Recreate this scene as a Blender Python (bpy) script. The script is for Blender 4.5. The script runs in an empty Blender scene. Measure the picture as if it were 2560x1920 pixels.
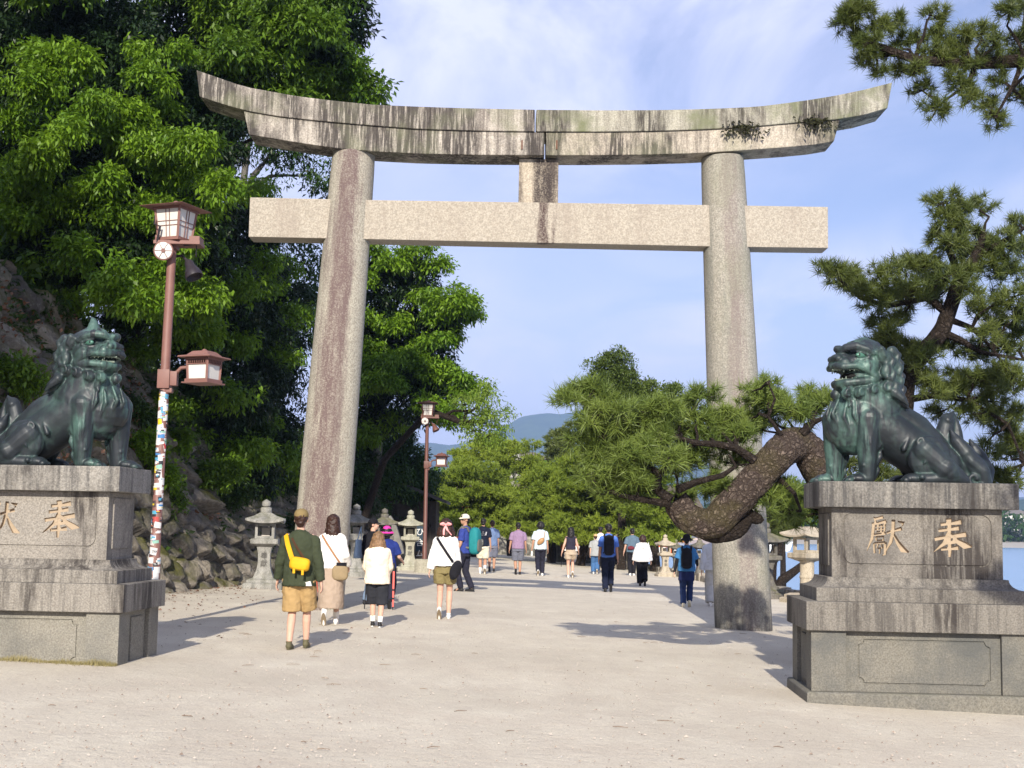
import bpy, math, random
import numpy as np
from mathutils import Vector, Matrix, noise as mnoise
PI = math.pi
SC = bpy.context.scene
COL = SC.collection
rnd = random.Random(7)

# ------------------------------------------------------------------ camera
F_PX = 3400.0; PITCH = math.atan(360 / F_PX); ROLL = 0.0172; CAM_Z = 1.5
cam_data = bpy.data.cameras.new('camera'); cam = bpy.data.objects.new('camera', cam_data)
COL.objects.link(cam); SC.camera = cam
cam_data.sensor_width = 36.0; cam_data.lens = F_PX / 2560 * 36.0
cam_data.clip_start = 0.1; cam_data.clip_end = 30000
_d = Vector((0, math.cos(PITCH), math.sin(PITCH))); _r0 = Vector((1, 0, 0)); _u0 = Vector((0, -math.sin(PITCH), math.cos(PITCH)))
_r = _r0 * math.cos(ROLL) + _u0 * math.sin(ROLL); _u = -_r0 * math.sin(ROLL) + _u0 * math.cos(ROLL)
O = Vector((0, 0, CAM_Z))
cam.matrix_world = Matrix(((_r.x, _u.x, -_d.x, O.x), (_r.y, _u.y, -_d.y, O.y), (_r.z, _u.z, -_d.z, O.z), (0, 0, 0, 1)))

def gz(x, y=0):
    return -0.03 * max(-9.0, min(9.0, x))
def ray(px, py):
    return _d + _r * ((px - 1280) / F_PX) - _u * ((py - 960) / F_PX)
def PT(px, py, Y):
    v = ray(px, py); return O + v * (Y / v.y)
def GP(px, py):
    v = ray(px, py); t = CAM_Z / -v.z
    for _ in range(20):
        t = (CAM_Z - gz(v.x * t)) / -v.z
    return O + v * t
def SCL(Y): return F_PX / Y

# ------------------------------------------------------------------ world, sun
SUN_EL = math.radians(27.0); SUN_AZ = math.radians(3.0)      # sun behind the camera, slightly to the left
w = bpy.data.worlds.new('World'); SC.world = w; w.use_nodes = True
nt = w.node_tree; nt.nodes.clear()
def nd(nt, typ, ins=None, **props):
    n = nt.nodes.new(typ)
    for k, v in props.items(): setattr(n, k, v)
    for k, v in (ins or {}).items():
        s = n.inputs[k]
        if isinstance(v, bpy.types.NodeSocket): nt.links.new(v, s)
        else:
            if isinstance(v, (tuple, list)) and len(v) == 3 and s.type == 'RGBA': v = (*v, 1)
            s.default_value = v
    return n
def ramp(nt, fac, stops, interp='LINEAR'):
    n = nt.nodes.new('ShaderNodeValToRGB'); nt.links.new(fac, n.inputs[0]); cr = n.color_ramp; cr.interpolation = interp
    while len(cr.elements) < len(stops): cr.elements.new(0.5)
    for e, (p, c) in zip(cr.elements, stops):
        e.position = p
        if not isinstance(c, (tuple, list)): c = (c, c, c)
        e.color = (*c[:3], 1)
    return n.outputs[0]
def mixc(nt, fac, a, b, mode='MIX'):
    n = nt.nodes.new('ShaderNodeMix'); n.data_type = 'RGBA'; n.blend_type = mode
    for s, v in ((n.inputs[0], fac), (n.inputs[6], a), (n.inputs[7], b)):
        if isinstance(v, bpy.types.NodeSocket): nt.links.new(v, s)
        elif isinstance(v, (tuple, list)): s.default_value = (*v[:3], 1)
        else: s.default_value = v
    return n.outputs[2]
def mth(nt, op, a, b=0.5, c=None, clamp=False):
    n = nt.nodes.new('ShaderNodeMath'); n.operation = op; n.use_clamp = clamp
    for i, v in enumerate((a, b, c)):
        if v is None: continue
        if isinstance(v, bpy.types.NodeSocket): nt.links.new(v, n.inputs[i])
        else: n.inputs[i].default_value = v
    return n.outputs[0]
def mapping(nt, vec, scale=(1, 1, 1), loc=(0, 0, 0), rot=(0, 0, 0)):
    return nd(nt, 'ShaderNodeMapping', {'Vector': vec, 'Scale': scale, 'Location': loc, 'Rotation': rot}).outputs[0]
def noise(nt, vec, scale, detail=4, rough=0.5, dist=0.0):
    return nd(nt, 'ShaderNodeTexNoise', {'Vector': vec, 'Scale': scale, 'Detail': detail, 'Roughness': rough, 'Distortion': dist}).outputs[0]

sky = nd(nt, 'ShaderNodeTexSky', sky_type='NISHITA', sun_disc=False)
sky.sun_elevation = SUN_EL; sky.sun_rotation = PI + SUN_AZ
sky.air_density = 1.0; sky.dust_density = 0.6; sky.ozone_density = 1.5
tc = nd(nt, 'ShaderNodeTexCoord')
# thin cirrus: streaky noise over the direction projected on a high plane
sep = nd(nt, 'ShaderNodeSeparateXYZ', {0: tc.outputs['Generated']})
den = mth(nt, 'MAXIMUM', mth(nt, 'ADD', sep.outputs[2], 0.12), 0.05)
ux = mth(nt, 'DIVIDE', sep.outputs[0], den); uy = mth(nt, 'DIVIDE', sep.outputs[1], den)
cv = nd(nt, 'ShaderNodeCombineXYZ', {0: ux, 1: uy}).outputs[0]
n1 = noise(nt, mapping(nt, cv, (1.6, 0.9, 1), (0.35, 0.1, 0), (0, 0, 0.5)), 1.5, 7, 0.58, 0.5)
n2 = noise(nt, mapping(nt, cv, (0.55, 0.5, 1), (3.1, 0.4, 0)), 1.3, 3, 0.5)
cl = mth(nt, 'MULTIPLY', ramp(nt, n1, [(0.37, 0.0), (0.64, 1.0)]), ramp(nt, n2, [(0.36, 0.15), (0.58, 1.0)]))
# more veil to the left (x < 0), clearer to the right, as the photographed sky
side = nd(nt, 'ShaderNodeMapRange', {0: sep.outputs[0], 1: 0.22, 2: -0.12, 3: 0.0, 4: 0.42}).outputs[0]
cl = mth(nt, 'ADD', mth(nt, 'MULTIPLY', cl, 1.0), side, clamp=True)
skyc = mixc(nt, 1.0, sky.outputs[0], (0.98, 0.86, 0.98), 'MULTIPLY')
hz = nd(nt, 'ShaderNodeMapRange', {0: sep.outputs[2], 1: 0.0, 2: 0.22, 3: 0.80, 4: 0.02}).outputs[0]
mixsky = mixc(nt, cl, mixc(nt, hz, skyc, (4.2, 4.75, 6.9)), (6.1, 6.35, 8.3))
bg = nd(nt, 'ShaderNodeBackground', {'Color': mixsky, 'Strength': 0.105})
wo = nd(nt, 'ShaderNodeOutputWorld', {'Surface': bg.outputs[0]})

sun_d = bpy.data.lights.new('sun', 'SUN'); sun_d.energy = 4.8; sun_d.angle = math.radians(0.6); sun_d.color = (1.0, 0.92, 0.80)
sun = bpy.data.objects.new('sun', sun_d); COL.objects.link(sun)
_sd = Vector((-math.sin(SUN_AZ) * math.cos(SUN_EL), -math.cos(SUN_AZ) * math.cos(SUN_EL), math.sin(SUN_EL)))
sun.rotation_euler = _sd.to_track_quat('Z', 'Y').to_euler(); sun.location = (-2, -10, 12)
SC.view_settings.view_transform = 'Standard'; SC.view_settings.look = 'None'
SC.view_settings.exposure = 0.57; SC.view_settings.gamma = 1.0
SC.cycles.max_bounces = 6; SC.cycles.transparent_max_bounces = 8

# ------------------------------------------------------------------ object helpers
def tagd(o, label=None, cat=None, group=None, kind=None):
    if label: o['label'] = label
    if cat: o['category'] = cat
    if group: o['group'] = group
    if kind: o['kind'] = kind
    return o
def thing(name, label, cat, loc=(0, 0, 0), rz=0.0, group=None):
    o = bpy.data.objects.new(name, None); COL.objects.link(o); o.location = loc; o.rotation_euler = (0, 0, rz)
    o.empty_display_size = 0.2
    return tagd(o, label, cat, group)
def link(name, me, mat, parent=None, smooth=False, world=False):
    o = bpy.data.objects.new(name, me); COL.objects.link(o)
    if mat is not None and len(me.materials) == 0: me.materials.append(mat)
    if smooth and len(me.polygons): me.polygons.foreach_set('use_smooth', [True] * len(me.polygons))
    if parent is not None:
        o.parent = parent
        if world: me.transform(Matrix.LocRotScale(parent.location, parent.rotation_euler, None).inverted())
    return o
def copy_tree(o, parent=None):
    c = o.copy(); COL.objects.link(c); c.parent = parent
    for ch in list(o.children): copy_tree(ch, c)
    return c
def np_mesh(name, V, Fc, k):
    """V (n,3) array, Fc (m,k) int array"""
    me = bpy.data.meshes.new(name)
    V = np.asarray(V, dtype=np.float32); Fc = np.asarray(Fc, dtype=np.int32)
    me.vertices.add(len(V)); me.vertices.foreach_set('co', V.ravel())
    me.loops.add(Fc.size); me.loops.foreach_set('vertex_index', Fc.ravel())
    me.polygons.add(len(Fc)); me.polygons.foreach_set('loop_start', np.arange(0, Fc.size, k, dtype=np.int32))
    me.update(calc_edges=True); return me

class MB:
    """collects simple shapes, becomes ONE mesh"""
    def __init__(s): s.v = []; s.f = []; s.mi = []; s.cur = 0
    def add(s, vs, fs):
        b = len(s.v); s.v += [tuple(v) for v in vs]; s.f += [tuple(i + b for i in f) for f in fs]; s.mi += [s.cur] * len(fs); return s
    def box(s, c, d, rz=0.0, top=1.0, rx=0.0, ry=0.0):
        x, y, z = d[0] / 2, d[1] / 2, d[2] / 2
        vs = [(-x, -y, -z), (x, -y, -z), (x, y, -z), (-x, y, -z), (-x * top, -y * top, z), (x * top, -y * top, z), (x * top, y * top, z), (-x * top, y * top, z)]
        R = Matrix.Rotation(rz, 3, 'Z') @ Matrix.Rotation(ry, 3, 'Y') @ Matrix.Rotation(rx, 3, 'X')
        C = Vector(c)
        return s.add([C + R @ Vector(v) for v in vs], [(0, 3, 2, 1), (4, 5, 6, 7), (0, 1, 5, 4), (1, 2, 6, 5), (2, 3, 7, 6), (3, 0, 4, 7)])
    def rings(s, rings, close=True, cap=True):
        n = len(rings[0]); vs = [p for r in rings for p in r]; fs = []
        for i in range(len(rings) - 1):
            for j in range(n if close else n - 1):
                a = i * n + j; b = i * n + (j + 1) % n
                fs.append((a, b, b + n, a + n))
        if cap:
            fs.append(tuple(reversed(range(n)))); fs.append(tuple(range((len(rings) - 1) * n, len(rings) * n)))
        return s.add(vs, fs)
    def lathe(s, prof, seg=16, c=(0, 0, 0), phase=0.0, sx=1.0, sy=1.0):
        rs = []
        for r, z in prof:
            rs.append([(c[0] + r * sx * math.cos(phase + 2 * PI * k / seg), c[1] + r * sy * math.sin(phase + 2 * PI * k / seg), c[2] + z) for k in range(seg)])
        return s.rings(rs)
    def square(s, prof, c=(0, 0, 0), rat=1.0):
        """prof (halfwidth, z): square section solid; rat = depth/width"""
        rs = []
        for w_, z in prof:
            d_ = w_ * rat if not isinstance(w_, tuple) else w_[1]; ww = w_ if not isinstance(w_, tuple) else w_[0]
            rs.append([(c[0] - ww, c[1] - d_, c[2] + z), (c[0] + ww, c[1] - d_, c[2] + z), (c[0] + ww, c[1] + d_, c[2] + z), (c[0] - ww, c[1] + d_, c[2] + z)])
        return s.rings(rs)
    def tube(s, pts, rads, seg=8, rat=1.0, wob=0.0, rr=None):
        pts = [Vector(p) for p in pts]; n = len(pts)
        if not hasattr(rads, '__len__'): rads = [rads] * n
        rs = []; pu = None
        for i, p in enumerate(pts):
            t = (pts[min(i + 1, n - 1)] - pts[max(i - 1, 0)]).normalized()
            if pu is None:
                a = Vector((0, 0, 1)) if abs(t.z) < 0.9 else Vector((1, 0, 0)); u = t.cross(a).normalized()
            else: u = (pu - t * pu.dot(t)).normalized()
            pu = u; v = t.cross(u)
            ring = []
            for k in range(seg):
                a = 2 * PI * k / seg; r = rads[i]
                if wob and rr: r *= 1 + rr.uniform(-wob, wob)
                ring.append(p + u * math.cos(a) * r + v * math.sin(a) * r * rat)
            rs.append(ring)
        return s.rings(rs)
    def extr(s, poly, y0, y1, axis='y', flip=False):
        """poly list of (x,z) extruded along y"""
        n = len(poly)
        if axis == 'y': vs = [(x, y0, z) for x, z in poly] + [(x, y1, z) for x, z in poly]
        elif axis == 'z': vs = [(x, z, y0) for x, z in poly] + [(x, z, y1) for x, z in poly]
        else: vs = [(y0, x, z) for x, z in poly] + [(y1, x, z) for x, z in poly]
        fs = [tuple(range(n)), tuple(reversed(range(n, 2 * n)))] + [(i, i + n, (i + 1) % n + n, (i + 1) % n) for i in range(n)]
        return s.add(vs, fs)
    def build(s, name, mat, parent=None, smooth=False, bevel=0.0, bseg=2, world=False, xf=None, mats=None):
        me = bpy.data.meshes.new(name); me.from_pydata(s.v, [], s.f)
        if mats:
            for m in mats: me.materials.append(m)
            me.polygons.foreach_set('material_index', s.mi)
        if xf is not None: me.transform(xf)
        import bmesh
        bm = bmesh.new(); bm.from_mesh(me); bmesh.ops.recalc_face_normals(bm, faces=bm.faces)
        if bevel > 0:
            ed = [e for e in bm.edges if len(e.link_faces) == 2 and e.calc_face_angle(0) > 0.5]
            if ed: bmesh.ops.bevel(bm, geom=ed, offset=bevel, segments=bseg, affect='EDGES', profile=0.6, clamp_overlap=True)
        bm.to_mesh(me); bm.free()
        o = link(name, me, None if mats else mat, parent, False, world)
        if smooth:
            me.polygons.foreach_set('use_smooth', [True] * len(me.polygons))
            try: me.set_sharp_from_angle(angle=math.radians(40))
            except Exception: pass
        return o

# ---- implicit-like modelling: overlapping closed solids fused by a voxel remesh
class Blob:
    def __init__(s): s.m = MB()
    def ell(s, c, r, rot=None, seg=14):
        if not hasattr(r, '__len__'): r = (r, r, r)
        R = rot if rot is not None else Matrix.Identity(3); C = Vector(c); rs = []; nn = max(6, seg // 2 + 1)
        for i in range(nn + 1):
            a = -PI / 2 + PI * i / nn; a = max(-PI / 2 + 0.06, min(PI / 2 - 0.06, a))
            rs.append([C + R @ Vector((r[0] * math.cos(a) * math.cos(2 * PI * k / seg), r[1] * math.cos(a) * math.sin(2 * PI * k / seg), r[2] * math.sin(a))) for k in range(seg)])
        s.m.rings(rs); return s
    def cap(s, a, b, ra, rb, seg=12, flat=False, rat=1.0):
        a = Vector(a); b = Vector(b); t = (b - a)
        if t.length < 1e-5: return s
        t.normalize(); up = Vector((0, 0, 1)) if abs(t.z) < 0.9 else Vector((0, 1, 0)); u = t.cross(up).normalized(); v = t.cross(u)
        if abs(t.z) >= 0.9: u = Vector((1, 0, 0)); u = (u - t * u.dot(t)).normalized(); v = t.cross(u)
        def ring(c, r): return [c + u * math.cos(2 * PI * k / seg) * r + v * math.sin(2 * PI * k / seg) * r * rat for k in range(seg)]
        rs = []
        if not flat:
            for q in (0.15, 0.5, 0.85): rs.append(ring(a - t * ra * math.cos(q * PI / 2), max(0.0008, ra * math.sin(q * PI / 2))))
        rs.append(ring(a, ra)); rs.append(ring(b, rb))
        if not flat:
            for q in (0.85, 0.5, 0.15): rs.append(ring(b + t * rb * math.cos(q * PI / 2), max(0.0008, rb * math.sin(q * PI / 2))))
        s.m.rings(rs); return s
    def path(s, pts, rads, seg=10, rat=1.0):
        for i in range(len(pts) - 1): s.cap(pts[i], pts[i + 1], rads[i], rads[i + 1], seg, rat=rat)
        return s
    def loft(s, secs, seg=20):
        """secs: (cx, cy, cz, rx, ry) flat ended"""
        s.m.rings([[(c[0] + c[3] * math.cos(2 * PI * k / seg), c[1] + c[4] * math.sin(2 * PI * k / seg), c[2]) for k in range(seg)] for c in secs]); return s
    def box(s, *a, **k): s.m.box(*a, **k); return s
    def sup(s, c, r, e=.5, rot=None, seg=24):
        R = rot if rot is not None else Matrix.Identity(3); C = Vector(c); f = lambda q: math.copysign(abs(q) ** e, q); rs = []
        for i in range(13):
            a = -PI / 2 + PI * i / 12; a = max(-PI / 2 + 0.02, min(PI / 2 - 0.02, a))
            rs.append([C + R @ Vector((r[0] * f(math.cos(a)) * f(math.cos(2 * PI * k / seg)), r[1] * f(math.cos(a)) * f(math.sin(2 * PI * k / seg)), r[2] * f(math.sin(a)))) for k in range(seg)])
        s.m.rings(rs); return s
    def build(s, name, mat, parent=None, voxel=0.012, smooth=2, disp=0.0, dsize=0.1, xf=None, world=False, mid=0.5):
        me0 = bpy.data.meshes.new('tmp'); me0.from_pydata(s.m.v, [], s.m.f)
        import bmesh
        bm = bmesh.new(); bm.from_mesh(me0); bmesh.ops.recalc_face_normals(bm, faces=bm.faces)
        if xf is not None: bm.transform(xf)
        bm.to_mesh(me0); bm.free()
        o = bpy.data.objects.new('tmp', me0); COL.objects.link(o)
        r = o.modifiers.new('r', 'REMESH'); r.mode = 'VOXEL'; r.voxel_size = voxel; r.use_smooth_shade = True
        if smooth:
            m = o.modifiers.new('s', 'SMOOTH'); m.factor = 0.5; m.iterations = int(smooth)
        if disp:
            tx = bpy.data.textures.new('fold', 'CLOUDS'); tx.noise_scale = dsize; tx.noise_depth = 2
            m = o.modifiers.new('d', 'DISPLACE'); m.texture = tx; m.strength = disp; m.mid_level = mid; m.texture_coords = 'LOCAL'
        dg = bpy.context.evaluated_depsgraph_get(); dg.update()
        me = bpy.data.meshes.new_from_object(o.evaluated_get(dg)); me.name = name
        bpy.data.objects.remove(o); bpy.data.meshes.remove(me0)
        me.materials.clear()
        return link(name, me, mat, parent, True, world)

# ------------------------------------------------------------------ materials
MATS = {}
def newmat(name):
    m = bpy.data.materials.new(name); m.use_nodes = True; MATS[name] = m
    return m, m.node_tree, m.node_tree.nodes['Principled BSDF']
def plain(name, col, rough=0.8, metal=0.0, var=0.12, scale=12.0, bump=0.0, spec=0.3, sheen=0.0):
    m, nt, p = newmat(name); t = nd(nt, 'ShaderNodeTexCoord').outputs['Object']
    n = noise(nt, t, scale, 5, 0.6)
    c = mixc(nt, ramp(nt, n, [(0.3, 0), (0.7, 1)]), tuple(x * (1 - var) for x in col), tuple(min(1, x * (1 + var)) for x in col))
    nt.links.new(c, p.inputs['Base Color']); p.inputs['Roughness'].default_value = rough; p.inputs['Metallic'].default_value = metal
    p.inputs['Specular IOR Level'].default_value = spec
    if bump:
        b = nd(nt, 'ShaderNodeBump', {'Height': n, 'Strength': bump, 'Distance': 0.02}); nt.links.new(b.outputs[0], p.inputs['Normal'])
    return m
def granite(name, base=(0.42, 0.37, 0.30), stain=(0.07, 0.06, 0.055), amount=0.5, streak=True, speck=0.3, moss=0.0, grain=45.0, sx=5.0, sz=0.5, warm=None, band=None, algae=0.0, foot=0.0, seed=0.0, black=0.0):
    m, nt, p = newmat(name); tcn = nd(nt, 'ShaderNodeTexCoord'); t = mapping(nt, tcn.outputs['Object'], (1, 1, 1), (seed, seed * .7, seed * .3))
    g1 = noise(nt, t, grain, 3, 0.7); g2 = noise(nt, t, grain * 0.45, 2, 0.5)
    c = mixc(nt, ramp(nt, g1, [(0.38, 0), (0.62, 1)]), tuple(x * (1 - speck) for x in base), tuple(min(1, x * (1 + speck * 0.55)) for x in base))
    c = mixc(nt, mth(nt, 'MULTIPLY', ramp(nt, g2, [(0.35, 1), (0.5, 0)]), 0.25), c, (base[0] * 0.6, base[1] * 0.55, base[2] * 0.52))
    big = noise(nt, t, 1.6, 5, 0.6)
    if warm: c = mixc(nt, mth(nt, 'MULTIPLY', ramp(nt, big, [(0.4, 0), (0.7, 1)]), 0.6), c, warm)
    if streak:
        s1 = noise(nt, mapping(nt, t, (sx, sx, sz)), 1.0, 6, 0.65, 0.3); s2 = noise(nt, mapping(nt, t, (sx * 3.2, sx * 3.2, sz * 1.5)), 1.0, 4, 0.6)
        f = mth(nt, 'MULTIPLY', ramp(nt, s1, [(0.5 - 0.18 * amount, 0), (0.62, 1)]), ramp(nt, s2, [(0.32, 0.35), (0.6, 1)]))
        f = mth(nt, 'MULTIPLY', f, ramp(nt, g1, [(0.3, 1), (0.75, 0.55)]))
        f = mth(nt, 'MULTIPLY', f, ramp(nt, big, [(0.28, 0.25), (0.55, 1)]))
        c = mixc(nt, mth(nt, 'MULTIPLY', mth(nt, 'MULTIPLY', f, 1.2 + 1.6 * amount, clamp=True), min(0.95, 0.5 + amount * 0.4)), c, stain)
    else:
        f = mth(nt, 'MULTIPLY', ramp(nt, big, [(0.45, 0), (0.7, 1)]), amount); c = mixc(nt, f, c, stain)
    if black:
        b1 = noise(nt, mapping(nt, t, (1.5, 1.5, 0.5)), 1.0, 6, 0.62, 0.4); b2 = noise(nt, mapping(nt, t, (16, 16, 1.1)), 1.0, 5, 0.75, 0.5)
        f = mth(nt, 'MULTIPLY', ramp(nt, b1, [(0.5 - 0.14 * black, 0), (0.62 - 0.12 * black, 1)]), ramp(nt, b2, [(0.37, 0), (0.52, 1)]))
        c = mixc(nt, mth(nt, 'MULTIPLY', f, 0.9), c, (0.035, 0.03, 0.028))
    sp = nd(nt, 'ShaderNodeSeparateXYZ', {0: tcn.outputs['Object']})
    if band:      # (centre x, half width, strength): a stain running down the middle of the front
        wv = mth(nt, 'ADD', sp.outputs[0], mth(nt, 'MULTIPLY', mth(nt, 'SUBTRACT', noise(nt, mapping(nt, t, (4.5, 4.5, 0.6)), 1.0, 6, .65), 0.5), 0.6))
        a = mth(nt, 'ABSOLUTE', mth(nt, 'SUBTRACT', wv, band[0]))
        k = nd(nt, 'ShaderNodeMapRange', {0: a, 1: band[1], 2: band[1] * 0.5, 3: 0.0, 4: 1.0}).outputs[0]
        fr = nd(nt, 'ShaderNodeMapRange', {0: sp.outputs[1], 1: 0.0, 2: -0.2, 3: 0.0, 4: 1.0}).outputs[0]
        k = mth(nt, 'MULTIPLY', mth(nt, 'MULTIPLY', k, fr), ramp(nt, noise(nt, mapping(nt, t, (7, 7, 1.2)), 1.0, 7, 0.8), [(0.28, 0.25), (0.62, 1)]))
        k = mth(nt, 'MULTIPLY', k, ramp(nt, g1, [(0.35, 1), (0.7, 0.45)]))
        c = mixc(nt, mth(nt, 'MULTIPLY', k, band[2] * 1.5, clamp=True), c, band[3] if len(band) > 3 else (0.115, 0.075, 0.07))
    if algae:
        f = mth(nt, 'MULTIPLY', ramp(nt, noise(nt, t, 1.1, 6, 0.6), [(0.5, 0), (0.64, 1)]), algae); c = mixc(nt, f, c, (0.16, 0.17, 0.10))
    if foot:
        k = nd(nt, 'ShaderNodeMapRange', {0: sp.outputs[2], 1: foot, 2: 0.1, 3: 0.0, 4: 1.0}).outputs[0]
        k = mth(nt, 'MULTIPLY', k, ramp(nt, noise(nt, mapping(nt, t, (5, 5, 1.0)), 1.0, 6, 0.75), [(0.4, 0), (0.58, 1)]))
        c = mixc(nt, mth(nt, 'MULTIPLY', k, 0.85), c, (0.045, 0.04, 0.042))
    if moss:
        geo = nd(nt, 'ShaderNodeNewGeometry'); nz = nd(nt, 'ShaderNodeSeparateXYZ', {0: geo.outputs['Normal']}).outputs[2]
        f = mth(nt, 'MULTIPLY', ramp(nt, noise(nt, t, 3.5, 6, 0.65), [(0.42, 0), (0.6, 1)]), ramp(nt, nz, [(0.1, 0.15), (0.6, 1)]))
        c = mixc(nt, mth(nt, 'MULTIPLY', f, moss), c, (0.13, 0.13, 0.035))
    nt.links.new(c, p.inputs['Base Color']); p.inputs['Roughness'].default_value = 0.88; p.inputs['Specular IOR Level'].default_value = 0.25
    b = nd(nt, 'ShaderNodeBump', {'Height': mth(nt, 'ADD', g1, mth(nt, 'MULTIPLY', big, 2.0)), 'Strength': 0.35, 'Distance': 0.012}); nt.links.new(b.outputs[0], p.inputs['Normal'])
    return m
def leafmat(name, dark, light, tr=0.35, rough=0.45, nscale=0.9):
    m, nt, p = newmat(name); geo = nd(nt, 'ShaderNodeNewGeometry'); t = nd(nt, 'ShaderNodeTexCoord').outputs['Object']
    f = mth(nt, 'ADD', mth(nt, 'MULTIPLY', geo.outputs['Random Per Island'], 0.45), mth(nt, 'MULTIPLY', ramp(nt, noise(nt, t, nscale, 3), [(0.3, 0), (0.7, 1)]), 0.55))
    c = mixc(nt, f, dark, light)
    nt.links.new(c, p.inputs['Base Color']); p.inputs['Roughness'].default_value = rough; p.inputs['Specular IOR Level'].default_value = 0.35
    tl = nd(nt, 'ShaderNodeBsdfTranslucent', {'Color': mixc(nt, 0.5, c, light)})
    ms = nd(nt, 'ShaderNodeMixShader', {0: tr, 1: p.outputs[0], 2: tl.outputs[0]}); nt.links.new(ms.outputs[0], nt.nodes['Material Output'].inputs[0])
    return m
def barkmat(name, a=(0.075, 0.05, 0.038), b=(0.20, 0.15, 0.12), scale=9.0, bump=0.9, moss=0.0):
    m, nt, p = newmat(name); t = nd(nt, 'ShaderNodeTexCoord').outputs['Object']
    w1 = mapping(nt, t, (1, 1, 1)); nn = noise(nt, w1, 3.0, 4)
    vec = nd(nt, 'ShaderNodeVectorMath', {0: w1, 1: nd(nt, 'ShaderNodeCombineXYZ', {0: mth(nt, 'MULTIPLY', nn, 0.25), 1: mth(nt, 'MULTIPLY', nn, 0.2), 2: mth(nt, 'MULTIPLY', nn, 0.3)}).outputs[0]}, operation='ADD').outputs[0]
    warp = nd(nt, 'ShaderNodeTexNoise', {'Vector': t, 'Scale': 14.0, 'Detail': 4.0, 'Roughness': 0.6}).outputs[1]
    vec = nd(nt, 'ShaderNodeVectorMath', {0: vec, 1: nd(nt, 'ShaderNodeVectorMath', {0: warp, 3: 0.11}, operation='SCALE').outputs[0]}, operation='ADD').outputs[0]
    v1 = nd(nt, 'ShaderNodeTexVoronoi', {'Vector': vec, 'Scale': scale}, feature='DISTANCE_TO_EDGE').outputs[0]
    v2 = nd(nt, 'ShaderNodeTexVoronoi', {'Vector': mapping(nt, vec, (2.1, 2.1, 1.2), rot=(.3, .6, .2)), 'Scale': scale}, feature='DISTANCE_TO_EDGE').outputs[0]
    fine = noise(nt, t, 48, 6, 0.75)
    h = mth(nt, 'MULTIPLY', ramp(nt, v1, [(0.0, 0), (0.20, 1)]), ramp(nt, v2, [(0.0, .35), (0.18, 1)])); c = mixc(nt, h, a, b); c = mixc(nt, mth(nt, 'MULTIPLY', fine, 0.5), c, a)
    if moss: c = mixc(nt, mth(nt, 'MULTIPLY', ramp(nt, noise(nt, t, 2.2, 5), [(0.5, 0), (0.62, 1)]), moss), c, (0.12, 0.11, 0.03))
    nt.links.new(c, p.inputs['Base Color']); p.inputs['Roughness'].default_value = 0.92; p.inputs['Specular IOR Level'].default_value = 0.15
    bp = nd(nt, 'ShaderNodeBump', {'Height': mth(nt, 'ADD', h, mth(nt, 'MULTIPLY', fine, 0.4)), 'Strength': bump, 'Distance': 0.03}); nt.links.new(bp.outputs[0], p.inputs['Normal'])
    return m
def bronze(name, seed=0.0, sg=-1):
    m, nt, p = newmat(name); tcn = nd(nt, 'ShaderNodeTexCoord'); t = mapping(nt, tcn.outputs['Object'], (1, 1, 1), (seed, 0, 0))
    geo = nd(nt, 'ShaderNodeNewGeometry')
    big = noise(nt, t, 2.2, 5, 0.6); fine = noise(nt, t, 26, 5, 0.7)
    c = mixc(nt, ramp(nt, big, [(0.3, 0), (0.7, 1)]), (0.009, 0.013, 0.018), (0.026, 0.033, 0.042))
    c = mixc(nt, mth(nt, 'MULTIPLY', fine, 0.35), c, (0.03, 0.033, 0.03))
    st = noise(nt, mapping(nt, t, (9, 9, 1.3)), 1.0, 6, 0.65, 0.3)
    sp = nd(nt, 'ShaderNodeSeparateXYZ', {0: tcn.outputs['Object']})
    front = nd(nt, 'ShaderNodeMapRange', {0: mth(nt, 'ADD', mth(nt, 'MULTIPLY', sp.outputs[0], sg), mth(nt, 'MULTIPLY', mth(nt, 'SUBTRACT', big, 0.5), 1.2)), 1: 0.0, 2: 0.5, 3: 0.10, 4: 1.0}).outputs[0]
    low = ramp(nt, noise(nt, t, 3.3, 4), [(0.42, 0), (0.62, 1)])
    f = mth(nt, 'MULTIPLY', mth(nt, 'MULTIPLY', ramp(nt, st, [(0.44, 0), (0.56, 1)]), front), mth(nt, 'ADD', low, 0.12), clamp=True)
    c = mixc(nt, mth(nt, 'MULTIPLY', f, 0.66), c, mixc(nt, fine, (0.055, 0.135, 0.11), (0.14, 0.24, 0.20)))
    pt = ramp(nt, geo.outputs['Pointiness'], [(0.44, 1), (0.5, 0)])
    c = mixc(nt, mth(nt, 'MULTIPLY', pt, 0.35), c, (0.05, 0.13, 0.10))
    nt.links.new(c, p.inputs['Base Color']); p.inputs['Metallic'].default_value = 0.15
    nt.links.new(nd(nt, 'ShaderNodeMapRange', {0: big, 3: 0.36, 4: 0.58}).outputs[0], p.inputs['Roughness']); p.inputs['Specular IOR Level'].default_value = 0.4
    b = nd(nt, 'ShaderNodeBump', {'Height': fine, 'Strength': 0.12, 'Distance': 0.01}); nt.links.new(b.outputs[0], p.inputs['Normal'])
    return m
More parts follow.
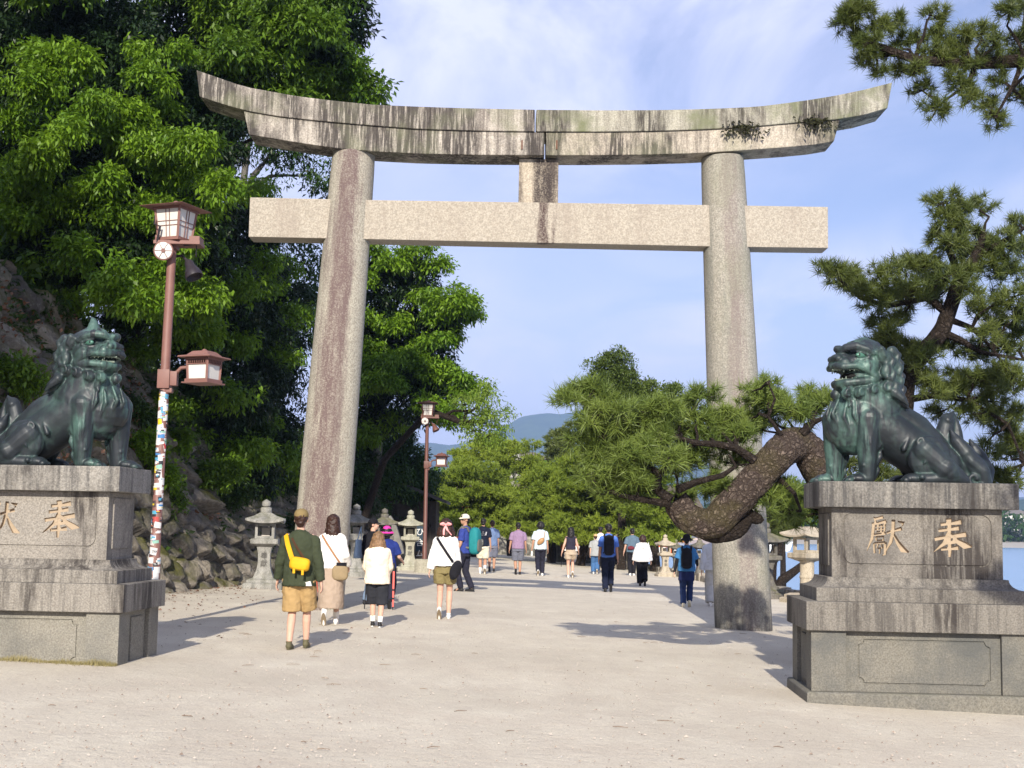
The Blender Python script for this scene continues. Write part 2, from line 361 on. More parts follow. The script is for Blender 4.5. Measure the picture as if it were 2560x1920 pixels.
# ------------------------------------------------------------------ ground, water, shore
def sandmat():
    m, nt, p = newmat('sand'); t = nd(nt, 'ShaderNodeTexCoord').outputs['Object']
    a = noise(nt, t, 0.35, 4, 0.6); b = noise(nt, mapping(nt, t, (1, 0.5, 1)), 2.2, 5, 0.6); g = noise(nt, t, 60, 4, 0.75); g2 = noise(nt, t, 220, 2, 0.6)
    c = mixc(nt, ramp(nt, a, [(0.3, 0), (0.7, 1)]), (0.57, 0.515, 0.41), (0.72, 0.665, 0.54))
    c = mixc(nt, mth(nt, 'MULTIPLY', ramp(nt, b, [(0.4, 1), (0.62, 0)]), 0.35), c, (0.48, 0.42, 0.34))
    c = mixc(nt, mth(nt, 'MULTIPLY', ramp(nt, noise(nt, mapping(nt, t, (1, 1.6, 1)), 0.9, 7, 0.7), [(0.45, 0), (0.65, 1)]), 0.3), c, (0.55, 0.47, 0.375))
    c = mixc(nt, mth(nt, 'MULTIPLY', ramp(nt, g, [(0.32, 1), (0.5, 0)]), 0.55), c, (0.30, 0.255, 0.20))
    c = mixc(nt, mth(nt, 'MULTIPLY', ramp(nt, g2, [(0.6, 0), (0.75, 1)]), 0.5), c, (0.66, 0.61, 0.54))
    c = mixc(nt, mth(nt, 'MULTIPLY', ramp(nt, noise(nt, mapping(nt, t, (1, 2, 1)), 7, 5, 0.7), [(0.62, 0), (0.7, 1)]), 0.4), c, (0.33, 0.28, 0.22))
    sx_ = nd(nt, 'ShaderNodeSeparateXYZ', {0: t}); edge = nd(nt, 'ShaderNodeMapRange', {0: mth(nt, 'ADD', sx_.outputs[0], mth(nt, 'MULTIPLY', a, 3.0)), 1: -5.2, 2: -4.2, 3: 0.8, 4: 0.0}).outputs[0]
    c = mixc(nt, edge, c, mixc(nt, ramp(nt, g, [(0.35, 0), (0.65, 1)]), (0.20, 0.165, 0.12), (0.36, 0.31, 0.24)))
    nt.links.new(c, p.inputs['Base Color']); p.inputs['Roughness'].default_value = 0.95; p.inputs['Specular IOR Level'].default_value = 0.1
    h = mth(nt, 'ADD', mth(nt, 'MULTIPLY', g, 0.5), mth(nt, 'ADD', mth(nt, 'MULTIPLY', b, 1.2), mth(nt, 'MULTIPLY', noise(nt, t, 9, 5, 0.7), 1.1)))
    bp = nd(nt, 'ShaderNodeBump', {'Height': h, 'Strength': 0.7, 'Distance': 0.03}); nt.links.new(bp.outputs[0], p.inputs['Normal'])
    return m
SAND = sandmat()
def shore_x(y):
    return float(np.interp(y, [-30, 0, 20, 34, 45, 58, 75, 110, 200, 500], [12, 10.5, 8.7, 8.0, 7.0, 6.2, 6.6, 9, 20, 60]))
ys = [-30, -10] + [i * 0.5 for i in range(0, 140)] + [70 + 4 * i for i in range(40)] + [240, 300, 400]
V = []; nx = 90
for y in ys:
    xe = shore_x(y)
    for i in range(nx + 1):
        u = i / nx
        x = xe - (1 - u) * 14 if i > 12 else xe - 14 * (78 / 90) - (12 - i) ** 2.2 * 1.2
        if i <= 12: x = xe - 14 * ((nx - 12) / nx) - (12 - i) ** 2.2 * 1.0
        z = gz(x)
        z += 0.02 * mnoise.noise(Vector((x * 0.35, y * 0.35, 0))) + 0.006 * mnoise.noise(Vector((x * 2, y * 2, 3)))
        # sand drifted against the left pedestal and the wall foot
        V.append((x, y, z))
Fq = [(j * (nx + 1) + i, j * (nx + 1) + i + 1, (j + 1) * (nx + 1) + i + 1, (j + 1) * (nx + 1) + i) for j in range(len(ys) - 1) for i in range(nx)]
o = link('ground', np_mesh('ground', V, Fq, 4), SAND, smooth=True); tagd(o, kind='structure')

# sea
m, nt, p = newmat('sea'); t = nd(nt, 'ShaderNodeTexCoord').outputs['Object']
p.inputs['Base Color'].default_value = (0.22, 0.36, 0.52, 1); p.inputs['Roughness'].default_value = 0.22; p.inputs['IOR'].default_value = 1.33
h = mth(nt, 'ADD', noise(nt, mapping(nt, t, (0.35, 1.2, 1)), 1.2, 5, 0.65), mth(nt, 'MULTIPLY', noise(nt, mapping(nt, t, (0.03, 0.12, 1)), 1.0, 3), 1.5))
bp = nd(nt, 'ShaderNodeBump', {'Height': h, 'Strength': 0.5, 'Distance': 0.15}); nt.links.new(bp.outputs[0], p.inputs['Normal'])
me = bpy.data.meshes.new('sea'); me.from_pydata([(-2400, -180, -1.9), (4400, -180, -1.9), (4400, 5200, -1.9), (-2400, 5200, -1.9)], [], [(0, 1, 2, 3)])
tagd(link('sea', me, m), kind='structure')

# rocks helper: voronoi boulder face
def boulder_sheet(nu, nv, P, seed, cell, depth, aspect=1.3):
    """P(u,v)->(pos array, normal) ; returns verts, faces, cell random"""
    r = np.random.RandomState(seed)
    U, Vv = P[0], P[1]      # metric coords along / up arrays (nv+1, nu+1)
    su, sv = U.max() - U.min(), Vv.max() - Vv.min()
    gx = int(su / (cell * aspect)) + 2; gy = int(sv / cell) + 2
    seeds = []
    for j in range(gy):
        for i in range(gx):
            if r.rand() < 0.12: continue
            seeds.append((U.min() + (i + (j % 2) * .5 + r.uniform(-.4, .4)) * cell * aspect, Vv.min() + (j + r.uniform(-.4, .4)) * cell))
    seeds = np.array(seeds); n = len(seeds); rot = r.uniform(-0.9, 0.2, n); ar = r.uniform(0.8, 1.7, n); sz = r.uniform(0.0, 0.16, n) * cell
    f1 = np.full(U.shape, 1e9); f2 = f1.copy(); idx = np.zeros(U.shape, int)
    for k in range(n):
        dx = U - seeds[k, 0]; dy = Vv - seeds[k, 1]
        cx = dx * math.cos(rot[k]) + dy * math.sin(rot[k]); cy = -dx * math.sin(rot[k]) + dy * math.cos(rot[k])
        d = np.sqrt((cx / ar[k]) ** 2 + (cy * 1.1) ** 2) - sz[k]
        b = d < f1; f2 = np.where(b, f1, np.minimum(f2, d)); idx = np.where(b, k, idx); f1 = np.where(b, d, f1)
    e = np.clip((f2 - f1) / (cell * 0.28), 0, 1); dome = np.sqrt(1 - (1 - e) ** 2)
    tilt = (U - seeds[idx, 0]) * r.uniform(-.35, .35, n)[idx] + (Vv - seeds[idx, 1]) * r.uniform(-.5, .2, n)[idx]
    h = depth * dome * r.uniform(0.55, 1.15, n)[idx] + tilt * dome * 0.8
    return h, r.rand(n)[idx], dome
def rockmat(name, moss=0.95):
    m, nt, p = newmat(name); t = nd(nt, 'ShaderNodeTexCoord').outputs['Object']
    at = nd(nt, 'ShaderNodeAttribute', attribute_name='stone'); sp = nd(nt, 'ShaderNodeSeparateColor', {0: at.outputs['Color']})
    rn, gap = sp.outputs[0], sp.outputs[1]
    c = ramp(nt, rn, [(0.0, (0.16, 0.145, 0.125)), (0.35, (0.26, 0.235, 0.20)), (0.65, (0.36, 0.32, 0.26)), (1.0, (0.50, 0.44, 0.35))])
    f = noise(nt, t, 7, 7, 0.7); c = mixc(nt, mth(nt, 'MULTIPLY', ramp(nt, f, [(0.35, 1), (0.6, 0)]), 0.6), c, (0.09, 0.08, 0.075))
    lich = noise(nt, t, 14, 4, 0.7); c = mixc(nt, mth(nt, 'MULTIPLY', ramp(nt, lich, [(0.6, 0), (0.68, 1)]), 0.5), c, (0.45, 0.43, 0.38))
    geo = nd(nt, 'ShaderNodeNewGeometry'); nz = nd(nt, 'ShaderNodeSeparateXYZ', {0: geo.outputs['Normal']}).outputs[2]
    mo = mth(nt, 'MULTIPLY', ramp(nt, noise(nt, t, 0.9, 5, 0.65), [(0.42, 0), (0.58, 1)]), ramp(nt, nz, [(0.0, 0.1), (0.55, 1)]))
    c = mixc(nt, mth(nt, 'MULTIPLY', mo, moss), c, mixc(nt, noise(nt, t, 20, 4), (0.05, 0.06, 0.012), (0.17, 0.16, 0.04)))
    c = mixc(nt, ramp(nt, gap, [(0.12, 1), (0.4, 0)]), c, (0.045, 0.034, 0.022))
    nt.links.new(c, p.inputs['Base Color']); p.inputs['Roughness'].default_value = 0.93; p.inputs['Specular IOR Level'].default_value = 0.15
    bp = nd(nt, 'ShaderNodeBump', {'Height': mth(nt, 'ADD', noise(nt, t, 14, 7, 0.8), mth(nt, 'MULTIPLY', noise(nt, t, 4, 6, 0.7, 1.0), 2.0)), 'Strength': 0.9, 'Distance': 0.10}); nt.links.new(bp.outputs[0], p.inputs['Normal'])
    return m
ROCK = rockmat('boulder_rock'); ROCK2 = rockmat('shore_rock', 0.15)
def wall_x(y): return float(np.interp(y, [8, 15, 22, 27, 31, 42, 60], [-8.6, -7.6, -6.9, -6.45, -5.95, -5.0, -4.6]))
def rock_wall(name, y0, y1, fx, H, slope, seed, cell, depth, step, mat, side=1, base=None, top=None):
    nu = int((y1 - y0) / step); nv = int(H / step)
    Y = np.linspace(y0, y1, nu + 1)[None, :].repeat(nv + 1, 0); Hh = np.linspace(0, H, nv + 1)[:, None].repeat(nu + 1, 1)
    h, rn, dome = boulder_sheet(nu, nv, (Y, Hh), seed, cell, depth)
    if cell > .5: h = h + np.array([.07 * mnoise.fractal(Vector((a * 3.1, b * 3.1, 7 + 9 * c)), 1.0, 2.0, 3) for a, b, c in zip(Y.ravel(), Hh.ravel(), rn.ravel())]).reshape(h.shape)
    X0 = np.array([fx(y) for y in np.linspace(y0, y1, nu + 1)])[None, :]
    Z0 = np.array([(base(y) if base else gz(fx(y))) for y in np.linspace(y0, y1, nu + 1)])[None, :] - 0.12
    hh = Hh * (np.array([top(y) for y in np.linspace(y0, y1, nu + 1)])[None, :] / H if top else 1.0)
    X = X0 - side * hh * slope + side * h; Z = Z0 + hh * (1.0) + h * 0.25
    V = np.stack([X, Y, Z], -1).reshape(-1, 3)
    a = (np.arange(nv)[:, None] * (nu + 1) + np.arange(nu)[None, :]).ravel()
    Fq = np.stack([a, a + 1, a + nu + 2, a + nu + 1], -1) if side < 0 else np.stack([a, a + nu + 1, a + nu + 2, a + 1], -1)
    me = np_mesh(name, V, Fq, 4); ca = me.color_attributes.new('stone', 'FLOAT_COLOR', 'POINT')
    ca.data.foreach_set('color', np.stack([rn, dome, rn, np.ones_like(rn)], -1).reshape(-1).astype(np.float32))
    return link(name, me, mat, smooth=True)
o = rock_wall('retaining_wall', 9, 62, wall_x, 6.0, 0.42, 3, 0.51, 0.32, 0.05, ROCK, top=lambda y: float(np.interp(y, [9, 22, 30, 40, 62], [6.6, 6.2, 4.4, 2.6, 2.4])))
tagd(o, 'sloping retaining wall of rough mossy boulders along the left side of the path', 'wall')
# low sea wall along the right edge
def sea_top(y): return gz(shore_x(y))
o = rock_wall('sea_wall', 10, 110, lambda y: shore_x(y) - 0.02, 2.4, 0.0, 5, 0.42, 0.10, 0.09, ROCK2, side=1, base=lambda y: -1.9, top=lambda y: 2.15 + gz(shore_x(y)))
tagd(o, 'low rubble sea wall at the water edge on the right', 'sea wall')
kb = MB(); r = random.Random(11); y = 26.0
while y < 100:
    L = r.uniform(0.5, 1.1); w_ = r.uniform(.25, .4); kb.box((shore_x(y) - 0.25, y + L / 2, gz(8) + r.uniform(0.05, 0.12)), (w_, L * 0.96, r.uniform(0.28, 0.42)), rz=r.uniform(-.05, .05) + 0.04, top=0.9); y += L
o = kb.build('stone_kerb', granite('kerb_stone', (0.36, 0.32, 0.26), amount=0.5, moss=0.3), bevel=0.03); tagd(o, 'row of rough kerb stones on top of the sea wall', 'kerb')

# hillside behind the boulder wall, rising to the left
V = []; Yh = np.linspace(6, 75, 70); Sh = np.linspace(0, 45, 40)
for y in Yh:
    for s in Sh:
        t_ = float(np.interp(y, [9, 22, 30, 40, 62], [6.3, 5.9, 4.1, 2.3, 2.1]))
        x = wall_x(y) - 0.42 * t_ - s + 0.1; z = gz(-9) + t_ - 0.15 + s * 0.55 + 0.5 * mnoise.noise(Vector((x * .3, y * .3, 0)))
        V.append((x, y, z))
ns = len(Sh); Fq = [(i * ns + j, i * ns + j + 1, (i + 1) * ns + j + 1, (i + 1) * ns + j) for i in range(len(Yh) - 1) for j in range(ns - 1)]
SOIL = plain('forest_soil', (0.055, 0.045, 0.028), 0.95, var=0.5, scale=3, bump=0.5)
tagd(link('hillside', np_mesh('hillside', V, Fq, 4), SOIL, smooth=True), kind='structure')

# far mountains (about 2 km away), wooded
def hillmat(name, a, b):
    m, nt, p = newmat(name); t = nd(nt, 'ShaderNodeTexCoord').outputs['Object']
    n = noise(nt, t, 0.02, 8, 0.7); c = mixc(nt, ramp(nt, n, [(0.35, 0), (0.65, 1)]), a, b)
    c = mixc(nt, ramp(nt, noise(nt, t, 0.012, 6, 0.7), [(0.66, 0), (0.72, 1)]), c, (0.25, 0.24, 0.2))
    nt.links.new(c, p.inputs['Base Color']); p.inputs['Roughness'].default_value = 1.0; p.inputs['Specular IOR Level'].default_value = 0
    bp = nd(nt, 'ShaderNodeBump', {'Height': noise(nt, t, 0.05, 6, 0.7), 'Strength': 1.0, 'Distance': 9.0}); nt.links.new(bp.outputs[0], p.inputs['Normal'])
    return m
FOREST = hillmat('far_forest', (0.035, 0.07, 0.03), (0.07, 0.12, 0.045))
def ridge(name, Y, prof, depth, seed):
    """prof: list of (px, py) skyline"""
    xs = np.array([PT(a, b, Y).x for a, b in prof]); zs = np.array([PT(a, b, Y).z for a, b in prof])
    n = 260; X = np.linspace(xs[0], xs[-1], n); Zt = np.interp(X, xs, zs); V = []; K = 24
    for k in range(K + 1):
        u = k / K
        for x, zt in zip(X, Zt):
            z = -3 + (zt + 3) * (math.sin(u * PI / 2) ** 1.1) + (18 * mnoise.fractal(Vector((x * .006, u * 2.2, seed)), 1.0, 2.0, 5)) * (math.sin(u * PI) + (0.18 if k == K else 0)) * (zt / 250)
            V.append((x, Y - depth * (1 - u), z))
    for x, zt in zip(X, Zt): V.append((x, Y + depth, -5))
    Fq = [(k * n + i, k * n + i + 1, (k + 1) * n + i + 1, (k + 1) * n + i) for k in range(K + 1) for i in range(n - 1)]
    tagd(link(name, np_mesh(name, V, Fq, 4), FOREST, smooth=True), kind='structure')
ridge('mountains', 4600, [(300, 1240), (700, 1160), (950, 1115), (1083, 1112), (1130, 1118), (1180, 1107), (1215, 1085), (1262, 1072), (1300, 1052), (1340, 1040), (1366, 1037), (1400, 1040), (1440, 1035), (1480, 1036), (1540, 1062), (1640, 1110), (1760, 1170), (1900, 1210), (2300, 1240), (2700, 1250)], 1400, 2.0)
ridge('far_hills', 2200, [(1500, 1300), (1650, 1295), (1800, 1300), (1960, 1296), (2120, 1290), (2300, 1282), (2450, 1262), (2560, 1248), (2800, 1240), (3200, 1250)], 600, 5.0)
# opposite shore of the bay
V = []; n = 60
for i in range(n):
    x = 20 + i * 12; V += [(x, 425 + 4 * math.sin(i), -2.2), (x, 432 + 4 * math.sin(i), -0.6), (x, 520, 1.5), (x, 800, 8)]
Fq = [(i * 4 + k, (i + 1) * 4 + k, (i + 1) * 4 + k + 1, i * 4 + k + 1) for i in range(n - 1) for k in range(3)]
tagd(link('far_shore', np_mesh('far_shore', V, Fq, 4), plain('shore_sand', (0.34, 0.32, 0.28), 0.9, scale=0.05)), kind='structure')
# ------------------------------------------------------------------ stone torii
TY = 23.2
def Q(dx, dy, Y): return PT(dx * 1.1573, dy * 1.1573, Y)
def colmesh(name, top, bot, rt, rb, mat, parent, bulge=0.015):
    m = MB(); n = 26; rs = []
    ax = (top - bot)
    for i in range(n + 1):
        u = i / n; c = bot + ax * u; r = rb + (rt - rb) * u + bulge * math.sin(u * PI)
        if u > 0.985: r *= 0.985
        rs.append([(c.x + r * math.cos(2 * PI * k / 40), c.y + r * math.sin(2 * PI * k / 40), c.z) for k in range(40)])
    m.rings(rs); o = m.build(name, mat, None, smooth=True)
    # own origin at the foot so the stain follows the shaft; shear the texture frame by leaning the object
    L = bot; o.data.transform(Matrix.Translation(-L)); o.parent = parent; o.location = L - parent.location
    lean = Vector((ax.x / ax.z, ax.y / ax.z))
    sh = Matrix(((1, 0, -lean.x, 0), (0, 1, -lean.y, 0), (0, 0, 1, 0), (0, 0, 0, 1))); o.data.transform(sh)
    rot = Matrix.Rotation(math.atan(lean.x), 4, 'Y'); o.rotation_euler = rot.to_euler()
    return o
G_COL = granite('torii_column_left', (0.385, 0.36, 0.295), (0.19, 0.16, 0.14), 0.05, band=(-0.03, 0.27, 1.0, (0.14, 0.10, 0.094)), grain=38, speck=0.34, sx=3, sz=0.3)
G_COR = granite('torii_column_right', (0.335, 0.315, 0.265), (0.16, 0.165, 0.145), 0.18, band=(0.03, 0.20, 0.6, (0.19, 0.15, 0.14)), grain=38, speck=0.34, sx=3, sz=0.3, foot=1.1, algae=0.25, seed=4.0)
G_BEAM = granite('torii_tie_beam', (0.385, 0.347, 0.285), (0.27, 0.23, 0.19), 0.05, grain=40, speck=0.27, sx=3, sz=0.3, seed=1.0)
G_BEAMC = granite('torii_tie_beam_middle', (0.385, 0.347, 0.285), (0.27, 0.23, 0.19), 0.05, grain=40, speck=0.27, sx=3, sz=0.3, band=(0.82, 0.17, 1.0, (0.07, 0.045, 0.042)), seed=1.0)
G_TOPL = granite('torii_lintel_left', (0.46, 0.42, 0.36), (0.06, 0.045, 0.042), 0.36, grain=40, sx=7.5, sz=0.35, algae=0.45, black=1.0, seed=2.0)
G_TOPR = granite('torii_lintel_right', (0.40, 0.38, 0.31), (0.09, 0.075, 0.065), 0.35, grain=40, sx=6.5, sz=0.45, algae=1.0, moss=0.4, black=.5, seed=7.0)
G_SHIR = granite('torii_sublintel_right', (0.45, 0.40, 0.325), (0.08, 0.065, 0.055), 0.12, grain=40, sx=6.5, sz=0.35, algae=0.35, black=.3, seed=9.0)
G_STR = granite('torii_strut', (0.44, 0.385, 0.30), (0.06, 0.045, 0.04), 0.5, band=(0.10, 0.20, 1.0, (0.05, 0.04, 0.037)), grain=40, seed=3.0)
tor = thing('torii_gate', 'tall weathered granite torii gate with upswept double lintel spanning the sandy path', 'torii gate', (0.3, TY, 0))
lb = GP(800, 1512); lbY = TY
bl = Vector(PT(788, 1520, TY)); bl.z = gz(bl.x) - 0.15
br = Vector(PT(1860, 1572, TY)); br.z = gz(br.x) - 0.15
tl = PT(885, 385, TY); tr = PT(1806, 396, TY)
colmesh('column', tl, bl, 0.372, 0.468, G_COL, tor); colmesh('column', tr, br, 0.372, 0.482, G_COR, tor)
# tie beam: three visible lengths, through the columns
YF = TY - 0.24; TH = 0.46
def beam_piece(pxl, pxr, yl, yr, hl, hr, name, mat, Yf=YF, th=TH):
    a = PT(pxl, yl, Yf); b = PT(pxr, yr, Yf); a2 = PT(pxl, hl, Yf); b2 = PT(pxr, hr, Yf)
    n = 12; rs = []
    for i in range(n + 1):
        u = i / n; T = a.lerp(b, u); B = a2.lerp(b2, u)
        rs.append([(T.x, Yf, B.z), (T.x, Yf, T.z), (T.x, Yf + th, T.z), (T.x, Yf + th, B.z)])
    m = MB(); m.rings(rs); return m.build(name, mat, tor, bevel=0.012, world=True)
beam_piece(625, 880, 493, 499, 592, 597, 'tie_beam', G_BEAM); bmid = beam_piece(880, 1800, 499, 512.5, 597, 616.5, 'tie_beam', G_BEAMC); bmid.data.transform(Matrix.Translation((0.82 - PT(1362, 560, YF).x + tor.location.x, 0, 0))); bmid.location.x = -(0.82 - PT(1362, 560, YF).x + tor.location.x); beam_piece(1800, 2070, 512.5, 517, 616.5, 620, 'tie_beam', G_BEAM)
so = beam_piece(1298, 1396.5, 396, 398, 509.5, 511.5, 'strut', G_STR, TY - 0.19, 0.36)
so.location = (0, 0, 0)
# recentre the strut texture on itself
cx = sum(v.co.x for v in so.data.vertices) / len(so.data.vertices); so.data.transform(Matrix.Translation((-cx, 0.0, 0))); so.location.x = cx
top = [(491, 175), (550, 196), (613, 217), (680, 229), (740, 240), (830, 251), (926, 261), (1040, 266), (1157, 270), (1340, 274), (1504, 275.5), (1640, 275), (1736, 273), (1820, 270), (1898, 266), (2000, 253), (2083, 240), (2160, 224), (2231, 206)]
mid = [(498, 241), (560, 261), (611, 276), (700, 291), (810, 303), (926, 313), (1041, 322), (1190, 326.5), (1342, 328.5), (1500, 329), (1620, 327.5), (1736, 324), (1852, 318.5), (1980, 307), (2096, 298), (2160, 287), (2219, 270)]
bot = [(622, 336), (717, 352), (833, 369.5), (930, 378), (1041, 384), (1190, 387), (1331, 388), (1480, 388), (1620, 386.5), (1740, 383), (1852, 376), (1967, 368), (2040, 361), (2086, 353)]
def interp(L, x): return float(np.interp(x, [p[0] for p in L], [p[1] for p in L]))
def lintel(name, xs, ft, fb, Yf, th, mat, lefttilt=(0, 0), righttilt=(0, 0), ridge_=0.0):
    rs = []
    for i, x in enumerate(xs):
        # end faces are slanted: top reaches further out
        xt = x; xb = x
        u = i / (len(xs) - 1)
        if i == 0: xb = x + lefttilt[0]
        if i == len(xs) - 1: xb = x + righttilt[0]
        T = PT(xt, ft(xt), Yf); B = PT(xb, fb(xb), Yf)
        rs.append([(B.x, Yf, B.z), (T.x, Yf, T.z), (T.x, Yf + th / 2, T.z + ridge_), (T.x, Yf + th, T.z), (B.x, Yf + th, B.z)])
    m = MB(); m.rings(rs); return m.build(name, mat, tor, bevel=0.015, world=True)
KT = lambda x: interp(top, x); KM = lambda x: interp(mid, x); KB = lambda x: interp(bot, x)
lintel('top_lintel', list(np.linspace(491, 1337, 26)), KT, lambda x: KM(max(x, 498)) , TY - 0.40, 0.80, G_TOPL, (8, 0), (0, 0), 0.06)
lintel('top_lintel', list(np.linspace(1341, 2231, 26)), KT, lambda x: KM(min(x, 2219)), TY - 0.40, 0.80, G_TOPR, (0, 0), (-12, 0), 0.06)
lintel('lower_lintel', list(np.linspace(609, 1361, 24)), lambda x: KM(x) + 1.5, lambda x: KB(max(x, 622)), TY - 0.36, 0.66, G_TOPL, (13, 0), (0, 0))
lintel('lower_lintel', list(np.linspace(1365, 2100, 24)), lambda x: KM(x) + 1.5, lambda x: KB(min(x, 2086)), TY - 0.36, 0.66, G_SHIR, (0, 0), (-15, 0))
# iron dowels under the lintel joint
DOW = plain('rusty_iron', (0.12, 0.045, 0.025), 0.8)
for px in (1305, 1392):
    m = MB(); a = PT(px, 362, TY - 0.375); m.box(a, (0.022, 0.02, 0.16)); m.build('iron_dowel', DOW, tor, world=True)
# ferns rooted on the lintel
def lint_fern(px, py, n, seed, name, label):
    r = random.Random(seed); P = PT(px, py, TY - 0.42); t = thing(name, label, 'fern', P, group='ferns growing on the lintel'); m = MB()
    for i in range(n):
        b = Vector((r.gauss(0, .17), 0, r.gauss(-.04, .07))); a = r.uniform(0, 2 * PI)
        d = Vector((math.cos(a), -0.6 - r.random() * .4, -abs(math.sin(a)) * 0.8 + .25)).normalized(); L = r.uniform(.04, .10); s = d.cross(Vector((r.uniform(-1, 1), r.uniform(-1, 1), r.uniform(-1, 1)))).normalized() * L * .28
        m.add([b, b + d * L * .5 + s, b + d * L - Vector((0, 0, L * .3)), b + d * L * .5 - s], [(0, 1, 2, 3)])
    m.build('fronds', MATS['fern_leaf'], t)
    m = MB(); m.tube([(-0.2, 0.01, 0), (0, -0.01, 0.02), (0.2, 0.01, 0.0)], [0.02, 0.03, 0.015], 6); m.build('rhizome', MATS['fern_leaf'], t)
leafmat('fern_leaf', (0.012, 0.011, 0.006), (0.045, 0.048, 0.015), 0.1, 0.8)
lint_fern(1860, 318, 150, 3, 'fern', 'dark dried fern clump rooted in the joint above the right column'); lint_fern(2040, 302, 170, 5, 'fern', 'larger dark fern clump near the right tip of the torii lintel')

# ------------------------------------------------------------------ pedestals with carved characters
def stroke_poly(pts, ws):
    """ribbon outline in 2D from centre line with half widths"""
    P = [Vector((a, b)) for a, b in pts]; L = []; R = []
    for i, p in enumerate(P):
        t = (P[min(i + 1, len(P) - 1)] - P[max(i - 1, 0)]).normalized(); n = Vector((-t.y, t.x)); L.append(p + n * ws[i]); R.append(p - n * ws[i])
    return [tuple(p) for p in L] + [tuple(p) for p in reversed(R)]
HO = [([(.20, .84), (.45, .87), (.74, .92)], [.03, .028, .045]), ([(.14, .68), (.42, .72), (.68, .76)], [.03, .028, .042]),
      ([(.04, .46), (.3, .51), (.86, .60)], [.035, .03, .045]), ([(.41, 1.0), (.43, .8), (.42, .55)], [.05, .036, .03]),
      ([(.42, .62), (.30, .36), (.0, .12)], [.042, .038, .006]), ([(.46, .6), (.62, .42), (.82, .30), (1.0, .28)], [.02, .045, .062, .012]),
      ([(.30, .36), (.58, .41)], [.028, .04]), ([(.20, .20), (.45, .22), (.66, .25)], [.028, .026, .042]), ([(.42, .52), (.43, .2), (.42, .0)], [.032, .034, .022])]
KEN = [([(.20, .93), (.40, .985)], [.025, .03]), ([(.18, .98), (.22, .84)], [.016, .02]), ([(.12, .80), (.28, .83), (.47, .88)], [.026, .024, .035]), ([(.46, .88), (.42, .78)], [.028, .014]),
       ([(.17, .80), (.13, .45), (.0, .12)], [.03, .028, .006]), ([(.28, .84), (.27, .66)], [.016, .016]), ([(.20, .74), (.46, .77)], [.016, .018]), ([(.20, .66), (.44, .69)], [.016, .018]), ([(.23, .60), (.43, .62)], [.015, .018]), ([(.36, .8), (.35, .62)], [.014, .014]), ([(.44, .76), (.43, .62)], [.016, .014]),
       ([(.12, .52), (.46, .57)], [.02, .026]), ([(.22, .48), (.23, .38)], [.017, .017]), ([(.22, .475), (.40, .49), (.39, .38)], [.016, .016, .016]), ([(.23, .385), (.39, .395)], [.015, .016]),
       ([(.17, .32), (.18, .06)], [.022, .018]), ([(.17, .315), (.44, .34)], [.02, .024]), ([(.44, .34), (.43, .04), (.36, .0)], [.028, .026, .006]), ([(.27, .30), (.24, .20)], [.015, .013]), ([(.34, .30), (.38, .20)], [.015, .013]), ([(.24, .19), (.38, .20)], [.013, .013]), ([(.31, .19), (.30, .05)], [.017, .014]),
       ([(.47, .58), (.66, .65), (.84, .70)], [.026, .026, .038]), ([(.64, .92), (.63, .62), (.57, .35), (.42, .06)], [.036, .034, .032, .006]), ([(.64, .56), (.74, .34), (.86, .16), (1.0, .10)], [.018, .04, .058, .012]), ([(.74, .88), (.88, .84), (.84, .76)], [.012, .038, .012])]
GOLD = plain('carved_letter_gold', (0.36, 0.285, 0.20), 0.85, var=0.12, scale=20)
def strokes_cut(glyph, x0, z0, w_, h_, m, yf, dep=0.022, fat=1.0):
    for k, (pts, ws) in enumerate(glyph):
        P = stroke_poly([(x0 + a * w_, z0 + b * h_) for a, b in pts], [v * w_ * fat for v in ws])
        m.extr(P, yf - 0.05, yf + dep + 0.0007 * k)
def boolean_cut(o, cutters):
    for cm, mat in cutters:
        me = bpy.data.meshes.new('c'); me.from_pydata(cm.v, [], cm.f)
        import bmesh
        bm = bmesh.new(); bm.from_mesh(me); bmesh.ops.recalc_face_normals(bm, faces=bm.faces); bm.to_mesh(me); bm.free()
        me.materials.append(mat); co = bpy.data.objects.new('c', me); COL.objects.link(co); co.parent = o.parent
        b = o.modifiers.new('b', 'BOOLEAN'); b.operation = 'DIFFERENCE'; b.object = co; b.solver = 'EXACT'; b.use_self = True; b.material_mode = 'TRANSFER'
        dg = bpy.context.evaluated_depsgraph_get(); dg.update()
        nm = bpy.data.meshes.new_from_object(o.evaluated_get(dg)); o.modifiers.clear(); old = o.data
        if len(nm.polygons) > 6: o.data = nm; nm.name = old.name
        bpy.data.objects.remove(co)
def frame_path(x0, x1, z0, z1, nt_, round_=False):
    """notched-corner frame centre line"""
    P = []
    def cor(cx, cz, sx, sz):
        pts = []
        for k in range(7):
            a = PI / 2 * k / 6
            if round_: pts.append((cx - sx * nt_ * (1 - math.cos(a)), cz - sz * nt_ * (1 - math.sin(a))))
            else: pts.append((cx - sx * nt_ * math.cos(a), cz - sz * nt_ * math.sin(a)))
        return pts
    c1 = cor(x1, z0, 1, -1); c2 = cor(x1, z1, 1, 1); c3 = cor(x0, z1, -1, 1); c4 = cor(x0, z0, -1, -1)
    if round_: P = list(reversed(c1)) + c2 + list(reversed(c3)) + c4
    else: P = c1 + list(reversed(c2)) + c3 + list(reversed(c4))
    return P
